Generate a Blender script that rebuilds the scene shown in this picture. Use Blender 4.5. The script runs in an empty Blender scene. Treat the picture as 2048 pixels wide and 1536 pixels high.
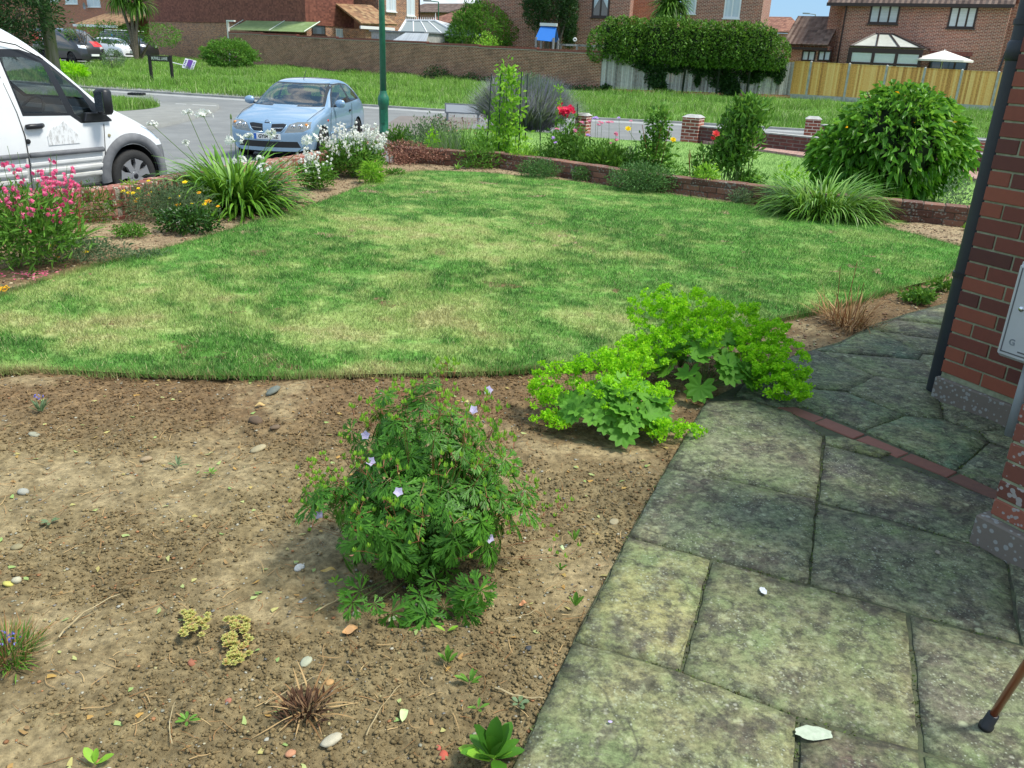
import bpy, bmesh, math, random
import numpy as np
from mathutils import Vector, Matrix
from mathutils.geometry import delaunay_2d_cdt

random.seed(7); rng = np.random.default_rng(11)
SC = bpy.context.scene; COL = SC.collection; PI = math.pi
rad = math.radians

# ---------------------------------------------------------------- camera
FPX, PITCH, ROLL, EYE = 1664.0, rad(21.9), rad(2.4), 1.65
cF = np.array([0, math.cos(PITCH), -math.sin(PITCH)])
_R0 = np.array([1., 0, 0]); _U0 = np.array([0, math.sin(PITCH), math.cos(PITCH)])
cR = math.cos(ROLL)*_R0 + math.sin(ROLL)*_U0
cU = -math.sin(ROLL)*_R0 + math.cos(ROLL)*_U0
cC = np.array([0, 0, EYE])
cam_d = bpy.data.cameras.new('camera'); cam = bpy.data.objects.new('camera', cam_d); COL.objects.link(cam)
cam_d.sensor_width = 36.0; cam_d.lens = 36.0*FPX/2048; cam_d.clip_end = 2000; cam_d.clip_start = 0.05
cam.matrix_world = Matrix(((cR[0], cU[0], -cF[0], cC[0]), (cR[1], cU[1], -cF[1], cC[1]), (cR[2], cU[2], -cF[2], cC[2]), (0, 0, 0, 1)))
SC.camera = cam
# ---------------------------------------------------------------- sky, sun, exposure
SUN_AZ, SUN_EL = rad(104), rad(60)          # azimuth from +Y towards +X
w = bpy.data.worlds.new('World'); SC.world = w; w.use_nodes = True
wn, wl = w.node_tree.nodes, w.node_tree.links; wn.clear()
sky = wn.new('ShaderNodeTexSky'); sky.sky_type = 'NISHITA'; sky.sun_disc = False
sky.sun_elevation = SUN_EL; sky.sun_rotation = SUN_AZ; sky.air_density = 1.0; sky.dust_density = .6
tc = wn.new('ShaderNodeTexCoord'); mp = wn.new('ShaderNodeMapping'); mp.inputs['Scale'].default_value = (1.6, 1.6, 4.5); mp.inputs['Location'].default_value = (3.3, .4, .5)
nz = wn.new('ShaderNodeTexNoise'); nz.inputs['Scale'].default_value = 2.2; nz.inputs['Detail'].default_value = 7; nz.inputs['Roughness'].default_value = .62
cr = wn.new('ShaderNodeValToRGB'); cr.color_ramp.elements[0].position = .46; cr.color_ramp.elements[1].position = .66
mx = wn.new('ShaderNodeMix'); mx.data_type = 'RGBA'; mx.inputs['B'].default_value = (6.6, 6.45, 6.2, 1)
bg = wn.new('ShaderNodeBackground'); bg.inputs['Strength'].default_value = 0.15; wo = wn.new('ShaderNodeOutputWorld')
wl.new(tc.outputs['Generated'], mp.inputs['Vector']); wl.new(mp.outputs[0], nz.inputs['Vector']); wl.new(nz.outputs['Fac'], cr.inputs['Fac'])
wl.new(cr.outputs['Color'], mx.inputs['Factor']); cs = wn.new('ShaderNodeMix'); cs.data_type = 'RGBA'; cs.inputs['Factor'].default_value = .85; cs.inputs['B'].default_value = (1.1, 2.2, 3.5, 1); wl.new(sky.outputs[0], cs.inputs['A']); wl.new(cs.outputs['Result'], mx.inputs['A']); wl.new(mx.outputs['Result'], bg.inputs['Color']); wl.new(bg.outputs[0], wo.inputs[0])
sd = bpy.data.lights.new('sun', 'SUN'); sd.energy = 3.0; sd.angle = rad(13.0); sd.color = (1.0, .95, .85)
sun = bpy.data.objects.new('sun', sd); COL.objects.link(sun)
sdir = Vector((math.sin(SUN_AZ)*math.cos(SUN_EL), math.cos(SUN_AZ)*math.cos(SUN_EL), math.sin(SUN_EL)))
sun.rotation_euler = sdir.to_track_quat('Z', 'Y').to_euler(); sun.location = sdir*60
SC.view_settings.view_transform = 'Standard'; SC.view_settings.look = 'None'
SC.view_settings.exposure = 0.72; SC.view_settings.gamma = 1.0

# ---------------------------------------------------------------- measuring helpers (where a line of sight of the photo meets a real plane)
def ray(x, y): return cF + cR*(x-1024)/FPX - cU*(y-768)/FPX
def at(x, y, z=0.0):
    d = ray(x, y); return cC + d*((z-EYE)/d[2])
def atY(x, y, Y):
    d = ray(x, y); return cC + d*(Y/d[1])
class Fr:
    """upright local frame: origin, x to the right along a facade, y away from the street"""
    def __init__(s, O, ang):
        s.O = np.array([O[0], O[1], 0.]); s.a = ang
        s.u = np.array([math.cos(ang), math.sin(ang)]); s.v = np.array([-math.sin(ang), math.cos(ang)])
    def on(s, px, py, y0=0):
        r = ray(px, py); P0 = s.O[:2]+s.v*y0; t = (s.v@P0)/(s.v@r[:2]); P = cC+r*t
        return float((P[:2]-s.O[:2])@s.u), float(P[2])
    def onx(s, px, py, x0=0):
        r = ray(px, py); P0 = s.O[:2]+s.u*x0; t = (s.u@P0)/(s.u@r[:2]); P = cC+r*t
        return float((P[:2]-s.O[:2])@s.v), float(P[2])
    def w(s, x, y, z=0):
        p = s.O[:2]+s.u*x+s.v*y; return (float(p[0]), float(p[1]), z)

# ---------------------------------------------------------------- object bookkeeping
def tag(o, label=None, cat=None, group=None, kind=None):
    if label: o['label'] = label
    if cat: o['category'] = cat
    if group: o['group'] = group
    if kind: o['kind'] = kind
    return o
def thing(name, label, cat, loc=(0, 0, 0), rz=0, group=None):
    o = bpy.data.objects.new(name, None); COL.objects.link(o); o.empty_display_size = .1
    o.location = loc; o.rotation_euler = (0, 0, rz); return tag(o, label, cat, group)
def link_mesh(me, name, mats, parent=None, smooth=False):
    if not isinstance(mats, (list, tuple)): mats = [mats]
    for m in mats: me.materials.append(m)
    o = bpy.data.objects.new(name, me); COL.objects.link(o)
    if parent: o.parent = parent
    if smooth: me.polygons.foreach_set('use_smooth', [True]*len(me.polygons))
    return o
def copy_tree(o, parent=None):
    c = o.copy(); COL.objects.link(c)
    if parent: c.parent = parent
    for ch in [x for x in COL.objects if x.parent == o]: copy_tree(ch, c)
    return c
def np_mesh(name, V, F, mats, parent=None, smooth=False, col=None, uvbox=False):
    """V (n,3); F (m,k) of equal face size; col (n,3) linear colour per vertex"""
    V = np.asarray(V, np.float32); F = np.asarray(F, np.int32); me = bpy.data.meshes.new(name)
    me.vertices.add(len(V)); me.vertices.foreach_set('co', V.ravel())
    k = F.shape[1]; me.loops.add(F.size); me.loops.foreach_set('vertex_index', F.ravel())
    me.polygons.add(len(F)); me.polygons.foreach_set('loop_start', np.arange(0, F.size, k, dtype=np.int32))
    me.polygons.foreach_set('loop_total', np.full(len(F), k, np.int32)); me.update(calc_edges=True)
    if col is not None:
        a = me.color_attributes.new('Col', 'FLOAT_COLOR', 'POINT')
        c4 = np.ones((len(V), 4), np.float32); c4[:, :3] = col; a.data.foreach_set('color', c4.ravel())
    return link_mesh(me, name, mats, parent, smooth)

class MB:
    """collects boxes, bars, tubes and prisms; build() links them as one mesh with box-projected UVs in metres"""
    def __init__(s): s.v = []; s.f = []; s.m = []
    def add(s, vs, fs, mi=0):
        b = len(s.v); s.v += [tuple(map(float, p)) for p in vs]; s.f += [tuple(b+i for i in f) for f in fs]; s.m += [mi]*len(fs); return s
    def box(s, x0, x1, y0, y1, z0, z1, mi=0, rz=0, piv=None):
        vs = [(x, y, z) for z in (z0, z1) for (x, y) in ((x0, y0), (x1, y0), (x1, y1), (x0, y1))]
        if rz:
            px, py = piv or ((x0+x1)/2, (y0+y1)/2); c, q = math.cos(rz), math.sin(rz)
            vs = [(px+(x-px)*c-(y-py)*q, py+(x-px)*q+(y-py)*c, z) for x, y, z in vs]
        return s.add(vs, [(0, 3, 2, 1), (4, 5, 6, 7), (0, 1, 5, 4), (1, 2, 6, 5), (2, 3, 7, 6), (3, 0, 4, 7)], mi)
    def prism(s, poly, z0, z1, mi=0):
        n = len(poly); vs = [(x, y, z0) for x, y in poly]+[(x, y, z1) for x, y in poly]
        return s.add(vs, [tuple(range(n-1, -1, -1)), tuple(range(n, 2*n))]+[(i, (i+1) % n, n+(i+1) % n, n+i) for i in range(n)], mi)
    def prism_y(s, poly, y0, y1, mi=0):
        n = len(poly); vs = [(x, y0, z) for x, z in poly]+[(x, y1, z) for x, z in poly]
        return s.add(vs, [tuple(range(n)), tuple(range(2*n-1, n-1, -1))]+[(i, n+i, n+(i+1) % n, (i+1) % n) for i in range(n)], mi)
    def prism_x(s, poly, x0, x1, mi=0):
        n = len(poly); vs = [(x0, y, z) for y, z in poly]+[(x1, y, z) for y, z in poly]
        return s.add(vs, [tuple(range(n-1, -1, -1)), tuple(range(n, 2*n))]+[(i, (i+1) % n, n+(i+1) % n, n+i) for i in range(n)], mi)
    def quad(s, a, b, c, d, mi=0): return s.add([a, b, c, d], [(0, 1, 2, 3)], mi)
    def slab(s, pts, t, mi=0):
        """thin plate from a planar polygon, thickness t along its normal"""
        P = [Vector(p) for p in pts]; n = (P[1]-P[0]).cross(P[2]-P[0]).normalized()*t; k = len(P)
        return s.add([p for p in P]+[p-n for p in P], [tuple(range(k)), tuple(range(2*k-1, k-1, -1))]+[(i, k+i, k+(i+1) % k, (i+1) % k) for i in range(k)], mi)
    def tube(s, pts, r, n=8, mi=0, cap=True):
        P = [Vector(p) for p in pts]; R = r if isinstance(r, (list, tuple)) else [r]*len(P); b = len(s.v); vs = []; fs = []
        up = Vector((0, 0, 1)); prev = None
        for i, p in enumerate(P):
            t = (P[min(i+1, len(P)-1)]-P[max(i-1, 0)]).normalized()
            if prev is None: a = t.cross(up if abs(t.z) < .95 else Vector((1, 0, 0))).normalized()
            else:
                a = prev-t*prev.dot(t); a = a.normalized() if a.length > 1e-6 else t.orthogonal().normalized()
            prev = a; c = t.cross(a)
            for k in range(n):
                q = 2*PI*k/n; vs.append(p+(a*math.cos(q)+c*math.sin(q))*R[i])
        for i in range(len(P)-1):
            for k in range(n): fs.append((i*n+k, i*n+(k+1) % n, (i+1)*n+(k+1) % n, (i+1)*n+k))
        if cap: fs.append(tuple(range(n-1, -1, -1))); fs.append(tuple((len(P)-1)*n+k for k in range(n)))
        return s.add(vs, fs, mi)
    def lathe(s, prof, c=(0, 0, 0), axis='z', n=20, mi=0):
        vs = []; fs = []; k = len(prof)
        for i in range(n):
            q = 2*PI*i/n
            for (r, h) in prof:
                x, y, z = r*math.cos(q), r*math.sin(q), h
                if axis == 'y': x, y, z = x, z, y
                if axis == 'x': x, y, z = z, x, y
                vs.append((c[0]+x, c[1]+y, c[2]+z))
        for i in range(n):
            j = (i+1) % n
            for a in range(k-1): fs.append((i*k+a, j*k+a, j*k+a+1, i*k+a+1))
        return s.add(vs, fs, mi)
    def build(s, name, mats, parent=None, smooth=False, bevel=0, col=None):
        me = bpy.data.meshes.new(name); me.from_pydata(s.v, [], s.f); me.update()
        me.polygons.foreach_set('material_index', s.m)
        uv = me.uv_layers.new(name='UVMap'); co = s.v
        for p in me.polygons:
            n = p.normal; ax = 2 if abs(n.z) > .75 else (0 if abs(n.x) > abs(n.y) else 1)
            for li in p.loop_indices:
                c = co[me.loops[li].vertex_index]
                uv.data[li].uv = (c[0], c[1]) if ax == 2 else ((c[1], c[2]) if ax == 0 else (c[0], c[2]))
        o = link_mesh(me, name, mats, parent, smooth)
        bm = bmesh.new(); bm.from_mesh(me); bmesh.ops.recalc_face_normals(bm, faces=bm.faces)
        if bevel: bmesh.ops.bevel(bm, geom=list(bm.edges), offset=bevel, segments=1, affect='EDGES')
        bm.to_mesh(me); bm.free()
        if smooth: me.polygons.foreach_set('use_smooth', [True]*len(me.polygons))
        return o

# value noise on numpy arrays
def vn(x, y, sc, seed=0):
    r = np.random.default_rng(seed); T = r.random((256, 256)); x = np.asarray(x)/sc+1000.3; y = np.asarray(y)/sc+1000.7
    xi = np.floor(x).astype(int); yi = np.floor(y).astype(int); fx = x-xi; fy = y-yi
    fx = fx*fx*(3-2*fx); fy = fy*fy*(3-2*fy); g = lambda a, b: T[a & 255, b & 255]
    return (g(xi, yi)*(1-fx)+g(xi+1, yi)*fx)*(1-fy)+(g(xi, yi+1)*(1-fx)+g(xi+1, yi+1)*fx)*fy
def fbm(x, y, sc, seed=0, o=4, p=.5):
    t = 0; a = 1; s_ = 0
    for i in range(o): t = t+a*vn(x, y, sc/2**i, seed+i*17); s_ += a; a *= p
    return t/s_
def inpoly(x, y, poly):
    ins = np.zeros(np.shape(x), bool); n = len(poly)
    for i in range(n):
        x0, y0 = poly[i][:2]; x1, y1 = poly[(i+1) % n][:2]
        if y0 == y1: continue
        c = ((y0 > y) != (y1 > y)) & (x < (x1-x0)*(y-y0)/(y1-y0)+x0); ins ^= c
    return ins
def polydist(x, y, poly):
    d = np.full(np.shape(x), 1e9); n = len(poly)
    for i in range(n):
        a = np.array(poly[i][:2]); b = np.array(poly[(i+1) % n][:2]); ab = b-a; L = ab@ab+1e-12
        t = np.clip(((x-a[0])*ab[0]+(y-a[1])*ab[1])/L, 0, 1); d = np.minimum(d, np.hypot(x-a[0]-t*ab[0], y-a[1]-t*ab[1]))
    return d
def sstep(t): t = np.clip(t, 0, 1); return t*t*(3-2*t)
def spline(pts, n=8, closed=True):
    P = [np.array(p[:2], float) for p in pts]; out = []; N = len(P); rng_ = range(N if closed else N-1)
    g = (lambda i: P[i % N]) if closed else (lambda i: P[min(max(i, 0), N-1)])
    for i in rng_:
        a, b, c, d = g(i-1), g(i), g(i+1), g(i+2)
        for k in range(n):
            t = k/n; out.append(.5*((2*b)+(-a+c)*t+(2*a-5*b+4*c-d)*t*t+(-a+3*b-3*c+d)*t**3))
    if not closed: out.append(P[-1])
    return out
def sheet(name, poly, z, mat, step=None, zf=None, colf=None, kind='structure', skirt=0):
    """a ground sheet over a polygon, triangulated with inner grid points"""
    P = [Vector((float(p[0]), float(p[1]))) for p in poly]; n = len(P); pts = list(P)
    if step:
        xs = np.arange(min(p.x for p in P), max(p.x for p in P), step); ys = np.arange(min(p.y for p in P), max(p.y for p in P), step)
        X, Y = np.meshgrid(xs, ys); X = X.ravel(); Y = Y.ravel()
        k = inpoly(X, Y, poly) & (polydist(X, Y, poly) > step*.45); pts += [Vector((float(a), float(b))) for a, b in zip(X[k], Y[k])]
    vo, eo, fo, *_ = delaunay_2d_cdt(pts, [(i, (i+1) % n) for i in range(n)], [list(range(n))], 1, 1e-6)
    XY = np.array([(v.x, v.y) for v in vo]); Z = np.full(len(XY), float(z))
    if zf is not None: Z = Z+zf(XY[:, 0], XY[:, 1])
    V = np.column_stack([XY, Z]); fo = [f for f in fo if len(f) == 3]
    if skirt:
        m = len(V); B = V[:n].copy(); B[:, 2] -= skirt; V = np.vstack([V, B])
        for i in range(n): j = (i+1) % n; fo += [(i, j, m+j), (i, m+j, m+i)]
    c = colf(V[:, 0], V[:, 1]) if colf else None
    o = np_mesh(name, V, np.array(fo), mat, col=c, smooth=not skirt)
    if kind: o['kind'] = kind
    return o

# ---------------------------------------------------------------- materials
def nt(name):
    m = bpy.data.materials.new(name); m.use_nodes = True; n = m.node_tree.nodes; l = m.node_tree.links
    return m, n, l, n['Principled BSDF']
def rgb(c): return (c[0], c[1], c[2], 1)
def ramp(n, stops):
    r = n.new('ShaderNodeValToRGB'); e = r.color_ramp.elements
    while len(e) > len(stops): e.remove(e[-1])
    while len(e) < len(stops): e.new(1)
    for i, (p, c) in enumerate(stops): e[i].position = p; e[i].color = rgb(c) if len(c) == 3 else c
    return r
def plain(name, c, rough=.5, metal=0, coat=0, emit=None):
    m, n, l, b = nt(name); b.inputs['Base Color'].default_value = rgb(c); b.inputs['Roughness'].default_value = rough
    b.inputs['Metallic'].default_value = metal; b.inputs['Coat Weight'].default_value = coat; return m
def noisy(name, stops, scale=5, rough=.7, bump=.3, dist=.01, detail=6, nr=.6, stretch=(1, 1, 1), bscale=None, coord='Object', metal=0, coat=0):
    m, n, l, b = nt(name); tc = n.new('ShaderNodeTexCoord'); mp = n.new('ShaderNodeMapping'); mp.inputs['Scale'].default_value = stretch
    l.new(tc.outputs[coord], mp.inputs[0]); t = n.new('ShaderNodeTexNoise'); t.inputs['Scale'].default_value = scale; t.inputs['Detail'].default_value = detail
    t.inputs['Roughness'].default_value = nr; l.new(mp.outputs[0], t.inputs['Vector']); r = ramp(n, stops); l.new(t.outputs['Fac'], r.inputs[0]); l.new(r.outputs[0], b.inputs['Base Color'])
    b.inputs['Roughness'].default_value = rough; b.inputs['Metallic'].default_value = metal; b.inputs['Coat Weight'].default_value = coat
    if bump:
        t2 = n.new('ShaderNodeTexNoise'); t2.inputs['Scale'].default_value = bscale or scale*4; t2.inputs['Detail'].default_value = 6; l.new(mp.outputs[0], t2.inputs['Vector'])
        bp = n.new('ShaderNodeBump'); bp.inputs['Strength'].default_value = bump; bp.inputs['Distance'].default_value = dist; l.new(t2.outputs['Fac'], bp.inputs['Height']); l.new(bp.outputs[0], b.inputs['Normal'])
    return m
def leafm(name, cols, rough=.45, trans=.35, spec=.5, vein=0):
    m, n, l, b = nt(name); g = n.new('ShaderNodeNewGeometry'); k = len(cols)
    r = ramp(n, [(i/max(1, k-1), c) for i, c in enumerate(cols)]); l.new(g.outputs['Random Per Island'], r.inputs[0]); l.new(r.outputs[0], b.inputs['Base Color'])
    b.inputs['Roughness'].default_value = rough; b.inputs['Specular IOR Level'].default_value = spec*.55
    if trans:
        t = n.new('ShaderNodeBsdfTranslucent'); h = n.new('ShaderNodeHueSaturation'); h.inputs['Value'].default_value = 1.5; h.inputs['Hue'].default_value = .485
        l.new(r.outputs[0], h.inputs['Color']); l.new(h.outputs[0], t.inputs['Color']); x = n.new('ShaderNodeMixShader'); x.inputs[0].default_value = trans
        l.new(b.outputs[0], x.inputs[1]); l.new(t.outputs[0], x.inputs[2]); l.new(x.outputs[0], n['Material Output'].inputs[0])
    return m
def vcol(name, rough=.8, trans=0, nscale=0, bump=0, dist=.004, namt=.25, isl=0, spec=.3):
    m, n, l, b = nt(name); a = n.new('ShaderNodeVertexColor'); a.layer_name = 'Col'; src = a.outputs['Color']; b.inputs['Roughness'].default_value = rough; b.inputs['Specular IOR Level'].default_value = spec
    if isl:
        g = n.new('ShaderNodeNewGeometry'); mr = n.new('ShaderNodeMapRange'); mr.inputs['To Min'].default_value = 1-isl; mr.inputs['To Max'].default_value = 1+isl
        l.new(g.outputs['Random Per Island'], mr.inputs[0]); h = n.new('ShaderNodeHueSaturation'); l.new(mr.outputs[0], h.inputs['Value']); l.new(src, h.inputs['Color']); src = h.outputs[0]
    if nscale:
        tc = n.new('ShaderNodeTexCoord'); t = n.new('ShaderNodeTexNoise'); t.inputs['Scale'].default_value = nscale; t.inputs['Detail'].default_value = 8; t.inputs['Roughness'].default_value = .7
        l.new(tc.outputs['Object'], t.inputs['Vector']); mr = n.new('ShaderNodeMapRange'); mr.inputs['From Min'].default_value = .3; mr.inputs['From Max'].default_value = .7; mr.inputs['To Min'].default_value = 1-namt; mr.inputs['To Max'].default_value = 1+namt
        l.new(t.outputs['Fac'], mr.inputs[0]); h = n.new('ShaderNodeHueSaturation'); l.new(mr.outputs[0], h.inputs['Value']); l.new(src, h.inputs['Color']); src = h.outputs[0]
        if bump:
            bp = n.new('ShaderNodeBump'); bp.inputs['Strength'].default_value = bump; bp.inputs['Distance'].default_value = dist; l.new(t.outputs['Fac'], bp.inputs['Height']); l.new(bp.outputs[0], b.inputs['Normal'])
    l.new(src, b.inputs['Base Color'])
    if trans:
        t = n.new('ShaderNodeBsdfTranslucent'); l.new(src, t.inputs['Color']); x = n.new('ShaderNodeMixShader'); x.inputs[0].default_value = trans
        l.new(b.outputs[0], x.inputs[1]); l.new(t.outputs[0], x.inputs[2]); l.new(x.outputs[0], n['Material Output'].inputs[0])
    return m
def brickm(name, c1, c2, mortar, w_=.225, h_=.075, ms=.010, rough=.85, stain=None, stain_sc=.8, stain_lo=.55, stain_hi=.75, off=.5, bump=.6):
    m, n, l, b = nt(name); tc = n.new('ShaderNodeTexCoord'); t = n.new('ShaderNodeTexBrick')
    t.inputs['Scale'].default_value = 1; t.inputs['Brick Width'].default_value = w_; t.inputs['Row Height'].default_value = h_; t.inputs['Mortar Size'].default_value = ms; t.inputs['Mortar Smooth'].default_value = .15
    t.offset = off; t.inputs['Color1'].default_value = rgb(c1); t.inputs['Color2'].default_value = rgb(c2); t.inputs['Mortar'].default_value = rgb(mortar); l.new(tc.outputs['UV'], t.inputs['Vector'])
    nz = n.new('ShaderNodeTexNoise'); nz.inputs['Scale'].default_value = 9; nz.inputs['Detail'].default_value = 8; nz.inputs['Roughness'].default_value = .7; l.new(tc.outputs['UV'], nz.inputs['Vector'])
    mr = n.new('ShaderNodeMapRange'); mr.inputs['From Min'].default_value = .3; mr.inputs['From Max'].default_value = .7; mr.inputs['To Min'].default_value = .62; mr.inputs['To Max'].default_value = 1.35; l.new(nz.outputs['Fac'], mr.inputs[0])
    h = n.new('ShaderNodeHueSaturation'); l.new(mr.outputs[0], h.inputs['Value']); l.new(t.outputs['Color'], h.inputs['Color']); src = h.outputs[0]
    if stain:
        n2 = n.new('ShaderNodeTexNoise'); n2.inputs['Scale'].default_value = stain_sc; n2.inputs['Detail'].default_value = 9; n2.inputs['Roughness'].default_value = .72; l.new(tc.outputs['UV'], n2.inputs['Vector'])
        r = ramp(n, [(stain_lo, (0, 0, 0)), (stain_hi, (.75, .75, .75))]); l.new(n2.outputs['Fac'], r.inputs[0])
        mx = n.new('ShaderNodeMix'); mx.data_type = 'RGBA'; l.new(r.outputs[0], mx.inputs['Factor']); l.new(src, mx.inputs['A']); mx.inputs['B'].default_value = rgb(stain); src = mx.outputs['Result']
    l.new(src, b.inputs['Base Color']); b.inputs['Roughness'].default_value = rough
    bp = n.new('ShaderNodeBump'); bp.inputs['Strength'].default_value = bump; bp.inputs['Distance'].default_value = .008; bp.invert = True; l.new(t.outputs['Fac'], bp.inputs['Height']); l.new(bp.outputs[0], b.inputs['Normal'])
    return m
def ribm(name, stops, period, axis=0, rough=.75, sharp='SAW', strength=1, dist=.03, rowp=0, nsc=6):
    """tiles, boards or corrugation: ridges repeated every `period` metres along a UV axis, optional rows across"""
    m, n, l, b = nt(name); tc = n.new('ShaderNodeTexCoord'); nz = n.new('ShaderNodeTexNoise'); nz.inputs['Scale'].default_value = nsc; nz.inputs['Detail'].default_value = 7; l.new(tc.outputs['UV'], nz.inputs['Vector'])
    sp = n.new('ShaderNodeSeparateXYZ'); l.new(tc.outputs['UV'], sp.inputs[0])
    def per(o, p, wave):
        d = n.new('ShaderNodeMath'); d.operation = 'DIVIDE'; d.inputs[1].default_value = p; l.new(o, d.inputs[0]); f = n.new('ShaderNodeMath'); f.operation = 'FRACT'; l.new(d.outputs[0], f.inputs[0])
        if not wave: return f.outputs[0], d.outputs[0]
        q = n.new('ShaderNodeMath'); q.operation = 'PINGPONG'; q.inputs[1].default_value = .5; l.new(d.outputs[0], q.inputs[0]); return q.outputs[0], d.outputs[0]
    h1, idx = per(sp.outputs[axis], period, sharp != 'SAW')
    fl = n.new('ShaderNodeMath'); fl.operation = 'FLOOR'; l.new(idx, fl.inputs[0]); cb = n.new('ShaderNodeCombineXYZ'); l.new(fl.outputs[0], cb.inputs[0]); hh = h1
    if rowp:
        h2, i2 = per(sp.outputs[1-axis], rowp, False); f2 = n.new('ShaderNodeMath'); f2.operation = 'FLOOR'; l.new(i2, f2.inputs[0]); l.new(f2.outputs[0], cb.inputs[1])
        ad = n.new('ShaderNodeMath'); ad.operation = 'ADD'; l.new(h1, ad.inputs[0]); l.new(h2, ad.inputs[1]); hh = ad.outputs[0]
    wn_ = n.new('ShaderNodeTexWhiteNoise'); wn_.noise_dimensions = '2D'; l.new(cb.outputs[0], wn_.inputs['Vector'])
    a = n.new('ShaderNodeMath'); a.operation = 'MULTIPLY_ADD'; a.inputs[1].default_value = .5; l.new(wn_.outputs[0], a.inputs[0]); m2 = n.new('ShaderNodeMath'); m2.operation = 'MULTIPLY'; m2.inputs[1].default_value = .5; l.new(nz.outputs['Fac'], m2.inputs[0]); l.new(m2.outputs[0], a.inputs[2])
    r = ramp(n, stops); l.new(a.outputs[0], r.inputs[0]); l.new(r.outputs[0], b.inputs['Base Color']); b.inputs['Roughness'].default_value = rough
    bp = n.new('ShaderNodeBump'); bp.inputs['Strength'].default_value = strength; bp.inputs['Distance'].default_value = dist; l.new(hh, bp.inputs['Height']); l.new(bp.outputs[0], b.inputs['Normal'])
    return m
def islm(name, stops, rough=.8, bump=.5, scale=30, dist=.004, spots=None, spot_sc=12, spot_t=.25, nmix=.35):
    """separate pieces (bricks, stones) each with a tone of its own"""
    m, n, l, b = nt(name); g = n.new('ShaderNodeNewGeometry'); tc = n.new('ShaderNodeTexCoord'); t = n.new('ShaderNodeTexNoise'); t.inputs['Scale'].default_value = scale; t.inputs['Detail'].default_value = 8; t.inputs['Roughness'].default_value = .7
    l.new(tc.outputs['Object'], t.inputs['Vector']); x = n.new('ShaderNodeMix'); x.inputs['Factor'].default_value = nmix; l.new(g.outputs['Random Per Island'], x.inputs['A']); l.new(t.outputs['Fac'], x.inputs['B'])
    r = ramp(n, stops); l.new(x.outputs['Result'], r.inputs[0]); src = r.outputs[0]
    if spots:
        v = n.new('ShaderNodeTexVoronoi'); v.inputs['Scale'].default_value = spot_sc; l.new(tc.outputs['Object'], v.inputs['Vector'])
        ad = n.new('ShaderNodeMath'); ad.operation = 'MULTIPLY_ADD'; ad.inputs[1].default_value = .5; l.new(t.outputs['Fac'], ad.inputs[0]); l.new(v.outputs['Distance'], ad.inputs[2])
        big = n.new('ShaderNodeTexNoise'); big.inputs['Scale'].default_value = spot_sc*.22; l.new(tc.outputs['Object'], big.inputs['Vector']); a2 = n.new('ShaderNodeMath'); a2.operation = 'MULTIPLY_ADD'; a2.inputs[1].default_value = -1.0; a2.inputs[2].default_value = 0
        l.new(big.outputs['Fac'], a2.inputs[0]); a3 = n.new('ShaderNodeMath'); l.new(ad.outputs[0], a3.inputs[0]); l.new(a2.outputs[0], a3.inputs[1])
        rr = ramp(n, [(max(0, spot_t-.05), (1, 1, 1)), (spot_t+.03, (0, 0, 0))]); l.new(a3.outputs[0], rr.inputs[0]); mx = n.new('ShaderNodeMix'); mx.data_type = 'RGBA'; l.new(rr.outputs[0], mx.inputs['Factor']); l.new(src, mx.inputs['A']); mx.inputs['B'].default_value = rgb(spots); src = mx.outputs['Result']
    l.new(src, b.inputs['Base Color']); b.inputs['Roughness'].default_value = rough
    bp = n.new('ShaderNodeBump'); bp.inputs['Strength'].default_value = bump; bp.inputs['Distance'].default_value = dist; l.new(t.outputs['Fac'], bp.inputs['Height']); l.new(bp.outputs[0], b.inputs['Normal'])
    return m
def glassm(name, tint=(.75, .85, .82), refl=.12, dark=0):
    m, n, l, b = nt(name); n.remove(b); tr = n.new('ShaderNodeBsdfTransparent'); tr.inputs[0].default_value = rgb(tint); gl = n.new('ShaderNodeBsdfGlossy'); gl.inputs['Roughness'].default_value = .03
    fr = n.new('ShaderNodeLayerWeight'); pw = n.new('ShaderNodeMath'); pw.operation = 'POWER'; pw.inputs[1].default_value = 3.5; l.new(fr.outputs['Facing'], pw.inputs[0]); ad = n.new('ShaderNodeMath'); ad.operation = 'MULTIPLY_ADD'; ad.inputs[1].default_value = .7; ad.inputs[2].default_value = refl+.03; l.new(pw.outputs[0], ad.inputs[0]); x = n.new('ShaderNodeMixShader'); l.new(ad.outputs[0], x.inputs[0]); l.new(tr.outputs[0], x.inputs[1]); l.new(gl.outputs[0], x.inputs[2]); l.new(x.outputs[0], n['Material Output'].inputs[0]); return m

M = {}
M['white'] = plain('white_upvc', (.8, .8, .8), .35); M['white_wood'] = plain('white_painted_wood', (.72, .73, .7), .6)
M['brown'] = plain('brown_upvc', (.035, .018, .013), .4); M['black'] = plain('black_plastic', (.012, .013, .016), .42)
M['darkmetal'] = plain('dark_metal', (.03, .03, .035), .45, .6); M['chrome'] = plain('chrome', (.75, .76, .78), .15, 1)
M['pane'] = plain('window_glass', (.06, .08, .09), .06, 0, .6); M['curtain'] = ribm('net_curtain', [(0, (.45, .52, .58)), (1, (.72, .78, .83))], .12, 0, .4, 'W', .6, .02)
M['blind'] = ribm('white_blind', [(0, (.58, .64, .68)), (1, (.75, .8, .84))], .06, 1, .5, 'SAW', .8, .02)
M['lead'] = noisy('lead_flashing', [(.3, (.16, .18, .2)), (.7, (.32, .34, .36))], 3, .6, .2)
M['green_paint'] = noisy('green_paint', [(.3, (.008, .11, .06)), (.7, (.014, .16, .09))], 12, .42, .15, .002, coat=.2)
M['rubber'] = noisy('tyre_rubber', [(.3, (.012, .012, .012)), (.7, (.03, .03, .03))], 60, .8, .4, .003)
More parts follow.
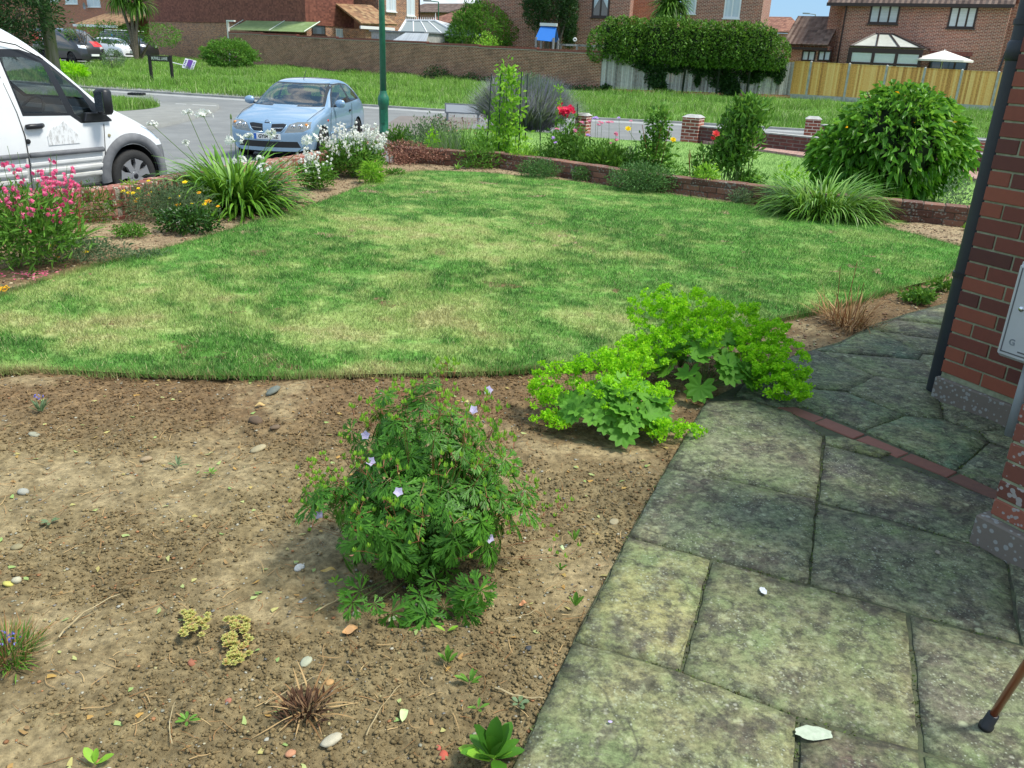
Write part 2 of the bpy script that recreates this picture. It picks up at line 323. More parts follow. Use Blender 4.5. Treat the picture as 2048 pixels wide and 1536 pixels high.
M['wood_grey'] = ribm('weathered_boards', [(.2, (.16, .15, .14)), (.5, (.36, .35, .33)), (.8, (.55, .54, .51))], .105, 0, .85, 'SAW', 1, .02, nsc=9)
M['wood_new'] = ribm('new_feather_edge_boards', [(.2, (.45, .2, .05)), (.5, (.86, .45, .12)), (.75, (.95, .62, .22))], .1, 0, .7, 'SAW', 1, .03, nsc=14)
M['concrete'] = noisy('concrete', [(.3, (.3, .3, .28)), (.7, (.5, .5, .47))], 6, .85, .3)
M['roof_brown'] = ribm('brown_pantiles', [(.25, (.10, .065, .05)), (.5, (.17, .11, .085)), (.8, (.25, .18, .14))], .3, 0, .8, 'W', 1, .12, .3)
M['roof_red'] = ribm('red_tiles', [(.25, (.17, .07, .045)), (.5, (.26, .11, .07)), (.8, (.36, .18, .11))], .25, 0, .8, 'W', 1, .05, .22)
M['roof_moss'] = ribm('mossy_orange_tiles', [(.25, (.16, .09, .045)), (.5, (.3, .16, .08)), (.8, (.38, .26, .13))], .25, 0, .85, 'W', 1, .05, .28)
M['tile_dark'] = ribm('hung_tiles_dark', [(.2, (.11, .034, .022)), (.5, (.19, .062, .04)), (.85, (.27, .095, .06))], .17, 0, .8, 'W', .25, .01, .115)
M['tile_orange'] = M['tile_dark']
M['brick_wall'] = brickm('old_brown_brick', (.17, .05, .028), (.34, .12, .065), (.58, .45, .34), ms=.010, stain=(.13, .075, .05), stain_sc=.9, stain_lo=.46, stain_hi=.68)
M['brick_plum'] = brickm('plum_brick', (.19, .045, .028), (.40, .12, .07), (.66, .54, .43), ms=.010, stain=(.5, .2, .12), stain_sc=1.6, stain_lo=.5, stain_hi=.85)
M['brick_mixed'] = brickm('mixed_orange_brick', (.46, .17, .07), (.15, .05, .035), (.6, .47, .34), ms=.010, stain=(.12, .06, .05), stain_sc=2.5, stain_lo=.5, stain_hi=.7)
M['brick_orange'] = brickm('orange_brick', (.5, .14, .065), (.34, .09, .05), (.42, .34, .27), stain=(.55, .22, .1), stain_sc=1.3, stain_lo=.5, stain_hi=.8)
M['brick_coping'] = brickm('red_coping_brick', (.24, .06, .045), (.33, .09, .065), (.16, .1, .08), .075, .12, .008, off=0)
M['brick_low'] = brickm('dark_red_brick', (.1, .035, .03), (.15, .055, .042), (.16, .13, .11), stain=(.35, .35, .32), stain_sc=5, stain_lo=.66, stain_hi=.72)
# ================================================================ GROUND
RZ = -0.36
def gz(x, y):
    x = np.asarray(x, float); y = np.asarray(y, float)
    return .12*sstep((y-52)/16)*sstep((-x-20)/10)
M['earth'] = noisy('far_ground', [(.3, (.05, .09, .02)), (.7, (.09, .14, .035))], .6, .95, .4)
M['road'] = noisy('worn_tarmac', [(.25, (.15, .155, .155)), (.5, (.19, .195, .19)), (.75, (.24, .245, .24))], 1.2, .9, .5, .006, 10, .65, bscale=60)
M['road2'] = noisy('paler_tarmac', [(.25, (.18, .185, .175)), (.75, (.27, .275, .26))], 2.5, .9, .5, .006, 10, .7, bscale=70)
M['kerb'] = noisy('kerb_concrete', [(.3, (.22, .22, .21)), (.7, (.38, .38, .36))], 3, .9, .4, .005)
ge = [(-400, -60), (400, -60), (400, 700), (-400, 700)]
sheet('ground', ge, -.62, M['earth'])
far_px = [(-300, 143), (-60, 158), (180, 178), (330, 188), (500, 199), (700, 211), (870, 222), (1040, 231), (1200, 240), (1370, 248), (1600, 262), (1800, 272), (2000, 283), (2300, 300)]
FE = [at(x, y, RZ)[:2] for x, y in far_px]
rd = [(-60, 3), (-60, float(FE[0][1]))]+[tuple(p) for p in FE]+[(40, float(FE[-1][1])), (40, 3)]
sheet('road', rd, RZ, M['road'])
def offs(pts, d):
    out = []
    for i in range(len(pts)):
        a = np.array(pts[max(i-1, 0)]); b = np.array(pts[min(i+1, len(pts)-1)]); t = (b-a)/np.linalg.norm(b-a); out.append(np.array(pts[i])+np.array([-t[1], t[0]])*d)
    return out
# kerb and narrow footpath along the far edge of the road
def strip(name, pts, d0, d1, z0, z1, mat, kind='structure'):
    A = offs(pts, d0); B = offs(pts, d1); mb = MB()
    for i in range(len(A)-1):
        q = [A[i], A[i+1], B[i+1], B[i]]; mb.prism([(float(p[0]), float(p[1])) for p in q], z0, z1)
    o = mb.build(name, mat); o['kind'] = kind; return o
strip('kerb', FE, 0, .14, -.6, RZ+.07, M['kerb'])
M['pale'] = noisy('pale_channel', [(.3, (.26, .265, .255)), (.7, (.36, .37, .36))], 3, .9, .4, .005)
strip('gutter', FE, -.8, -.004, RZ-.1, RZ+.004, M['pale'])
strip('footpath', FE[:6], .15, 1.3, -.6, RZ+.06, M['road2'])
# verge
vg = [(-75, float(FE[0][1])+.15)]+[tuple(p) for p in offs(FE, .142)]+[(45, 60), (45, 100), (-75, 100)]
M['verge'] = vcol('verge_turf', .95, nscale=3, namt=.5)
def verge_col(x, y):
    a = fbm(x, y, 3.5, 5)[:, None]; b = fbm(x, y, .7, 9)[:, None]
    c = np.array([.08, .18, .025])*(1-a)+np.array([.15, .27, .05])*a
    return c*(.55+.9*b)
sheet('verge', vg, RZ+.04, M['verge'], 1.1, lambda x, y: gz(x, y)+.1*sstep((y-30)/20), verge_col)
# paved drive in front of the far left houses
dv = [at(x, y, z)[:2] for x, y, z in [(-200, 158, -.3), (130, 136, -.25), (215, 127, -.25), (303, 119, -.22), (330, 112, -.2), (330, 96, -.2), (-200, 92, -.2)]]
sheet('driveway', dv, RZ+.05, M['road'], 2, lambda x, y: gz(x, y)+.1*sstep((y-30)/20)+.01)
# near-side pavement with a grass island at the mouth of the side road
pv = spline([at(x, y, RZ)[:2] for x, y in [(-260, 240), (60, 205), (170, 199), (320, 206), (400, 207), (438, 214), (420, 228), (345, 250), (200, 280), (-100, 345), (-420, 400)]], 5)
sheet('pavement', pv, RZ+.075, M['road2'], skirt=.2)
gp = spline([at(x, y, RZ+.08)[:2] for x, y in [(-250, 225), (60, 197), (180, 191), (260, 196), (318, 209), (300, 217), (215, 224), (90, 235), (-250, 275)]], 5)
sheet('verge_island', gp, RZ+.083, M['verge'], .4, None, verge_col)
# pale patch and joint lines on the near road
pp = [at(x, y, RZ)[:2] for x, y in [(250, 330), (470, 308), (640, 318), (600, 345), (200, 380)]]
sheet('road_patch', pp, RZ+.004, M['road2'])
pp = [at(x, y, RZ)[:2] for x, y in [(800, 232), (960, 236), (930, 262), (700, 290), (640, 285), (775, 247)]]
M['slurry'] = noisy('reddish_tarmac', [(.3, (.15, .13, .115)), (.7, (.21, .18, .16))], 3, .9, .4)
sheet('drive_crossing', pp, RZ+.006, M['slurry'])
mb = MB()
for a, b in (((352, 213), (372, 214)), ((385, 215), (432, 217)), ((300, 209), (322, 210))):
    A = at(*a, RZ)[:2]; B = at(*b, RZ)[:2]; mb.box(A[0], B[0], (A[1]+B[1])/2-.06, (A[1]+B[1])/2+.06, RZ+.076, RZ+.082)
o = mb.build('road_marking', plain('worn_white_paint', (.55, .55, .53), .8)); o['kind'] = 'structure'
dr = at(275, 187, RZ+.05); mb = MB(); mb.box(dr[0]-.25, dr[0]+.25, dr[1]-.25, dr[1]+.1, RZ, RZ+.075)
for k in range(5): mb.box(dr[0]-.22+k*.1, dr[0]-.18+k*.1, dr[1]-.24, dr[1]+.06, RZ+.076, RZ+.085)
tag(mb.build('storm_drain', M['darkmetal']), 'dark iron road drain set in the kerb below the street name sign', 'drain')

# ================================================================ OWN GARDEN
L_in = [at(-330, 545, 0), at(60, 455, 0), at(240, 438, 0), at(430, 395, 0), at(630, 356, 0), at(745, 322, 0)]
LW = [tuple(map(float, p[:2])) for p in L_in]
RWp = [(-1.95, 13.0), (-.32, 12.75), (.62, 12.05), (1.6, 11.2), (2.8, 10.5), (4.18, 9.78), (6.9, 8.6)]
LW[-1] = (-2.1, 12.85)
ledge = [(.04, 1.57), (.22, 2.05), (.45, 2.65), (.69, 3.22), (1.0, 3.94)]
PATH_E = [at(x, y, 0)[:2] for x, y in [(960, 1660), (1030, 1532), (1150, 1278), (1258, 1070), (1337, 932), (1412, 803), (1500, 760), (1585, 712), (1680, 684), (1745, 650), (1815, 627), (1905, 603), (1990, 575), (2100, 540)]]
soil_poly = [(-6.5, .5)]+[(-6.5, LW[0][1]-.2)]+LW+RWp+[(6.9, 5.5), (4.8, 5.6)]+[tuple(p) for p in PATH_E[::-1]]+[(.0, .5)]
LWN = [at(x, y, 0)[:2] for x, y in [(-500, 800), (-100, 752), (60, 742), (250, 748), (500, 752), (700, 750), (950, 745), (1100, 738), (1220, 730), (1360, 700), (1470, 670), (1560, 640), (1680, 612), (1790, 580), (1890, 552), (1928, 515), (1925, 497), (1860, 478), (1760, 452), (1620, 430), (1480, 408), (1330, 388), (1150, 364), (1040, 352), (930, 344), (830, 343), (760, 358), (690, 385), (600, 418), (510, 442), (400, 477), (300, 505), (200, 530), (90, 562), (-40, 605), (-300, 680), (-560, 740)]]
lawn_poly = spline(LWN, 6)
def soil_h(x, y):
    pad = sstep((fbm(x, y, .55, 31, 4, .6)-.46)/.2)                        # smooth trodden pads against crumbly tilth
    rough = (fbm(x, y, .05, 3, 3, .6)-.5)*.03*(1-.8*pad)+(fbm(x, y, .3, 8, 3)-.5)*.045
    edge = -.012*np.exp(-(polydist(x, y, lawn_poly)/.06)**2)
    return rough+edge-.012
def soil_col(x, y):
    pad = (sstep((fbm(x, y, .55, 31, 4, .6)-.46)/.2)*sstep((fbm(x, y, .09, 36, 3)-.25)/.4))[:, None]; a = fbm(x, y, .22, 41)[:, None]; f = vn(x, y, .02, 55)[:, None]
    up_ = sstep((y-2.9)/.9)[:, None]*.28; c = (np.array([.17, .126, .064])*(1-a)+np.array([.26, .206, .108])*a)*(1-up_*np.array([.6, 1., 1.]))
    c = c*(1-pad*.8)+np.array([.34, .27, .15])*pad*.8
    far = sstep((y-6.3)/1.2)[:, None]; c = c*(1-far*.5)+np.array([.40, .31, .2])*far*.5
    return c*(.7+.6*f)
M['soil'] = vcol('garden_soil', .95, nscale=55, bump=.9, dist=.012, namt=.45, spec=.15)
near_poly = [(-3.4, .5), (-3.4, 4.4), (2.6, 4.4), (2.6, .5)]
def grid_sheet(name, x0, x1, y0, y1, st, keep, zf, cf, mat):
    xs = np.arange(x0, x1+st*.5, st); ys = np.arange(y0, y1+st*.5, st); X, Y = np.meshgrid(xs, ys); nx = len(xs)
    X = X.ravel(); Y = Y.ravel(); V = np.column_stack([X, Y, zf(X, Y)]); I, J = np.meshgrid(np.arange(len(xs)-1), np.arange(len(ys)-1)); i = (J*nx+I).ravel()
    F = np.column_stack([i, i+1, i+nx+1, i+nx]); cx = V[F[:, 0], 0]+st/2; cy = V[F[:, 0], 1]+st/2; k = keep(cx, cy); F = F[k]
    us = np.unique(F); re = np.full(len(V), -1); re[us] = np.arange(len(us)); V = V[us]; F = re[F]
    o = np_mesh(name, V, F, mat, smooth=True, col=cf(V[:, 0], V[:, 1])); o['kind'] = 'structure'; return o
soil_all = soil_poly
path_poly = [tuple(p) for p in PATH_E]+[(6, 4.8), (6, .0), (0, .0)]
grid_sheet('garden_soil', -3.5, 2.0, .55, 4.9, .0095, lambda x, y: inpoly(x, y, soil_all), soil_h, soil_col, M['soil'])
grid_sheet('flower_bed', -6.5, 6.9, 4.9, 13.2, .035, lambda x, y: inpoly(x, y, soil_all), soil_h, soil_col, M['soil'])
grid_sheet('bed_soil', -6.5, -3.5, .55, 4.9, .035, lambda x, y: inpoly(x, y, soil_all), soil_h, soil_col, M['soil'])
mbk = MB(); mbk.prism([(float(p[0]), float(p[1])) for p in soil_poly], -.6, -.09); o = mbk.build('garden_base', M['earth']); o['kind'] = 'structure'
# ---- lawn: turf sheet and blades, coloured by the dry patches of the real lawn
PATCH = [(850, 455, .9, .35, .8), (930, 470, .7, .3, .9), (1010, 500, .6, .25, .7), (880, 620, .5, .3, 1.0), (1180, 640, .28, .17, 1.0), (700, 650, .35, .2, .7), (300, 560, .5, .2, .7), (220, 660, .5, .12, 1.0), (260, 690, .35, .06, .9), (60, 640, .4, .15, .6), (570, 660, .3, .12, .7),
         (540, 540, .4, .2, .5), (1120, 470, .5, .3, .4), (990, 380, 1., .25, .45), (1200, 385, .7, .2, .55), (1250, 520, .4, .2, .4), (1720, 470, .5, .15, .5), (1000, 560, .3, .12, .5), (160, 590, .4, .12, .7), (700, 460, .6, .2, .4), (110, 745, .4, .05, 1.), (200, 748, .3, .05, 1.), (760, 748, .5, .035, .8), (450, 600, .4, .14, .6), (800, 560, .5, .14, .7), (1230, 700, .25, .08, .7)]
PW = [(*at(px, py, 0)[:2], rx, ry, a) for px, py, rx, ry, a in PATCH]
def lawn_dry(x, y):
    wx = x+(fbm(x, y, .35, 71)-.5)*.55; wy = y+(fbm(x, y, .35, 72)-.5)*.4; d = np.zeros(np.shape(x))
    for a, b, rx, ry, s_ in PW: d = np.maximum(d, s_*np.exp(-(((wx-a)/rx)**2+((wy-b)/(ry*1.6))**2)))
    n = fbm(x, y, .45, 81, 5, .6); n2 = fbm(x, y, .13, 83, 3)
    return np.clip(d*1.05*(.15+1.2*n)+sstep((n-.48)/.25)*.3+(n2-.5)*1.0, 0, 1)
def lawn_col(x, y, var=None):
    d = lawn_dry(x, y)[:, None]; n = fbm(x, y, .38, 91, 5, .7)[:, None]; n2 = fbm(x, y*1.6, .07, 95, 3, .7)[:, None]; k = sstep((n*.42+n2*.58-.36)/.26)
    g = np.array([.068, .185, .036])*(1-k)+np.array([.16, .36, .07])*k
    y1 = np.array([.36, .47, .15]); s_ = np.array([.48, .45, .21])
    c = g*(1-sstep(d/.5))+y1*sstep(d/.5); q = sstep((d-.5)/.45)*.8; c = c*(1-q)+s_*q
    R = sstep((x-1.0)/2.5)[:, None]; c = c*(1-.4*R)+np.array([.11, .32, .05])*.4*R
    if var is not None: c = np.where(var > .93, np.array([.55, .56, .27]), c*(.4+1.05*var))
    return c
M['turf'] = vcol('turf', .95, nscale=40, bump=.6, dist=.01, namt=.45, spec=.1)
M['blade'] = vcol('grass_blades', .6, trans=.3, spec=.25)
sheet('lawn', lawn_poly, .004, M['turf'], .07, lambda x, y: (fbm(x, y, .5, 13, 2)-.5)*.02, lambda x, y: lawn_col(x, y)*.8)
def blades(name, poly, n, h0, h1, wd, zb, colf, mat, fall=None, lean=.5, label=None, bend=False, excl=None):
    P = np.array([p[:2] for p in poly], float); a, b = P.min(0), P.max(0); X = []; Y = []; tot = 0
    r = np.random.default_rng(abs(hash(name)) % 1000 if False else len(name)*31)
    while tot < n:
        x = r.uniform(a[0], b[0], n); y = r.uniform(a[1], b[1], n); k = inpoly(x, y, poly)
        if fall: k &= r.random(n) < np.clip(fall/np.hypot(x, y), 0, 1)**1.3
        if excl is not None: k &= ~inpoly(x, y, excl)
        k &= fbm(x, y, .05 if h1 < .08 else .35, 7, 2) > .28
        X.append(x[k]); Y.append(y[k]); tot += k.sum()
    x = np.concatenate(X)[:n]; y = np.concatenate(Y)[:n]; z = zb(x, y) if callable(zb) else np.full(n, zb)
    h = r.uniform(h0, h1, n)*((.35+1.3*sstep((fbm(x, y, 1.3, 77, 3)-.3)/.4)) if bend else 1); th = r.uniform(0, 2*PI, n); ph = r.uniform(0, 2*PI, n); ln = r.uniform(0, lean, n)**1.0*h; wv = wd*r.uniform(.7, 1.3, n)
    if fall is None: pass
    dx, dy = np.cos(th)*wv/2, np.sin(th)*wv/2; ex, ey = np.cos(ph)*ln, np.sin(ph)*ln
    c = colf(x, y, r.random(n)[:, None])
    if bend:
        V = np.stack([np.column_stack([x-dx, y-dy, z]), np.column_stack([x+dx, y+dy, z]), np.column_stack([x+dx*.7+ex*.35, y+dy*.7+ey*.35, z+h*.6]), np.column_stack([x-dx*.7+ex*.35, y-dy*.7+ey*.35, z+h*.6]), np.column_stack([x+ex*1.3, y+ey*1.3, z+h*.95])], 1).reshape(-1, 3)
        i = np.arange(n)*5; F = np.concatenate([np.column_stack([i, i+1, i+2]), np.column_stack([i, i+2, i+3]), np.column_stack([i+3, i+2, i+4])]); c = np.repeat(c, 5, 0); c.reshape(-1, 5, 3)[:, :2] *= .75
    else:
        V = np.stack([np.column_stack([x-dx, y-dy, z]), np.column_stack([x+dx, y+dy, z]), np.column_stack([x+ex, y+ey, z+h])], 1).reshape(-1, 3); F = np.arange(3*n).reshape(-1, 3); c = np.repeat(c, 3, 0)
    o = np_mesh(name, V, F, mat, col=c); o['kind'] = 'stuff'; tag(o, label or name.replace('_', ' '), 'grass'); return o
blades('lawn_grass', lawn_poly, 330000, .014, .034, .0045, .003, lawn_col, M['blade'], fall=4.5, lean=1.1, label='short mown lawn grass with dry yellow patches')
vis_verge = [tuple(p) for p in offs(FE[1:-1], .2)]+[(26, 38), (22.5, 41.3), (14.4, 45.6), (4, 46), (-11.4, 58.5), (-22, 68), (-32, 76), (-45, 60), (-35, 45)]
vz = lambda x, y: RZ+.03+gz(x, y)+.1*sstep((y-30)/20)
def vb_col(x, y, v):
    a = fbm(x, y, 2.5, 5)[:, None]; hi = (v > .93)
    c = np.array([.12, .27, .035])*(1-a)+np.array([.27, .44, .08])*a; c = c*(.5+v)*(.65+.75*fbm(x, y, .8, 47, 3)[:, None])
    return np.where(hi, np.array([.55, .6, .3]), c)
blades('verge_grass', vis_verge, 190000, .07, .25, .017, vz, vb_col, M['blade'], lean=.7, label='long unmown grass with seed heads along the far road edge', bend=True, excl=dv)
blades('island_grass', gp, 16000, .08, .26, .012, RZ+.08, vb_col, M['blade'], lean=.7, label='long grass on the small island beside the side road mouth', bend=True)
# ---- neighbour's plot to the right of the low garden wall
NZ = -.16
nlawn = [tuple(p) for p in RWp]+[(30, 6), (30, 9)]+[tuple(map(float, at(x, y, NZ)[:2])) for x, y in [(2200, 395), (1960, 365), (1700, 330), (1540, 306), (1375, 284), (1250, 280), (1180, 274), (1020, 258), (930, 258), (800, 275)]]
M['nlawn'] = vcol('neighbour_turf', .95, nscale=25, bump=.4, dist=.01, namt=.4, spec=.1)
def ncol(x, y, v=None):
    a = fbm(x, y, .8, 25)[:, None]; c = np.array([.13, .26, .06])*(1-a)+np.array([.29, .44, .13])*a
    return c if v is None else c*(.6+.8*v)
sheet('neighbour_lawn', nlawn, NZ, M['nlawn'], .35, None, ncol, skirt=.25)
blades('neighbour_grass', nlawn[:7]+nlawn[9:], 60000, .02, .045, .008, NZ, ncol, M['blade'], lean=1., label='mown lawn grass of the plot beyond the low wall')
npth = [tuple(map(float, at(x, y, NZ)[:2])) for x, y in [(1375, 277), (1500, 297), (1700, 326), (1960, 360), (2200, 392), (2200, 365), (1960, 333), (1700, 305), (1500, 285), (1380, 272)]]
M['pavers'] = brickm('pink_block_paving', (.36, .2, .16), (.48, .3, .24), (.22, .16, .13), .2, .1, .008)
mb = MB(); mb.prism(npth, NZ-.3, NZ+.015); o = mb.build('brick_path', M['pavers']); o['kind'] = 'structure'

# ================================================================ BRICK-BY-BRICK LOW WALLS
def brick_run(mb, pts, z0, courses, th=.215, bl=.225, bh=.075, jit=.004, header_top=False, taper=None):
    """courses of separate bricks following a polyline, stretcher bond"""
    P = [np.array(p, float) for p in pts]; seg = [np.linalg.norm(P[i+1]-P[i]) for i in range(len(P)-1)]; cum = np.concatenate([[0], np.cumsum(seg)]); T = cum[-1]
    def pos(s_):
        s_ = min(max(s_, 0), T-1e-6); i = int(np.searchsorted(cum, s_, 'right')-1); i = min(i, len(seg)-1); t = (P[i+1]-P[i])/seg[i]; return P[i]+t*(s_-cum[i]), t
    z = z0
    for c in range(courses+(1 if header_top else 0)):
        hd = header_top and c == courses; L = .075 if hd else bl; H = .108 if hd else bh; s_ = -(.5*L if c % 2 else 0)
        while s_ < T:
            a, b = max(s_+.005, 0), min(s_+L-.005, T)
            if b-a > .03:
                m_, t = pos((a+b)/2); n = np.array([-t[1], t[0]]); hw = (b-a)/2; ht = th/2+random.uniform(-jit, jit)*.6; off = random.uniform(-jit, jit); zz = z+.004; z2 = z+H-.004+(random.uniform(-.004, .006) if c == courses-1+(1 if header_top else 0) else 0)
                q = [m_-t*hw-n*(ht-off), m_+t*hw-n*(ht-off), m_+t*hw+n*(ht+off), m_-t*hw+n*(ht+off)]
                mb.prism([(float(p[0]), float(p[1])) for p in q], zz, z2)
            s_ += L
        z += H
    return z
def mortar_run(mb, pts, z0, z1, th):
    A = offs(pts, th/2); B = offs(pts, -th/2)
    for i in range(len(A)-1): mb.prism([tuple(map(float, p)) for p in (A[i], A[i+1], B[i+1], B[i])], z0, z1)
M['lwbrick'] = islm('weathered_red_brick', [(.15, (.15, .05, .035)), (.45, (.3, .1, .07)), (.7, (.4, .17, .12)), (.9, (.42, .27, .2))], .85, .6, 45, .004, spots=(.5, .44, .36), spot_sc=26, spot_t=.04)
M['rwbrick'] = islm('dark_lichened_brick', [(.1, (.08, .035, .025)), (.5, (.16, .075, .05)), (.85, (.24, .115, .075))], .9, .6, 40, .004, spots=(.22, .2, .17), spot_sc=34, spot_t=.03)
M['mortar'] = noisy('lime_mortar', [(.3, (.22, .19, .15)), (.7, (.4, .36, .29))], 20, .95, .4)
M['mortar_dk'] = noisy('dark_mortar', [(.3, (.07, .06, .05)), (.7, (.14, .12, .1))], 20, .95, .4)
LWc = [tuple(p) for p in offs(LW, .11)]
t = thing('garden_wall', 'low weathered red brick garden wall beside the parked white van', 'wall')
mb = MB(); brick_run(mb, LWc, -.045, 3, header_top=True); mb.build('brickwork', M['lwbrick'], t, bevel=.004)
mb = MB(); mortar_run(mb, LWc, -.6, .272, .2); mb.build('mortar', M['mortar'], t)
RWc = [tuple(p) for p in offs(RWp, .11)]
t = thing('garden_wall', 'low dark lichened brick wall curving along the far side of the lawn', 'wall')
mb = MB(); zt = brick_run(mb, RWc, -.09, 4, jit=.006); mb.build('brickwork', M['rwbrick'], t, bevel=.004)
mb = MB(); mortar_run(mb, RWc, -.5, zt-.012, .2); mb.build('mortar', M['mortar_dk'], t)
# neighbour's front wall with three piers
nw = [at(1385, 280, NZ)[:2], at(1960, 345, NZ)[:2], at(2300, 385, NZ)[:2]]
nw = [tuple(map(float, p)) for p in nw]; NWH = .30
t = thing('front_wall', 'dark red low brick front wall behind the pink brick path', 'wall')
mb = MB(); mortar_run(mb, offs(nw, .15), -.6, NZ+NWH, .215); mb.build('brickwork', M['brick_low'], t)
mb = MB(); mortar_run(mb, offs(nw, .15), NZ+NWH+.002, NZ+NWH+.03, .19); mb.build('coping', M['concrete'], t)
def pier(px, py, h, w_, label, rz=-.35, z=NZ):
    P = at(px, py, z); t = thing('brick_pier', label, 'pier', (P[0], P[1], 0), rz, 'brick gate piers beyond the low wall')
    mb = MB(); mb.box(-w_/2, w_/2, 0, w_, -.6, z+h); mb.build('shaft', M['brick_plum'], t)
    mb = MB(); a = w_/2+.02; zt = z+h; mb.add([(-a, -.02, zt+.002), (a, -.02, zt+.002), (a, w_+.02, zt+.002), (-a, w_+.02, zt+.002), (-a*.6, w_*.2, zt+.06), (a*.6, w_*.2, zt+.06), (a*.6, w_*.8, zt+.06), (-a*.6, w_*.8, zt+.06)], [(3, 2, 1, 0), (4, 5, 6, 7), (0, 1, 5, 4), (1, 2, 6, 5), (2, 3, 7, 6), (3, 0, 4, 7)]); mb.build('cap', M['concrete'], t)
pier(1377, 280, .50, .40, 'short square brick pier where the dark front wall starts', -.5)
pier(1619, 290, .62, .36, 'tall brick pier with domed cap beside the big glossy bush', -.3, -.3)
pier(1160, 262, .36, .30, 'brick pier half hidden behind the pink and red flowers', -.5)
t = thing('front_wall', 'low brick wall running away behind the right hand pier', 'wall')
a = at(1640, 282, -.3); b = at(1990, 320, -.3); mb = MB(); mortar_run(mb, [(a[0], a[1]), (b[0], b[1])], -.6, .1, .215); mb.build('brickwork', M['brick_plum'], t)
mb = MB(); mortar_run(mb, [(a[0], a[1]), (b[0], b[1])], .102, .13, .24); mb.build('coping', M['concrete'], t)

# ================================================================ PAVING
M['slab'] = None
m, n, l, b = nt('sandstone_paving'); M['slab'] = m; tc = n.new('ShaderNodeTexCoord'); a = n.new('ShaderNodeVertexColor'); a.layer_name = 'Col'
def tnoise(sc, det=8, ro=.65, vec=None):
    t = n.new('ShaderNodeTexNoise'); t.inputs['Scale'].default_value = sc; t.inputs['Detail'].default_value = det; t.inputs['Roughness'].default_value = ro; l.new(vec or tc.outputs['Object'], t.inputs['Vector']); return t.outputs['Fac']
def mixc(f, A, Bc, blend='MIX'):
    x = n.new('ShaderNodeMix'); x.data_type = 'RGBA'; x.blend_type = blend; l.new(f, x.inputs['Factor']); l.new(A, x.inputs['A'])
    if isinstance(Bc, tuple): x.inputs['B'].default_value = rgb(Bc)
    else: l.new(Bc, x.inputs['B'])
    return x.outputs['Result']
r1 = ramp(n, [(.38, (0, 0, 0)), (.62, (1, 1, 1))]); l.new(tnoise(3.5), r1.inputs[0]); c1 = mixc(r1.outputs[0], a.outputs['Color'], (.15, .19, .085))
r2 = ramp(n, [(.5, (0, 0, 0)), (.66, (.85, .85, .85))]); l.new(tnoise(2.1, 7, .7), r2.inputs[0]); c2 = mixc(r2.outputs[0], c1, (.27, .26, .14))
r3 = ramp(n, [(.5, (0, 0, 0)), (.62, (.85, .85, .85))]); l.new(tnoise(4.3, 9, .72), r3.inputs[0]); c3 = mixc(r3.outputs[0], c2, (.085, .07, .055)); rd = ramp(n, [(.5, (0, 0, 0)), (.58, (.7, .7, .7))]); l.new(tnoise(17, 9, .75), rd.inputs[0]); c3 = mixc(rd.outputs[0], c3, (.06, .058, .045)); re_ = ramp(n, [(.54, (0, 0, 0)), (.62, (.6, .6, .6))]); l.new(tnoise(27, 8, .7), re_.inputs[0]); c3 = mixc(re_.outputs[0], c3, (.27, .29, .17)); rc = ramp(n, [(.489, (0, 0, 0)), (.496, (.5, .5, .5)), (.500, (.5, .5, .5)), (.502, (0, 0, 0))]); l.new(tnoise(1.7, 3, .5), rc.inputs[0]); c3 = mixc(rc.outputs[0], c3, (.045, .045, .035))
f = ramp(n, [(.36, (.42, .42, .42)), (.64, (1.6, 1.6, 1.6))]); l.new(tnoise(38, 9, .8), f.inputs[0])
mm = n.new('ShaderNodeMix'); mm.data_type = 'RGBA'; mm.blend_type = 'MULTIPLY'; mm.inputs['Factor'].default_value = 1; l.new(c3, mm.inputs['A']); l.new(f.outputs[0], mm.inputs['B']); c4 = mm.outputs['Result']
def lich(sc, t0, t1, big, b0, b1, c_, src):
    v = n.new('ShaderNodeTexVoronoi'); v.inputs['Scale'].default_value = sc; dn = n.new('ShaderNodeMix'); dn.data_type = 'RGBA'; dn.inputs['Factor'].default_value = .012
    nz_ = n.new('ShaderNodeTexNoise'); nz_.inputs['Scale'].default_value = 45; l.new(tc.outputs['Object'], nz_.inputs['Vector']); l.new(tc.outputs['Object'], dn.inputs['A']); l.new(nz_.outputs['Color'], dn.inputs['B']); l.new(dn.outputs['Result'], v.inputs['Vector'])
    ra = ramp(n, [(t0, (1, 1, 1)), (t1, (0, 0, 0))]); l.new(v.outputs['Distance'], ra.inputs[0]); rb = ramp(n, [(b0, (0, 0, 0)), (b1, (1, 1, 1))]); l.new(tnoise(big, 5), rb.inputs[0])
    wn2 = ramp(n, [(.45, (0, 0, 0)), (.55, (1, 1, 1))]); sx = n.new('ShaderNodeSeparateColor'); l.new(v.outputs['Color'], sx.inputs[0]); l.new(sx.outputs[0], wn2.inputs[0])
    m1 = n.new('ShaderNodeMath'); m1.operation = 'MULTIPLY'; l.new(ra.outputs[0], m1.inputs[0]); l.new(rb.outputs[0], m1.inputs[1]); m2 = n.new('ShaderNodeMath'); m2.operation = 'MULTIPLY'; l.new(m1.outputs[0], m2.inputs[0]); l.new(wn2.outputs[0], m2.inputs[1])
    m3 = n.new('ShaderNodeMath'); m3.operation = 'MULTIPLY'; m3.inputs[1].default_value = .8; l.new(m2.outputs[0], m3.inputs[0]); return mixc(m3.outputs[0], src, c_)
c5 = lich(20, .14, .3, 2.6, .52, .62, (.40, .43, .27), c4); c5 = lich(37, .1, .28, 4.1, .5, .64, (.42, .42, .33), c5); c6 = lich(90, .15, .34, 5, .42, .62, (.40, .43, .33), c5)
l.new(c6, b.inputs['Base Color']); b.inputs['Roughness'].default_value = .85; b.inputs['Specular IOR Level'].default_value = .3
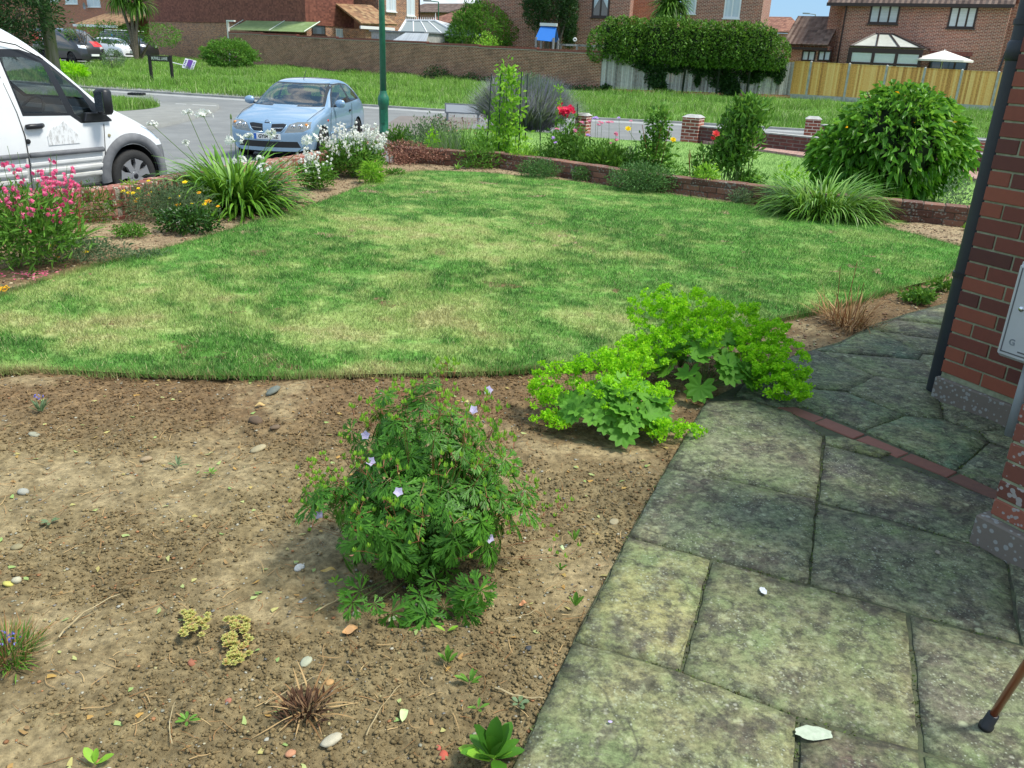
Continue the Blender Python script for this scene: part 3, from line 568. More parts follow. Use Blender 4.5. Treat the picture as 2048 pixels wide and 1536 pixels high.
mpp = n.new('ShaderNodeMapping'); mpp.inputs['Rotation'].default_value = (0, 0, .6); mpp.inputs['Scale'].default_value = (1, 3, 1); l.new(tc.outputs['Object'], mpp.inputs[0])
bp = n.new('ShaderNodeBump'); bp.inputs['Strength'].default_value = .9; bp.inputs['Distance'].default_value = .012; l.new(tnoise(6, 9, .6, mpp.outputs[0]), bp.inputs['Height'])
bp2 = n.new('ShaderNodeBump'); bp2.inputs['Strength'].default_value = .5; bp2.inputs['Distance'].default_value = .003; l.new(tnoise(90, 4), bp2.inputs['Height']); l.new(bp.outputs[0], bp2.inputs['Normal']); l.new(bp2.outputs[0], b.inputs['Normal'])
SL = dict(A=[(1412, 804), (1500, 800), (1580, 822), (1646, 869), (1634, 995), (1334, 933)], B=[(1334, 934), (1634, 998), (1618, 1165), (1257, 1071)], C=[(1650, 889), (1760, 915), (1975, 990), (2080, 1030), (2080, 1130), (1945, 1085), (1780, 1036), (1637, 1001)],
          D=[(1635, 1004), (1780, 1039), (1945, 1088), (2012, 1110), (2042, 1284), (1815, 1221), (1620, 1166)], Q=[(2016, 1112), (2200, 1170), (2240, 1340), (2046, 1286)], F=[(1257, 1073), (1422, 1118), (1362, 1338), (1149, 1279)],
          G=[(1425, 1119), (1618, 1170), (1814, 1225), (1840, 1497), (1600, 1430), (1365, 1342)], H=[(1820, 1226), (2044, 1288), (2250, 1345), (2350, 1640), (1848, 1500)], I=[(1147, 1282), (1362, 1343), (1594, 1434), (1585, 1680), (955, 1680)],
          J=[(1600, 1437), (1840, 1503), (1860, 1680), (1592, 1680)], K=[(1848, 1506), (2350, 1645), (2350, 1700), (1866, 1700)], W=[(1650, 871), (1690, 873), (1785, 905), (1760, 912), (1651, 887)])
TN = {k: (v[0]*1.16, v[1]*1.12, v[2]*.88) for k, v in dict(A=(.15, .165, .125), B=(.12, .135, .115), C=(.095, .095, .1), D=(.12, .115, .105), Q=(.095, .085, .085), F=(.22, .215, .12), G=(.155, .155, .105), H=(.125, .12, .11), I=(.18, .18, .115), J=(.1, .075, .075), K=(.1, .085, .08), W=(.2, .21, .1)).items()}
def inset(poly, d):
    P = [np.array(p, float) for p in poly]; n_ = len(P); ar = sum(P[i][0]*P[(i+1) % n_][1]-P[(i+1) % n_][0]*P[i][1] for i in range(n_)); s_ = 1 if ar > 0 else -1; out = []
    for i in range(n_):
        a, b, c = P[i-1], P[i], P[(i+1) % n_]; t1 = (b-a)/np.linalg.norm(b-a); t2 = (c-b)/np.linalg.norm(c-b); n1 = s_*np.array([-t1[1], t1[0]]); n2 = s_*np.array([-t2[1], t2[0]]); m_ = n1+n2; m_ /= max(np.linalg.norm(m_), 1e-6); out.append(b+m_*d/max(m_@n1, .4))
    return out
def rough_edge(poly, amp=.004, st=.06, seed=0):
    r = random.Random(seed); out = []; n_ = len(poly)
    for i in range(n_):
        a = np.array(poly[i]); b = np.array(poly[(i+1) % n_]); L = np.linalg.norm(b-a); k = max(1, int(L/st)); t = (b-a)/L; nn = np.array([-t[1], t[0]])
        for j in range(k): out.append(a+(b-a)*j/k+nn*(r.uniform(-amp, amp) if j else 0))
    return out
def slabs(name, polys, tones, mat, zt=.015, label=None, rise=.003, st=.05):
    V = []; F = []; C = []; base = 0
    for q, (poly, tone) in enumerate(zip(polys, tones)):
        top = rough_edge(inset(poly, .0035), .0035, .05, q); P = [Vector((float(p[0]), float(p[1]))) for p in top]; n_ = len(P)
        xs = np.arange(min(p.x for p in P), max(p.x for p in P), st); ys = np.arange(min(p.y for p in P), max(p.y for p in P), st); X, Y = np.meshgrid(xs, ys); X = X.ravel(); Y = Y.ravel()
        k = inpoly(X, Y, [(p.x, p.y) for p in P]) & (polydist(X, Y, [(p.x, p.y) for p in P]) > st*.5); pts = P+[Vector((float(a), float(b))) for a, b in zip(X[k], Y[k])]
        vo, eo, fo, *_ = delaunay_2d_cdt(pts, [(i, (i+1) % n_) for i in range(n_)], [list(range(n_))], 1, 1e-6); XY = np.array([(v.x, v.y) for v in vo]); h = zt+random.uniform(-rise, rise)
        dd = polydist(XY[:, 0], XY[:, 1], [(p.x, p.y) for p in P]); Z = h+(fbm(XY[:, 0], XY[:, 1], .25, 3+q, 3)-.5)*.012-.006*np.exp(-dd/.012)
        m_ = len(V); V += [(x, y, z) for (x, y), z in zip(XY, Z)]; F += [tuple(m_+i for i in f) for f in fo if len(f) == 3]; C += [tone]*len(XY)
        mb_ = len(V); V += [(p.x, p.y, -.05) for p in P]; C += [tuple(c*.6 for c in tone)]*n_
        for i in range(n_): j = (i+1) % n_; F += [(m_+i, m_+j, mb_+j), (m_+i, mb_+j, mb_+i)]
    o = np_mesh(name, np.array(V), np.array(F), mat, col=np.array(C)); o['kind'] = 'structure'; return o
ks = list(SL); wp = [[at(x, y, .012)[:2] for x, y in SL[k]] for k in ks]
slabs('paving', wp, [TN[k] for k in ks], M['slab'])
# crazy paving beyond the brick row: irregular stones from a random partition
def vor(region, seeds):
    out = []
    for i, s_ in enumerate(seeds):
        poly = [np.array(p, float) for p in region]
        for j, t_ in enumerate(seeds):
            if i == j: continue
            mid = (s_+t_)/2; nn = t_-s_; new = []
            for k in range(len(poly)):
                a, b = poly[k], poly[(k+1) % len(poly)]; da, db = (a-mid)@nn, (b-mid)@nn
                if da <= 0: new.append(a)
                if da*db < 0: new.append(a+(b-a)*da/(da-db))
            poly = new
            if len(poly) < 3: break
        if len(poly) >= 3:
            ar = abs(sum(poly[k][0]*poly[(k+1) % len(poly)][1]-poly[(k+1) % len(poly)][0]*poly[k][1] for k in range(len(poly))))/2
            if ar > .004: out.append(poly)
    return out
creg = [at(x, y, .012)[:2] for x, y in [(1470, 790), (1500, 752), (1585, 713), (1680, 685), (1745, 651), (1815, 628), (1905, 604), (2060, 560), (2150, 700), (2150, 1030), (2080, 1012), (1985, 975), (1905, 937), (1800, 890), (1700, 848), (1610, 812), (1558, 812), (1500, 796)]]
r = np.random.default_rng(4); cg = np.array(creg); sd_ = []
while len(sd_) < 17:
    p = np.array([r.uniform(cg[:, 0].min(), 3.4), r.uniform(cg[:, 1].min(), cg[:, 1].max())])
    if inpoly(p[:1], p[1:], creg)[0] and all(np.linalg.norm((p-q)*np.array([.8, 1.3])) > .35 for q in sd_): sd_.append(p)
    elif r.random() < .0005: break
cps = vor(creg, sd_); r = random.Random(3)
slabs('crazy_paving', cps, [(k*(.10+.06*r.random()), k*(.11+.05*r.random()), k*.095) for k in [r.uniform(.85, 1.25) for _ in cps]], M['slab'], .014, rise=.004, st=.07)
# brick row between the two pavings, mossy bedding below everything
brow = [(1562, 808), (1625, 832), (1708, 866), (1800, 905), (1880, 937), (1985, 985), (2100, 1035)]
M['pbrick'] = islm('worn_paving_brick', [(.1, (.10, .06, .045)), (.5, (.2, .085, .06)), (.9, (.28, .12, .085))], .9, .6, 40, .003, nmix=.5)
bp_ = [at(x, y, .012)[:2] for x, y in brow]; mb = MB()
cl = [tuple(map(float, p)) for p in bp_]; brick_run(mb, cl, -.055, 1, th=.09, bl=.225, bh=.067); o = mb.build('paving_bricks', M['pbrick'], bevel=.004); o['kind'] = 'structure'
M['joint'] = noisy('mossy_joint', [(.3, (.05, .045, .035)), (.55, (.075, .09, .045)), (.75, (.12, .13, .07))], 14, .95, .6, .01)
mb = MB(); mb.prism([tuple(map(float, p)) for p in PATH_E]+[(9, 5.2), (9, -.5), (-.25, -.5), (-.2, .9)], -.3, .002); o = mb.build('paving_bed', M['joint']); o['kind'] = 'structure'
# ================================================================ FAR SIDE: walls, fences, houses
A0 = at(1197, 188, RZ); FW = Fr(A0, math.atan2(-.632, .775)); FWA = FW.a
def win(parent, x0, x1, z0, z1, y=0., mull=2, fm=None, glass=None, fw=.055, sill=True, trans=None, name='window'):
    """framed window standing on the local plane y, facing -y"""
    fm = fm or M['white']; glass = glass or M['pane']; mb = MB(); f = y-.045
    mb.box(x0, x0+fw, f, y+.03, z0, z1); mb.box(x1-fw, x1, f, y+.03, z0, z1); mb.box(x0+fw, x1-fw, f+.002, y+.03, z0, z0+fw); mb.box(x0+fw, x1-fw, f+.002, y+.03, z1-fw, z1)
    for i in range(1, mull):
        c = x0+(x1-x0)*i/mull; mb.box(c-fw*.5, c+fw*.5, f+.004, y+.03, z0+fw, z1-fw)
    if trans: zz = z0+(z1-z0)*trans; mb.box(x0+fw, x1-fw, f+.006, y+.03, zz-fw*.4, zz+fw*.4)
    w_ = thing(name, None, None); w_.parent = parent; mb.build('frame', fm, w_)
    mb = MB(); mb.box(x0+fw*.6, x1-fw*.6, y-.018, y+.01, z0+fw*.6, z1-fw*.6); mb.build('pane', glass, w_)
    if sill: mb = MB(); mb.box(x0-.06, x1+.06, y-.12, y+.02, z0-.07, z0-.004); mb.build('sill', fm, w_)
    return w_
def rect(fr, p0, p1, y0=0):
    a = fr.on(*p0, y0); b = fr.on(*p1, y0); return min(a[0], b[0]), max(a[0], b[0]), min(a[1], b[1]), max(a[1], b[1])
def gable(mb, x0, x1, y0, y1, ze, zr, along='x', ov=.3, t=.12, mi=0):
    """pitched roof plates over a rectangle; ridge runs along the named axis"""
    if along == 'x':
        c = (y0+y1)/2; k = (zr-ze)/(c-y0)
        mb.slab([(x0-ov, y0-ov, ze-ov*k+t), (x1+ov, y0-ov, ze-ov*k+t), (x1+ov, c, zr+t), (x0-ov, c, zr+t)], t, mi); mb.slab([(x1+ov, y1+ov, ze-ov*k+t), (x0-ov, y1+ov, ze-ov*k+t), (x0-ov, c, zr+t), (x1+ov, c, zr+t)], t, mi)
    else:
        c = (x0+x1)/2; k = (zr-ze)/(c-x0)
        mb.slab([(x0-ov, y1+ov, ze-ov*k+t), (x0-ov, y0-ov, ze-ov*k+t), (c, y0-ov, zr+t), (c, y1+ov, zr+t)], t, mi); mb.slab([(x1+ov, y0-ov, ze-ov*k+t), (x1+ov, y1+ov, ze-ov*k+t), (c, y1+ov, zr+t), (c, y0-ov, zr+t)], t, mi)
# ---- long garden wall with red brick-on-edge coping
t = thing('boundary_wall', 'long high brown brick wall with red coping across the road', 'wall', (A0[0], A0[1], 0), FWA)
xl = FW.on(454, 58)[0]; zr_ = FW.on(1197, 103)[1]; zl_ = FW.on(470, 62.5)[1]; mb = MB(); N = 8
for i in range(N):
    xa, xb = xl*(1-i/N), xl*(1-(i+1)/N); za = zl_+(zr_-zl_)*((i+.5)/N)-.16
    mb.box(xa, xb, 0, .22, -.8, za)
mb.build('brickwork', M['brick_wall'], t); mb = MB()
for i in range(N):
    xa, xb = xl*(1-i/N), xl*(1-(i+1)/N); za = zl_+(zr_-zl_)*((i+.5)/N)-.157
    mb.box(xa, xb, -.03, .25, za, za+.05, 1); mb.box(xa, xb, -.012, .235, za+.052, za+.165, 0)
mb.build('coping', [M['brick_coping'], M['mortar']], t)
# ---- tile-hung house beside the wall
yg = 1.7; xc = FW.on(612, 40, yg)[0]; xL = FW.on(298, 60, yg)[0]; zt = FW.on(500, 47, yg)[1]; yb = FW.onx(706, 50, xc)[0]; zb = FW.on(380, 37, yg)[1]; ZB = min(zt, zb); print('tilehouse', xL, xc, yg, yb, zt, zb)
t = thing('tile_hung_house', 'red tile-hung house with brown brick ground floor behind the long wall', 'house', (A0[0], A0[1], 0), FWA)
mb = MB(); mb.box(xL, xc, yg, yb, -.8, ZB); mb.build('brick_wall', M['brick_mixed'], t)
mb = MB(); mb.box(xL-.06, xc+.06, yg-.07, yb+.06, ZB+.002, 6.4); mb.build('hung_tiles', M['tile_dark'], t)
mb = MB(); gable(mb, xL, xc, yg, yb, 6.4, 8.8, 'x', .4); mb.build('roof', M['roof_brown'], t)
Fside = Fr(FW.w(xc, yg), FWA+PI/2)        # right-hand face of the tile-hung house: local x runs away from the street
def sub(parent, fr):                     # helper frame empty kept as the thing's own child is avoided: geometry is converted instead
    return fr
def side_win(parent, px0, px1, pz, xface, fm, glass, mull=2):
    a, z0 = FW.onx(*px0, xface); b, z1 = FW.onx(*px1, xface); y0, y1 = min(a, b), max(a, b); z0, z1 = min(z0, z1), max(z0, z1)
    w_ = thing('window', None, None); w_.parent = parent; f = .06; mb = MB()
    for (p, q, r_, s_) in ((y0, y0+f, z0, z1), (y1-f, y1, z0, z1)): mb.box(xface-.03, xface+.045, p, q, r_, s_)
    mb.box(xface-.03, xface+.043, y0+f, y1-f, z0, z0+f); mb.box(xface-.03, xface+.043, y0+f, y1-f, z1-f, z1)
    for i in range(1, mull): c = y0+(y1-y0)*i/mull; mb.box(xface-.03, xface+.041, c-f/2, c+f/2, z0+f, z1-f)
    mb.build('frame', fm, w_); mb = MB(); mb.box(xface-.01, xface+.02, y0+f*.6, y1-f*.6, z0+f*.6, z1-f*.6); mb.build('pane', glass, w_)
    mb = MB(); mb.box(xface-.03, xface+.12, y0-.06, y1+.06, z0-.08, z0-.005); mb.build('sill', fm, w_); return w_
side_win(t, (624, 69), (650, 50), 0, xc, M['brown'], M['pane'], 1); side_win(t, (672, 75), (690, 58), 0, xc, M['white'], M['curtain'], 2)
# lean-to with green polycarbonate roof between wall and gable, and its white door frame
t = thing('lean_to', 'green translucent lean-to roof with white frame above the long wall', 'lean-to', (A0[0], A0[1], 0), FWA)
M['poly'] = noisy('algae_green_polycarbonate', [(.3, (.16, .25, .09)), (.6, (.26, .36, .15)), (.85, (.5, .55, .4))], 1.3, .35, .1, stretch=(1, 4, 1))
M['polyw'] = plain('white_glazing_bar', (.6, .64, .55), .5)
xa, xb = FW.on(458, 62, .3)[0], FW.on(610, 66, .3)[0]; ze = max(FW.on(458, 60, .3)[1], zl_)+.03; zt2 = FW.on(540, 42, yg-.1)[1]
mb = MB(); mb.slab([(xa, .26, ze), (xb, .26, ze), (xb, yg-.08, zt2), (xa+.4, yg-.08, zt2)], .03); mb.build('roof_panel', M['poly'], t)
for k in (0, .56, 1.0):
    x = xa+(xb-xa)*k; mb = MB(); mb.tube([(x, .24, ze+.03), (x, yg-.08, zt2+.03)], .04, 4); mb.build('glazing_bar', M['polyw'], t)
dx0 = FW.on(458, 60, .05)[0]; mb = MB(); mb.box(dx0-.12, dx0, -.05, .1, -.2, 2.75); mb.box(dx0-.12, dx0+.9, -.06, .1, 2.752, 2.86); mb.build('door_frame', M['white_wood'], t)
# ---- middle house: dark gable and light side face with two white windows
xm = FW.on(757, 30, 8.5)[0]; ym = 8.5; yb2 = FW.onx(840, 30, xm)[0]; print('mid', xm, yb2)
t = thing('brick_house', 'orange and plum brick house with two white casement windows above the conservatory', 'house', (A0[0], A0[1], 0), FWA)
mb = MB(); mb.box(xm-7, xm, ym, yb2, -.8, 5.6); mb.build('wall', M['brick_mixed'], t); mb = MB(); gable(mb, xm-7, xm, ym, yb2, 5.6, 8, 'x'); mb.build('roof', M['roof_brown'], t)
side_win(t, (772, 22), (791, -26), 0, xm, M['white'], M['curtain'], 2); side_win(t, (813, 31), (829, -22), 0, xm, M['white'], M['curtain'], 2)
mb = MB(); mb.tube([(xm+.05, yb2-.1, .5), (xm+.05, yb2-.1, 5.6)], .05); mb.build('drainpipe', M['brown'], t)
# small tiled porch roof and porch between the two houses
t = thing('porch', 'small brown tiled porch roof sloping down between the two left houses', 'porch', (A0[0], A0[1], 0), FWA)
p1 = FW.on(705, 10, 6.0); p2 = FW.on(757, 52, 6.0); p3 = FW.on(705, 42, 4.6)
mb = MB(); mb.slab([(p1[0], 7.8, p1[1]), (p1[0], 4.4, p1[1]-.1), (p2[0], 4.4, p2[1]), (p2[0], 7.8, p2[1]+.1)][::-1], .12); mb.build('roof', M['roof_moss'], t)
mb = MB(); mb.box(p1[0], p2[0]-.3, 5, 7.5, -.8, p2[1]-.25); mb.build('wall', M['brick_mixed'], t); mb = MB(); mb.box(p2[0]-.1, p2[0]+.02, 4.3, 7.6, p2[1]-.25, p2[1]-.05); mb.build('fascia', M['white'], t)
# ---- white conservatory with hipped glass roof
t = thing('conservatory', 'white framed conservatory with hipped glazed roof and cresting behind the long wall', 'conservatory', (A0[0], A0[1], 0), FWA)
yc0, yc1 = 3.4, 7.0; ycm = 4.6; r0 = FW.on(812, 40, ycm); r1 = FW.on(871, 43, ycm); e0 = FW.on(795, 65, yc0); e1 = FW.on(925, 76, yc0); rz_ = (r0[1]+r1[1])/2; ez = (e0[1]+e1[1])/2
pn = plain('grey_tinted_roof_glass', (.30, .33, .31), .12, 0, .5); bars = MB(); pan = MB()
R0, R1, E0, E1, B1 = (r0[0], ycm, rz_), (r1[0], ycm, rz_), (e0[0], yc0, ez), (e1[0], yc0, ez), (e1[0], yc1, ez)
pan.slab([E0, E1, R1, R0], .03); pan.slab([E1, B1, R1], .03)
L_ = lambda a, b, k: tuple(a[i]+(b[i]-a[i])*k for i in range(3))
for a, b in ((R0, R1), (E0, E1), (E0, R0), (E1, R1), (E1, B1), (B1, R1)): bars.tube([(a[0], a[1], a[2]+.02), (b[0], b[1], b[2]+.02)], .07, 6)
for k in (.25, .5, .75): bars.tube([L_(E0, E1, k*.95+.02), L_(R0, R1, k)], .045, 5)
bars.tube([L_(E1, B1, .5), R1], .045, 5)
pan.build('roof_pane', pn, t); bars.build('roof_frame', M['white'], t)
mb = MB(); mb.box(R0[0], R1[0], ycm-.02, ycm+.02, rz_+.02, rz_+.08)
for k in range(15): x = R0[0]+(R1[0]-R0[0])*k/14; mb.tube([(x, ycm, rz_+.03), (x, ycm, rz_+.24)], [.035, .012], 5)
mb.tube([(R1[0], ycm, rz_), (R1[0], ycm, rz_+.5)], [.05, .015], 6); mb.build('cresting', M['white'], t)
mb = MB(); mb.box(E0[0]+.15, E1[0]-.15, yc0+.15, yc1, -.8, .9); 
for k in range(6): x = E0[0]+.2+(E1[0]-E0[0]-.4)*k/5; mb.box(x-.05, x+.05, yc0+.16, yc0+.26, .902, ez-.1)
mb.box(E0[0]+.1, E1[0]-.1, yc0+.12, yc0+.3, ez-.1, ez-.01); mb.build('side_frame', M['white'], t)
mb = MB(); mb.box(E0[0]+.2, E1[0]-.2, yc0+.2, yc0+.23, .9, ez-.1); mb.build('side_glass', M['pane'], t)
# grey flat roof and ribbed plastic sheet seen over the wall
t = thing('shed', 'grey flat shed roof just above the long wall left of the conservatory', 'shed', (A0[0], A0[1], 0), FWA)
a = FW.on(752, 72, 1.6); b_ = FW.on(858, 76, 1.6); zz = FW.on(800, 63, 2.6)[1]; mb = MB(); mb.box(a[0], b_[0], 1.2, 3.0, -.8, zz-.08); mb.build('wall', M['concrete'], t); mb = MB(); mb.box(a[0]-.1, b_[0]+.1, 1.1, 3.1, zz-.078, zz); mb.build('roof', M['lead'], t)
M['ribs'] = ribm('white_corrugated_plastic', [(0, (.45, .47, .48)), (1, (.66, .68, .7))], .1, 0, .5, 'W', 1, .04)
mb = MB(); a = FW.on(790, 72, .7); b_ = FW.on(856, 79, .7); z0 = FW.on(820, 80, .7)[1]; mb.slab([(a[0], .5, z0-.05), (b_[0], .5, z0-.12), (b_[0]-.2, .95, z0+.42), (a[0]+.7, .95, z0+.42)], .02); tag(mb.build('plastic_sheet', M['ribs']), 'white corrugated plastic sheet leaning behind the wall beside the shed', 'sheet'); o = COL.objects['plastic_sheet']; o.location = (A0[0], A0[1], 0); o.rotation_euler = (0, 0, FWA)
# ---- red-roofed house behind the conservatory
t = thing('red_roofed_house', 'hipped red tiled roof of a house far behind the white conservatory', 'house', (A0[0], A0[1], 0), FWA)
a = FW.on(845, 44, 22); b_ = FW.on(960, 48, 22); z1 = FW.on(900, 2, 27)[1]; mb = MB()
x0, x1, ye = a[0], b_[0]+6, a[1]
mb.add([(x0, 22, ye), (x1, 22, ye), (x1, 32, ye), (x0, 32, ye), (x0+3.6, 27, z1), (x1-3, 27, z1)], [(0, 1, 5, 4), (1, 2, 5), (2, 3, 4, 5), (3, 0, 4)]); mb.build('roof', M['roof_red'], t); mb = MB(); mb.box(x0+.4, x1-.4, 22.4, 31.6, -.8, ye-.01); mb.build('wall', M['brick_plum'], t)
t = thing('grey_roofed_house', 'far house with a low grey roof glimpsed between brick house and red roof', 'house', (A0[0], A0[1], 0), FWA)
a = FW.on(840, 36, 36); b_ = FW.on(872, 36, 36); z1 = FW.on(850, 9, 40)[1]; mb = MB(); gable(mb, a[0]-3, b_[0]+2, 36, 44, a[1]+.6, z1, 'x'); mb.build('roof', M['roof_brown'], t); mb = MB(); mb.box(a[0]-3, b_[0]+2, 36.1, 43.9, -.8, a[1]+.55); mb.build('wall', M['brick_plum'], t)
# ---- far left house with garage
yl = 3.0
def leftx(px, py, y=yl): return FW.on(px, py, y)
t = thing('garage_house', 'orange brick house with white windows and lean-to tiled garage roof behind parked vehicles', 'house', (A0[0], A0[1], 0), FWA)
xa = leftx(60, 30)[0]; xb = leftx(214, 30)[0]; xe = FW.on(318, 30, yl+3)[0]; mb = MB(); mb.box(xa-40, xb, yl+6, yl+14, -.8, 7.0); mb.build('wall', M['brick_orange'], t)
XB = FW.on(214, 30, yl+6)[0]; 
mb = MB(); mb.box(FW.on(214, 30, yl+6)[0]-.2, FW.on(320, 30, yl+8)[0], yl+8, yl+16, -.8, 6.8); mb.build('wall', M['brick_plum'], t)
mb = MB(); gable(mb, xa-40, xb+8, yl+6, yl+16, 7.0, 9.5, 'x'); mb.build('roof', M['roof_brown'], t)
for (p0, p1, mu) in (((94, 4), (112, -30), 2), ((132, 8), (151, -28), 2), ((176, 14), (197, -24), 2)):
    x0, x1, z0, z1 = rect(FW, p0, p1, yl+6); win(t, x0, x1, z0, z1, yl+6, mu, M['white'], M['curtain'], .1, trans=.7)
x0, x1, z0, z1 = rect(FW, (219, 30), (236, -2), yl+8); win(t, x0, x1, z0, z1, yl+8, 2, M['white'], M['curtain'], .1)
g0 = FW.on(157, 45, yl+2); g1 = FW.on(243, 54, yl+2); h0 = FW.on(123, 15, yl+6); h1 = FW.on(215, 27, yl+6); ez = (g0[1]+g1[1])/2; hz = (h0[1]+h1[1])/2
gr = thing('garage', None, None); gr.parent = t
mb = MB(); mb.slab([(g0[0]-.2, yl+1.6, ez), (g1[0]+.1, yl+1.6, ez), (g1[0]+.1, yl+6, hz), (g0[0]-.2, yl+6, hz)], .12); mb.build('roof', M['roof_moss'], gr)
mb = MB(); mb.box(g0[0]-.2, g1[0]+.1, yl+1.45, yl+1.58, ez-.25, ez-.02); mb.build('gutter', M['white'], gr)
for px in ((186, 201), (228, 236)):
    a = FW.on(px[0], 60, yl+2)[0]; b_ = FW.on(px[1], 60, yl+2)[0]; mb = MB(); mb.box(a, b_, yl+1.8, yl+2.3, -.8, ez-.26); mb.build('pillar', M['brick_orange'], gr)
mb = MB(); mb.box(FW.on(150, 60, yl+2)[0]-1, FW.on(186, 60, yl+2)[0], yl+1.9, yl+2.1, -.8, ez-.26); mb.build('wall', M['brick_orange'], gr); mb = MB(); mb.box(FW.on(201, 60, yl+2.6)[0], FW.on(228, 60, yl+2.6)[0], yl+2.6, yl+2.7, -.8, ez-.26); mb.build('door', plain('dark_blue_garage_door', (.02, .028, .04), .5), gr)
mb = MB(); mb.prism_x([(yl+2, -.8), (yl+5.98, -.8), (yl+5.98, hz-.15), (yl+2, ez-.2)], g0[0]-.1, g0[0]+.1); mb.build('gable', M['brick_plum'], gr)
ds = FW.on(170, 12, yl+5.6); mb = MB(); mb.lathe([(0, .12), (.15, .1), (.3, .03), (.36, 0)], (ds[0], yl+5.5, ds[1]), 'y', 14); mb.tube([(ds[0], yl+5.6, ds[1]), (ds[0]-.25, yl+6, ds[1]+.1)], .03, 5); mb.build('satellite_dish', M['lead'], t)

# ---- weathered fence, new fence
B0 = at(1605, 203, RZ); FF = Fr(B0, math.atan2(-.5, .866)); FFA = FF.a
g0 = (float(A0[0])+.1, float(A0[1])+.05); g1 = FF.w(FF.on(1578, 200)[0], 0)[:2]; ga = math.atan2(g1[1]-g0[1], g1[0]-g0[0]); FG = Fr(g0, ga); GL = math.hypot(g1[0]-g0[0], g1[1]-g0[1]); gzt = FG.on(1210, 108)[1]
t = thing('weathered_fence', 'grey weathered vertical board fence below the big hedge', 'fence', (g0[0], g0[1], 0), ga)
mb = MB(); n_ = int(GL/.105); r = random.Random(5)
for i in range(n_):
    x = i*GL/n_; mb.prism([(x, r.uniform(-.006, .006)), (x+GL/n_-.012, .006), (x+GL/n_-.012, .024), (x, .02)], RZ+.28+r.uniform(-.02, .02), gzt+r.uniform(-.02, .02))
mb.build('boards', M['wood_grey'], t); mb = MB(); mb.box(0, GL, .03, .09, .2, .3); mb.box(0, GL, .03, .09, 1.1, 1.2); mb.build('rail', M['wood_grey'], t)
for i in range(8): mb = MB(); mb.box(i*GL/7-.05, i*GL/7+.05, .026, .13, -.8, gzt+.03); mb.build('post', M['concrete'], t)
mb = MB(); mb.box(-.2, GL, -.06, .16, -.8, RZ+.27); mb.build('brick_plinth', M['brick_orange'], t)
t = thing('panel_fence', 'new yellow close-board fence with concrete posts right of the hedge', 'fence', (B0[0], B0[1], 0), FFA)
posts = [FF.on(x, y)[0] for x, y in [(1624, 118), (1701, 122), (1776, 127), (1852, 132), (1926, 136), (1999, 143)]]; posts = [posts[0]-1.87]+posts+[posts[-1]+1.87*k for k in (1, 2, 3)]
zts = lambda x: 1.62-.012*(x-0)
bo = MB(); cp = MB(); gb = MB(); po = MB()
for i in range(len(posts)-1):
    a, b_ = posts[i]+.05, posts[i+1]-.05; zt_ = zts((a+b_)/2); k = 17
    for j in range(k):
        x = a+(b_-a)*j/k; bo.prism([(x, -.004), (x+(b_-a)/k+.004, .012), (x+(b_-a)/k+.004, .024), (x, .022)], RZ+.36, zt_)
    cp.box(a, b_, -.03, .05, zt_+.002, zt_+.035); gb.box(a, b_, -.02, .03, RZ+.1, RZ+.355)
    for q in range(2): gb.box(a+.12+q*(b_-a)/2, a+(b_-a)/2-.1+q*(b_-a)/2, -.03, -.018, RZ+.16, RZ+.3)
for x in posts: po.box(x-.052, x+.052, -.06, .07, -.8, zts(x)+.07)
bo.build('boards', M['wood_new'], t); cp.build('capping', M['wood_new'], t); gb.build('gravel_board', M['concrete'], t)
for x in posts:
    mb = MB(); mb.box(x-.052, x+.052, -.06, .07, -.8, zts(x)+.04); zt_ = zts(x)+.042; mb.add([(x-.052, -.06, zt_), (x+.052, -.06, zt_), (x+.052, .07, zt_), (x-.052, .07, zt_), (x, .005, zt_+.05)], [(0, 1, 4), (1, 2, 4), (2, 3, 4), (3, 0, 4)]); mb.build('post', M['concrete'], t)
mb = MB(); mb.box(posts[0]-.4, posts[-1], -.14, .1, -.8, RZ+.095); mb.build('brick_plinth', M['brick_orange'], t)

# ---- right-hand house
YH = 8.5
t = thing('right_house', 'large plum brick house with dark framed windows behind the new yellow fence', 'house', (B0[0], B0[1], 0), FFA)
xl = FF.on(1660, 60, YH)[0]; xr = FF.on(2012, 60, YH)[0]; zl1 = FF.on(1850, 4, YH)[1]; print('rh', xl, xr, zl1)
mb = MB(); mb.box(xl+.6, xr+.0, YH, YH+7, -.8, zl1-.02); mb.build('wall', M['brick_plum'], t); mb = MB(); mb.box(xl-.4, xl+.6, YH+.9, YH+7, -.8, zl1-.1); mb.build('wall', M['brick_plum'], t); mb = MB(); mb.box(xr+.002, xr+5, YH+.8, YH+7, -.8, zl1); mb.build('wall', M['brick_plum'], t)
mb = MB(); gable(mb, xl, xr-.2, YH-.0, YH+7, zl1+.05, zl1+2.8, 'x', .35); mb.build('roof', M['roof_brown'], t)
mb = MB(); mb.box(xl-.35, xr+.15, YH-.46, YH-.33, zl1-.28, zl1-.1); mb.build('gutter', M['brown'], t)
mb = MB(); mb.tube([(xl+.75, YH-.08, -.3), (xl+.75, YH-.08, zl1-.2)], .05); mb.build('drainpipe', M['brown'], t)
for p0, p1 in (((1736, 47), (1803, 6)), ((1893, 56), (1958, 13))):
    x0, x1, z0, z1 = rect(FF, p0, p1, YH); win(t, x0, x1, z0, z1, YH, 3, M['brown'], M['blind'], .1)
x0, x1, z0, z1 = rect(FF, (1855, 140), (1940, 113), YH); d_ = win(t, x0, x1, -.3, z1, YH, 3, M['brown'], M['pane'], .1, False, name='patio_door')
mb = MB(); mb.box(x0-.1, x1+.1, YH-.012, YH, z1+.005, z1+.25); mb.build('lintel', M['brick_coping'], t)
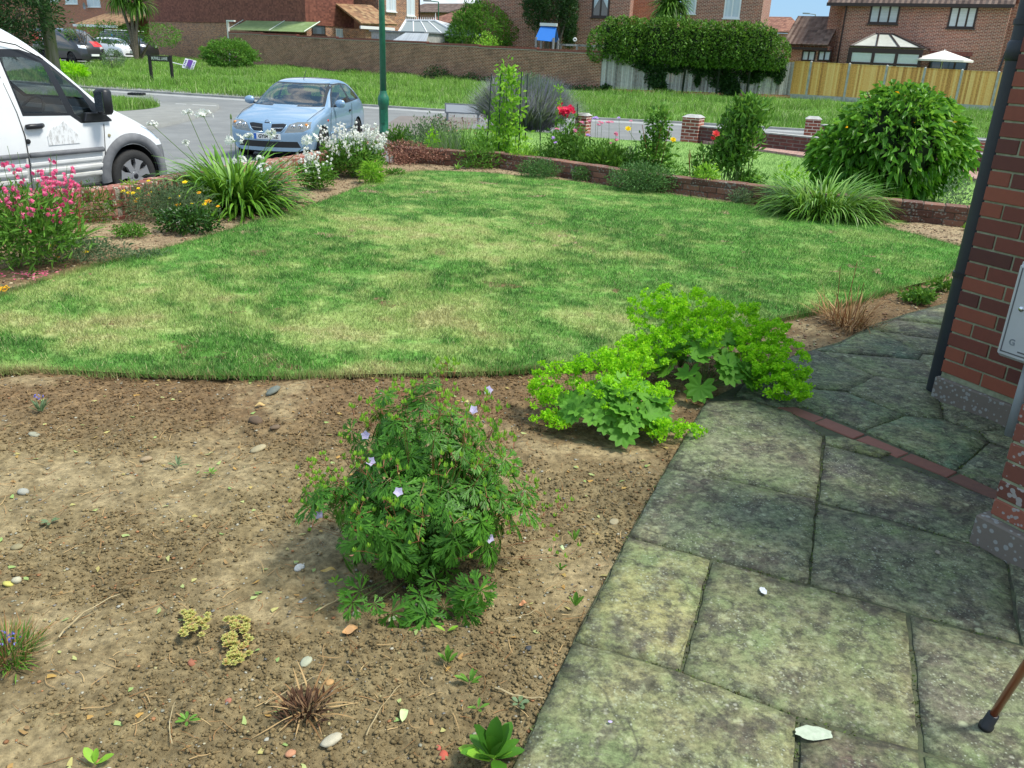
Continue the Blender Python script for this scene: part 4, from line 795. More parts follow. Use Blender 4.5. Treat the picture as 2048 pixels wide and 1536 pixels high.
# brown conservatory
t = thing('conservatory', 'dark brown framed conservatory with pale hipped roof on the right house', 'conservatory', (B0[0], B0[1], 0), FFA)
yf = YH-3; a = FF.on(1700, 94, yf); b_ = FF.on(1848, 97, yf); r0 = FF.on(1752, 68, YH-.9); r1 = FF.on(1788, 70, YH-.9); ez = (a[1]+b_[1])/2; rz_ = (r0[1]+r1[1])/2
E0, E1, R0, R1, C0, C1 = (a[0], yf, ez), (b_[0], yf, ez), (r0[0], YH-1.2, rz_), (r1[0], YH-1.2, rz_), (a[0]-.1, YH-.05, ez), (b_[0], YH-.05, ez)
pal = noisy('frosted_roof_panel', [(.3, (.4, .4, .34)), (.7, (.55, .55, .48))], 2, .4, .05); mb = MB(); mb.slab([E0, E1, R1, R0], .03); mb.slab([C0, E0, R0], .03); mb.slab([E1, C1, R1], .03); mb.build('roof_panel', pal, t)
mb = MB()
for p, q in ((E0, E1), (E0, R0), (E1, R1), (R0, R1), (C0, E0), (C0, R0), (E1, C1), (C1, R1), (L_(E0, E1, .36), L_(R0, R1, .2)), (L_(E0, E1, .68), L_(R0, R1, .8))): mb.tube([(p[0], p[1], p[2]+.03), (q[0], q[1], q[2]+.03)], .05, 5)
mb.build('roof_frame', M['brown'], t)
mb = MB(); mb.box(E0[0], E1[0], yf, yf+.1, ez-.3, ez-.04)
for k in range(4): x = E0[0]+.1+(E1[0]-E0[0]-.2)*k/3; mb.box(x-.08, x+.08, yf-.02, yf+.11, -.6, ez-.302)
mb.box(E0[0], E1[0], yf+.004, yf+.09, ez-.92, ez-.8); mb.box(E0[0]-.08, E0[0]+.02, yf+.12, YH, -.6, ez-.04); mb.build('frame', M['brown'], t); mb = MB(); mb.box(E0[0]+.1, E1[0]-.1, yf+.03, yf+.06, -.3, ez-.3); mb.build('pane', M['blind'], t)
# annexe
t = thing('annexe', 'single storey annexe with brown pantile roof left of the right house', 'annexe', (B0[0], B0[1], 0), FFA)
ya = YH-.5; a = FF.on(1582, 95, ya); b_ = FF.on(1664, 97, ya); rz_ = FF.on(1612, 36, ya+2.8)[1]; ez = FF.on(1620, 93, ya-.3)[1]
xA0 = FF.on(1578, 60, ya)[0]; xA1 = FF.on(1664, 60, ya)[0]
mb = MB(); gable(mb, xA0, xA1-.3, ya, ya+5.6, ez+.15, rz_, 'x', .25); mb.build('roof', M['roof_brown'], t); mb = MB(); mb.box(xA0, xA1, ya, ya+5.4, -.8, ez+.05); mb.prism_x([(ya, ez), (ya+5.4, ez), (ya+2.75, rz_-.1)], xA0+.02, xA0+.2); mb.build('wall', M['brick_plum'], t)
mb = MB(); mb.box(xA0-.2, xA1, ya-.42, ya-.3, ez-.2, ez-.04); mb.build('gutter', M['brown'], t)
for px in ((1602, 1633), (1634, 1664)):
    x0, x1, z0, z1 = rect(FF, (px[0], 122), (px[1], 101), ya); win(t, x0, x1, z0, z1, ya, 2, M['brown'], M['curtain'], .09, False)
# parasol
Pp = FF.on(1887, 112, YH-2.2); pw = FF.w(Pp[0], YH-2.2); t = thing('parasol', 'open cream white garden parasol rising above the yellow fence', 'parasol', (pw[0], pw[1], 0), .3)
zc = FF.on(1872, 100, YH-2.2)[1]; mb = MB(); V = [(0, 0, zc)]+[(1.55*math.cos(k*PI/4), 1.55*math.sin(k*PI/4), zc-.48) for k in range(8)]; 
mb.add(V+[(v[0]*1.0, v[1]*1.0, v[2]-.1) for v in V[1:]], [(0, 1+k, 1+(k+1) % 8) for k in range(8)]+[(1+k, 9+k, 9+(k+1) % 8, 1+(k+1) % 8) for k in range(8)]); mb.build('canopy', plain('cream_canvas', (.78, .72, .66), .8), t); mb = MB(); mb.tube([(0, 0, -.4), (0, 0, zc+.06)], .025); mb.build('pole', M['white_wood'], t)
# swing frame
t = thing('swing_frame', 'dark metal swing frame legs beside the right end of the yellow fence', 'swing', FF.w(FF.on(2005, 130, YH-2)[0], YH-2), FFA)
mb = MB(); mb.tube([(-.35, -.8, -.4), (0, 0, 2.6)], .045, 6); mb.tube([(-.3, .8, -.4), (0, 0, 2.6)], .045, 6); mb.tube([(0, 0, 2.6), (2.4, 0, 2.6)], .045, 6); mb.tube([(2.7, -.8, -.4), (2.4, 0, 2.6)], .045, 6); mb.build('frame', M['darkmetal'], t); mb = MB(); mb.tube([(.7, 0, 2.6), (.72, .1, 1.5), (.4, .2, .6)], .03, 5, cap=True); mb.tube([(1.1, 0, 2.6), (1.1, .1, .7)], .02, 5); mb.build('rope', plain('blue_rope', (.03, .08, .2), .7), t)
# ---- centre houses
FH = Fr(atY(1148, 80, 56), rad(-12)); t = thing('brick_house', 'plum brick house with one dark window behind the blue play tower', 'house', (*FH.O[:2], 0), FH.a)
xr = FH.on(1258, 40)[0]; mb = MB(); mb.box(-6, xr, 0, 8, -.8, 5.8); mb.build('wall', M['brick_plum'], t); mb = MB(); gable(mb, -6, xr, 0, 8, 5.8, 8.4, 'x'); mb.build('roof', M['roof_brown'], t)
x0, x1, z0, z1 = rect(FH, (1183, 34), (1221, -12)); w_ = win(t, x0, x1, z0, z1, 0, 2, M['brown'], M['pane'], .1)
mb = MB(); mb.add([(x0+.1, -.03, z1-.1), (x1-.1, -.03, z1-.1), ((x0+x1)/2, -.03, z1-.1), (x0+.12, -.03, z0+.5), (x1-.12, -.03, z0+.5)], [(0, 3, 2), (2, 4, 1)]); mb.build('net_curtain', M['curtain'], w_)
mb = MB(); mb.box(xr+.002, xr+1.6, 2, 8, -.8, 5.4); mb.build('side_wall', M['brick_orange'], t)
FK = Fr(atY(1388, 60, 55), rad(-18)); t = thing('brick_house', 'plum brick house with white windows directly above the long hedge', 'house', (*FK.O[:2], 0), FK.a)
xl = FK.on(1362, 30)[0]; xr = FK.on(1523, 30)[0]; mb = MB(); mb.box(xl, xr, 0, 8, -.8, 5.8); mb.build('wall', M['brick_plum'], t); mb = MB(); gable(mb, xl, xr, 0, 8, 5.8, 8.4, 'x'); mb.build('roof', M['roof_brown'], t)
x0, x1, z0, z1 = rect(FK, (1446, 36), (1486, -20)); win(t, x0, x1, z0, z1, 0, 2, M['white'], M['curtain'], .09); x0, x1, z0, z1 = rect(FK, (1360, 27), (1396, -20)); win(t, x0, x1, z0, z1, 0, 2, M['white'], M['curtain'], .09)
# link with low roof between the two
t = thing('red_roofed_house', 'strip of red brown tiled roof and white bargeboard between the two centre houses', 'house', (*FK.O[:2], 0), FK.a); a = FK.on(1262, 34, 12); b_ = FK.on(1350, 34, 12); zt_ = FK.on(1300, 8, 15)[1]; mb = MB(); mb.slab([(a[0], 12, a[1]), (b_[0], 12, a[1]), (b_[0], 16, zt_), (a[0], 16, zt_)], .1); mb.build('roof', M['roof_red'], t); mb = MB(); mb.box(a[0], b_[0], 12.1, 16, -.8, a[1]-.12); mb.build('wall', M['brick_plum'], t)
# red roof right of hedge
t = thing('red_roofed_house', 'bright red tiled roof showing between hedge and annexe under the sky', 'house', (B0[0], B0[1], 0), FFA)
a = FF.on(1520, 62, 30); b_ = FF.on(1590, 62, 30); z1 = FF.on(1535, 33, 34)[1]; mb = MB(); mb.slab([(a[0]-2, 30, a[1]), (b_[0]+1, 30, a[1]), (b_[0]-1.5, 34, z1), (a[0]-2, 34, z1)], .12); mb.build('roof', M['roof_red'], t); mb = MB(); mb.box(a[0]-2, b_[0], 30.2, 34, -.8, a[1]-.14); mb.build('wall', M['brick_plum'], t)
# ---- play tower and deck rails over the wall
Pt = atY(1094, 76, 51); t = thing('play_tower', 'blue canopy play tower on timber posts behind the long wall', 'play tower', (Pt[0], Pt[1], 0), rad(-15))
zt_ = Pt[2]+.62; mb = MB(); mb.slab([(-.58, -.55, zt_-.75), (.55, -.55, zt_-.8), (.48, .1, zt_-.05), (-.42, .1, zt_)], .03); mb.slab([(-.42, .12, zt_), (.48, .12, zt_-.05), (.55, .7, zt_-.8), (-.58, .7, zt_-.75)], .03); mb.build('canopy', plain('blue_tarpaulin', (.02, .16, .55), .45), t)
mb = MB(); mb.box(-.46, .52, .02, .2, zt_, zt_+.16); mb.build('ridge_board', M['white_wood'], t)
for x in (-.5, .5):
    for y in (-.5, .65): mb = MB(); mb.box(x-.05, x+.05, y-.05, y+.05, -.6, zt_-.6); mb.build('post', M['wood_grey'], t)
mb = MB(); mb.box(-.6, .6, -.6, .7, .9, 1.0); mb.build('platform', M['wood_grey'], t)
t = thing('deck_rail', 'grey timber deck railing running behind the long wall to the hedge', 'railing', (Pt[0], Pt[1], 0), rad(-15)); mb = MB(); mb.box(.6, 4.6, .3, .38, 1.95, 2.05); mb.box(.6, 4.6, .3, .38, 1.62, 1.7)
for k in range(5): mb.box(.7+k*.95, .78+k*.95, .28, .4, -.6, 2.0)
mb.build('rail', M['wood_grey'], t); mb = MB(); mb.box(-2.6, 4.4, .9, .96, .8, 1.75); mb.build('boards', M['wood_grey'], t)
mb = MB(); p = atY(1150, 79, 51); mb.lathe([(.07, -.02), (.11, 0), (.07, .02), (.05, 0), (.07, -.02)], tuple(p), 'y', 14); tag(mb.build('life_ring', M['white']), 'small white ring hanging by the deck railing', 'ring')
# ---- street furniture
P = at(768, 267, RZ); t = thing('street_lamp', 'tall dark green steel lamp column beside the blue car', 'lamp post', (P[0], P[1], RZ))
mb = MB(); mb.lathe([(.0, 0), (.125, 0), (.125, .05), (.108, .1), (.108, .62), (.135, .66), (.135, .8), (.118, .86), (.09, .9), (.078, .98)], n=24); mb.build('base', M['green_paint'], t, smooth=True)
mb = MB(); mb.tube([(0, 0, .97), (0, 0, 3), (0, 0, 6.2)], [.076, .068, .05], 20); mb.tube([(0, 0, 6.2), (.3, .1, 6.5), (1.1, .3, 6.6)], .03, 8); mb.build('column', M['green_paint'], t, smooth=True); mb = MB(); mb.box(1.0, 1.6, .22, .38, 6.55, 6.68); mb.build('lamp_head', M['lead'], t, bevel=.03)
mb = MB(); mb.box(-.05, .05, -.118, -.1, .25, .55); mb.build('access_door', M['green_paint'], t)
def far_lamp(px, py, Y, label, s_=1):
    P = atY(px, py, Y); t = thing('street_lamp', label, 'lamp post', (P[0], P[1], 0)); mb = MB(); mb.tube([(0, 0, -.5), (0, 0, P[2])], .05, 6); mb.tube([(0, 0, P[2]), (-.7*s_, 0, P[2]+.05)], .04, 5); mb.build('column', M['green_paint'] if Y < 80 else M['lead'], t); mb = MB(); mb.box(-1.25*s_, -.6*s_, -.1, .1, P[2], P[2]+.12); mb.build('lamp_head', M['lead'], t)
far_lamp(877, 4, 75, 'thin green lamp post behind the conservatory roof'); far_lamp(1631, 29, 90, 'distant grey street lamp head above the annexe roof')
def text_mesh(txt, size, mat, parent, loc, rot, name='lettering', ext=.001, sx=1):
    c = bpy.data.curves.new(name, 'FONT'); c.body = txt; c.size = size; c.extrude = ext; c.offset = size*.03; c.align_x = 'CENTER'; c.align_y = 'CENTER'; o = bpy.data.objects.new(name+'_c', c); COL.objects.link(o)
    dg = bpy.context.evaluated_depsgraph_get(); me = bpy.data.meshes.new_from_object(o.evaluated_get(dg)); bpy.data.objects.remove(o); me.materials.clear(); q = link_mesh(me, name, mat, parent); q.location = loc; q.rotation_euler = rot; q.scale = (sx, 1, 1); return q
# street name sign on two posts
a = at(304, 161, RZ+.1); b_ = at(341, 159, RZ+.1); ang = math.atan2(b_[1]-a[1], b_[0]-a[0])*.3-.35; t = thing('street_sign', 'dark street name sign reading HILL LANE on two black posts', 'street sign', (a[0], a[1], 0), -.32)
M['blk'] = plain('black_sign_paint', (.018, .014, .016), .5); sw = 1.13; zt_ = RZ+.1+1.08
for x in (0, sw): mb = MB(); mb.box(x-.05, x+.05, -.05, .05, -.6, zt_); mb.build('post', M['blk'], t)
mb = MB(); mb.box(.05, sw-.05, -.04, -.015, zt_-.26, zt_-.04); mb.build('name_plate', M['blk'], t); text_mesh('M.PHILL LANE', .17, M['white_wood'], t, (sw/2, -.043, zt_-.15), (PI/2, 0, 0), sx=.82)
# small white sign by the verge
P = at(925, 240, RZ+.05); t = thing('verge_sign', 'low white name plate on short legs at the road edge beside the lavender', 'sign', (P[0], P[1], RZ), -.08)
for x in (-.45, .45): mb = MB(); mb.box(x-.03, x+.03, 0, .06, -.2, .38); mb.build('leg', M['lead'], t)
mb = MB(); mb.box(-.52, .52, -.03, -.002, .22, .5); mb.build('panel', M['lead'], t); mb = MB(); mb.box(-.48, .48, -.036, -.031, .26, .46); mb.build('face', plain('sign_white', (.7, .72, .74), .4), t)
# fallen estate agent board
P = at(372, 134, -.3); q = atY(372, 134, 52); t = thing('agent_board', 'fallen purple and white estate agent board lying in the verge grass', 'sign board', (q[0], q[1], -.3), -.35); t.rotation_euler = (rad(-28), rad(8), -.4)
mb = MB(); mb.box(-.42, .42, 0, .012, .15, .75); mb.build('board', plain('board_white', (.75, .75, .78), .4), t); mb = MB(); mb.box(-.16, .2, -.006, -.001, .18, .72); mb.build('purple_panel', plain('purple_print', (.13, .04, .3), .4), t); mb = MB(); mb.box(-1.9, -.42, .012, .05, .3, .35); mb.build('stake', M['white_wood'], t)
text_mesh('SALE', .2, plain('navy_print', (.05, .05, .2), .5), t, (-.3, -.004, .45), (PI/2, PI/2, 0), sx=1); text_mesh('SOLD', .17, plain('navy_print2', (.08, .05, .3), .5), t, (.31, -.004, .45), (PI/2, PI/2, 0))
# telegraph pole
P = at(118, 168, -.2); q = atY(104, 110, 34); t = thing('telegraph_pole', 'mossy green wooden telegraph pole standing behind the white van', 'pole', (q[0], q[1], 0))
M['polew'] = noisy('mossy_pole_wood', [(.3, (.05, .08, .025)), (.5, (.10, .12, .05)), (.7, (.22, .21, .17))], 2.2, .9, .4, stretch=(3, 3, .3)); mb = MB(); mb.tube([(0, 0, -.6), (0, 0, 3), (0, 0, 7.5)], [.24, .22, .17], 14); mb.build('shaft', M['polew'], t, smooth=True)
# ================================================================ VEHICLES
def smooth_cage(name, stations, mats, matf, lv=2):
    """closed-nose shell lofted from half cross-sections, mirrored, subdivided; returns a bmesh with material indices"""
    V = []; F = []; MI = []; K = len(stations[0][2]); nst = len(stations); W = 2*K-1
    for xs, bow, pts in stations:
        ym = max(p[0] for p in pts)
        row = [(xs+bow*(1-(y/ym)**2), y, z) for y, z in pts]+[(xs+bow*(1-(y/ym)**2), -y, z) for y, z in pts[-2::-1]]; V += row
    for i in range(nst-1):
        for j in range(W-1):
            F.append((i*W+j, i*W+j+1, (i+1)*W+j+1, (i+1)*W+j)); jj = j if j < K-1 else W-2-j; MI.append(matf(i, jj, j < K-1))
    me = bpy.data.meshes.new(name); me.from_pydata(V, [], F); me.polygons.foreach_set('material_index', MI); o = bpy.data.objects.new(name, me); COL.objects.link(o)
    for m in mats: me.materials.append(m)
    md = o.modifiers.new('s', 'SUBSURF'); md.levels = lv; md.render_levels = lv; dg = bpy.context.evaluated_depsgraph_get(); me2 = bpy.data.meshes.new_from_object(o.evaluated_get(dg))
    bm = bmesh.new(); bm.from_mesh(me2); bpy.data.objects.remove(o); bmesh.ops.remove_doubles(bm, verts=bm.verts, dist=.0008); bmesh.ops.recalc_face_normals(bm, faces=bm.faces); return bm
def cut(bm, poly, axis, side, mi, rng=None, only=None):
    """cut a convex outline into the shell seen along an axis ('y': coordinates x,z on one side; 'x': coordinates y,z)"""
    ia = 0 if axis == 'y' else 1; ib = 2; other = 1 if axis == 'y' else 0
    def sel():
        out = []
        for f in bm.faces:
            c = f.calc_center_median()
            if side*c[other] <= (rng[0] if rng else .35): continue
            if rng and len(rng) > 1 and side*c[other] > rng[1]: continue
            if only is not None and f.material_index not in only: continue
            if abs(f.normal[other]) < .08: continue
            xs = [v.co[ia] for v in f.verts]; zs = [v.co[ib] for v in f.verts]
            if max(xs) < min(p[0] for p in poly)-.001 or min(xs) > max(p[0] for p in poly)+.001 or max(zs) < min(p[1] for p in poly)-.001 or min(zs) > max(p[1] for p in poly)+.001: continue
            out.append(f)
        return out
    n_ = len(poly); cx = sum(p[0] for p in poly)/n_; cz = sum(p[1] for p in poly)/n_
    for i in range(n_):
        a, b = poly[i], poly[(i+1) % n_]; d = (b[0]-a[0], b[1]-a[1]); nn = [0, 0, 0]; nn[ia] = d[1]; nn[ib] = -d[0]; co = [0, 0, 0]; co[ia] = a[0]; co[ib] = a[1]
        fs = sel(); g = list({e for f in fs for e in f.edges})+fs+list({v for f in fs for v in f.verts})
        bmesh.ops.bisect_plane(bm, geom=g, dist=1e-5, plane_co=co, plane_no=nn)
    for f in sel():
        c = f.calc_center_median(); p = (c[ia], c[ib]); s_ = 0; ok = True
        for i in range(n_):
            a, b = poly[i], poly[(i+1) % n_]; cr_ = (b[0]-a[0])*(p[1]-a[1])-(b[1]-a[1])*(p[0]-a[0]); 
            ref = (b[0]-a[0])*(cz-a[1])-(b[1]-a[1])*(cx-a[0])
            if cr_*ref < -1e-9: ok = False; break
        if ok: f.material_index = mi
def arch(bm, x, z, R, ymin=.4):
    dele = []
    for f in bm.faces:
        c = f.calc_center_median()
        if abs(c.y) > ymin and math.hypot(c.x-x, c.z-z) < R: dele.append(f)
    bd = {v for f in dele for v in f.verts}; bmesh.ops.delete(bm, geom=dele, context='FACES')
    for v in bd:
        if v.is_valid and v.link_faces:
            d = math.hypot(v.co.x-x, v.co.z-z)
            if d > 1e-4 and d < R*1.35 and v.co.z > z-.12: v.co.x = x+(v.co.x-x)/d*R; v.co.z = z+(v.co.z-z)/d*R
def split(bm, mats, names, parent):
    """one object per material index of the shell; names may map an index to None (skip)"""
    out = {}
    for mi, nm in names.items():
        fs = [f for f in bm.faces if f.material_index == mi]
        if not fs: continue
        comps = [fs]
        if isinstance(nm, tuple):       # separate islands become parts of their own
            nm = nm[0]; left = set(fs); comps = []
            while left:
                st = [left.pop()]; comp = []
                while st:
                    f = st.pop(); comp.append(f)
                    for e in f.edges:
                        for g in e.link_faces:
                            if g in left: left.remove(g); st.append(g)
                comps.append(comp)
            comps = [c for c in comps if sum(f.calc_area() for f in c) > 2e-4]
        for comp in comps:
            ix = {}; V = []; F = []
            for f in comp:
                t_ = []
                for v in f.verts:
                    if v not in ix: ix[v] = len(V); V.append(tuple(v.co))
                    t_.append(ix[v])
                F.append(t_)
            me = bpy.data.meshes.new(nm); me.from_pydata(V, [], F); me.update(); o = link_mesh(me, nm, mats[mi], parent, smooth=True); out.setdefault(mi, []).append(o)
    return out
def wheel(parent, x, y, z, R, w_, rimR, rim_m, spokes=6, side=1, style='alloy'):
    wt = thing('wheel', None, None); wt.parent = parent; wt.location = (x, y, z)
    k = 1 if side > 0 else -1; mb = MB(); h = w_/2
    mb.lathe([(rimR, -h*.85), (rimR+.02, -h), (R-.03, -h), (R, -h*.7), (R, h*.7), (R-.03, h), (rimR+.02, h), (rimR, h*.85), (rimR, -h*.85)], (0, 0, 0), 'y', 36); mb.build('tyre', M['rubber'], wt, smooth=True)
    mb = MB(); mb.lathe([(rimR+.002, -h*.8), (rimR+.002, h*.86), (rimR-.015, h*.9), (rimR-.02, h*.6), (rimR*.45, h*.35), (0, h*.35)] if k > 0 else [(rimR+.002, h*.8), (rimR+.002, -h*.86), (rimR-.015, -h*.9), (rimR-.02, -h*.6), (rimR*.45, -h*.35), (0, -h*.35)], (0, 0, 0), 'y', 32); mb.build('rim', M['rimdark'] if style == 'alloy' else rim_m, wt, smooth=True)
    mb = MB()
    if style == 'alloy':
        for i in range(spokes):
            q = 2*PI*i/spokes+.3; c, s_ = math.cos(q), math.sin(q); wa, wb = rimR*.16, rimR*.3; P = []
            for (r_, ww) in ((rimR*.12, wa), (rimR*.72, wa*1.05), (rimR*.97, wb)): P.append((r_, ww))
            poly = [(P[0][0], -P[0][1]), (P[1][0], -P[1][1]), (P[2][0], -P[2][1]), (P[2][0]*1.0, P[2][1]), (P[1][0], P[1][1]), (P[0][0], P[0][1])]
            vs = []
            for dy in (h*.5, h*.93):
                for (a, b) in poly: vs.append((a*c-b*s_, k*(dy-(.02 if a < rimR*.5 else 0)*0), a*s_+b*c))
            n_ = 6; mb.add(vs, [tuple(range(n_)), tuple(range(2*n_-1, n_-1, -1))]+[(i2, (i2+1) % n_, n_+(i2+1) % n_, n_+i2) for i2 in range(n_)])
        mb.lathe([(0, k*h*1.02), (rimR*.26, k*h*.98), (rimR*.3, k*h*.5)], (0, 0, 0), 'y', 20); mb.build('hub_cap', rim_m, wt)
        mb = MB(); mb.lathe([(0, k*h*1.05), (rimR*.15, k*h*1.04), (rimR*.17, k*h*.98)], (0, 0, 0), 'y', 16); mb.build('centre_badge', M['darkmetal'], wt, smooth=True)
    else:
        mb = MB(); mb.lathe([(rimR*.7, k*h*.40), (rimR*.62, k*h*.5), (rimR*.5, k*h*.42)], (0, 0, 0), 'y', 24); mb.lathe([(0, k*h*.62), (rimR*.2, k*h*.6), (rimR*.24, k*h*.38)], (0, 0, 0), 'y', 16); mb.build('hub', M['darkmetal'], wt, smooth=True)
    return wt
def wheel_well(parent, x, z, R, half, mb=None):
    for s_ in (1, -1):
        mb = MB(); n_ = 14; vs = []; fs = []
        for i in range(n_+1):
            q = -.35+(PI+.7)*i/n_; vs += [(x+R*math.cos(q), s_*(half-.012), z+R*math.sin(q)), (x+R*math.cos(q), s_*(half-.36), z+R*math.sin(q))]
        for i in range(n_): fs.append((2*i, 2*i+1, 2*i+3, 2*i+2))
        c = len(vs); vs.append((x, s_*(half-.36), z)); fs += [(c, 2*i+1, 2*i+3) for i in range(n_)]
        mb.add(vs, fs); mb.build('wheel_arch_liner', M['liner'], parent)
M['rimdark'] = plain('wheel_shadow_plastic', (.02, .02, .022), .5, .3); M['rim'] = plain('silver_wheel_trim', (.48, .49, .51), .35, .7); M['steel'] = plain('rusty_steel_wheel', (.045, .038, .036), .6, .5); M['liner'] = plain('arch_liner', (.008, .008, .009), .95)
M['carglass'] = glassm('car_glass', (.72, .8, .77), .02); M['carglass2'] = glassm('windscreen_glass', (.55, .6, .6), .14)
def paint(name, c, c2, rough=.3, coat=.8, metal=.0, dirt=None):
    m, n, l, b = nt(name); tc = n.new('ShaderNodeTexCoord'); t = n.new('ShaderNodeTexNoise'); t.inputs['Scale'].default_value = 2.2; t.inputs['Detail'].default_value = 8; t.inputs['Roughness'].default_value = .65; l.new(tc.outputs['Object'], t.inputs['Vector'])
    r = ramp(n, [(.35, c), (.7, c2)]); l.new(t.outputs['Fac'], r.inputs[0]); src = r.outputs[0]
    if dirt:
        z0, z1, dc = dirt; sp = n.new('ShaderNodeSeparateXYZ'); l.new(tc.outputs['Object'], sp.inputs[0]); mr = n.new('ShaderNodeMapRange'); mr.inputs['From Min'].default_value = z1; mr.inputs['From Max'].default_value = z0; l.new(sp.outputs[2], mr.inputs[0])
        t2 = n.new('ShaderNodeTexNoise'); t2.inputs['Scale'].default_value = 9; t2.inputs['Detail'].default_value = 9; t2.inputs['Roughness'].default_value = .75; mp_ = n.new('ShaderNodeMapping'); mp_.inputs['Scale'].default_value = (.5, 1, 2.5); l.new(tc.outputs['Object'], mp_.inputs[0]); l.new(mp_.outputs[0], t2.inputs['Vector'])
        m1 = n.new('ShaderNodeMath'); m1.operation = 'MULTIPLY_ADD'; l.new(t2.outputs['Fac'], m1.inputs[0]); m1.inputs[1].default_value = 2.2; m1.inputs[2].default_value = -.35; m2 = n.new('ShaderNodeMath'); m2.operation = 'MULTIPLY'; m2.use_clamp = True; l.new(m1.outputs[0], m2.inputs[0]); l.new(mr.outputs[0], m2.inputs[1])
        mx = n.new('ShaderNodeMix'); mx.data_type = 'RGBA'; l.new(m2.outputs[0], mx.inputs['Factor']); l.new(src, mx.inputs['A']); mx.inputs['B'].default_value = rgb(dc); src = mx.outputs['Result']
    l.new(src, b.inputs['Base Color']); b.inputs['Roughness'].default_value = rough; b.inputs['Coat Weight'].default_value = coat; b.inputs['Coat Roughness'].default_value = .08; b.inputs['Metallic'].default_value = metal; return m
M['vanwhite'] = paint('white_van_paint', (.74, .76, .77), (.82, .83, .83), .35, .5, 0, (.30, .72, (.27, .26, .20)))
M['cladding'] = noisy('faded_grey_cladding', [(.3, (.10, .105, .115)), (.7, (.19, .195, .205))], 7, .75, .2, .003)
M['seam'] = plain('panel_gap', (.02, .02, .02), .8)
def seam(parent, pts, r=.006, name='panel_gap', m=None): mb = MB(); mb.tube(pts, r, 5); return mb.build(name, m or M['seam'], parent)
def seat(parent, x, y, z, col):
    s_ = thing('seat', None, None); s_.parent = parent; s_.location = (x, y, z); mb = MB(); mb.box(-.25, .27, -.25, .25, 0, .18); mb.build('cushion', col, s_, bevel=.05)
    mb = MB(); mb.prism_y([(-.25, .1), (-.1, .1), (-.24, .72), (-.36, .7)], -.25, .25); mb.build('backrest', col, s_, bevel=.04); mb = MB(); mb.box(-.38, -.28, -.13, .13, .74, .92); mb.build('headrest', col, s_, bevel=.03)
M['trimint'] = plain('interior_plastic', (.025, .025, .027), .7); M['fabric'] = noisy('seat_fabric', [(.3, (.035, .035, .038)), (.7, (.08, .08, .085))], 40, .9, .3)

# ---------------------------------------------------------------- white van
va = rad(27); VF = np.array([math.sin(va), math.cos(va)]); vw = at(265, 351, RZ+.32)
fa = math.atan2(VF[1], VF[0])                                   # local +x is forward; local -y is the side seen from the garden
c0 = np.array(vw[:2])+np.array([-VF[1], VF[0]])*.83             # centreline point of the front axle
van = thing('white_van', 'white high-roof panel van with grey lower trim parked beside the low red wall', 'van', (float(c0[0]), float(c0[1]), RZ), fa)
low = [(.83, .26), (.885, .45), (.90, .72)]
ST = [(.57, .24, [(.70, .22), (.74, .22), (.76, .22), (.74, .22), (.70, .22), (.5, .22), (.3, .22), (0, .22)]),
      (.57, .28, [(.76, .30), (.80, .42), (.81, .54), (.80, .62), (.76, .66), (.55, .68), (.3, .69), (0, .69)]),
      (.44, .28, [(.79, .28), (.85, .45), (.86, .58), (.83, .72), (.76, .80), (.56, .83), (.3, .84), (0, .85)]),
      (.12, .26, [(.82, .27), (.88, .45), (.89, .70), (.87, .90), (.79, .97), (.58, 1.01), (.3, 1.03), (0, 1.04)]),
      (-.28, .24, low+[(.89, 1.03), (.83, 1.14), (.62, 1.18), (.32, 1.20), (0, 1.20)]),
      (-.60, .20, low+[(.89, 1.07), (.80, 1.42), (.62, 1.46), (.32, 1.48), (0, 1.49)]),
      (-.92, .16, low+[(.89, 1.09), (.79, 1.70), (.62, 1.76), (.32, 1.79), (0, 1.80)]),
      (-1.20, .10, low+[(.89, 1.1), (.79, 1.83), (.66, 1.96), (.34, 2.02), (0, 2.04)]),
      (-1.55, .04, low+[(.89, 1.1), (.80, 1.88), (.73, 2.09), (.39, 2.18), (0, 2.20)]),
      (-2.1, 0, low+[(.89, 1.1), (.81, 1.90), (.75, 2.17), (.41, 2.25), (0, 2.27)]),
      (-2.9, 0, low+[(.89, 1.1), (.81, 1.90), (.75, 2.17), (.41, 2.25), (0, 2.27)]),
      (-3.35, 0, [(.80, .28), (.86, .45), (.88, .72), (.87, 1.1), (.79, 1.85), (.70, 2.04), (.38, 2.1), (0, 2.12)]),
      (-3.42, 0, [(.78, .3), (.82, .45), (.82, .72), (.80, 1.1), (.72, 1.8), (.6, 1.9), (.34, 1.95), (0, 1.95)]),
      (-3.42, 0, [(0.1, .3), (.1, .45), (.1, .72), (.1, 1.1), (.1, 1.8), (.1, 1.9), (.05, 1.95), (0, 1.95)])]
vm = [M['vanwhite'], M['carglass'], M['black'], M['cladding'], M['carglass2'], M['trimint']]
bm = smooth_cage('v', ST, vm, lambda i, j, r_: 0)
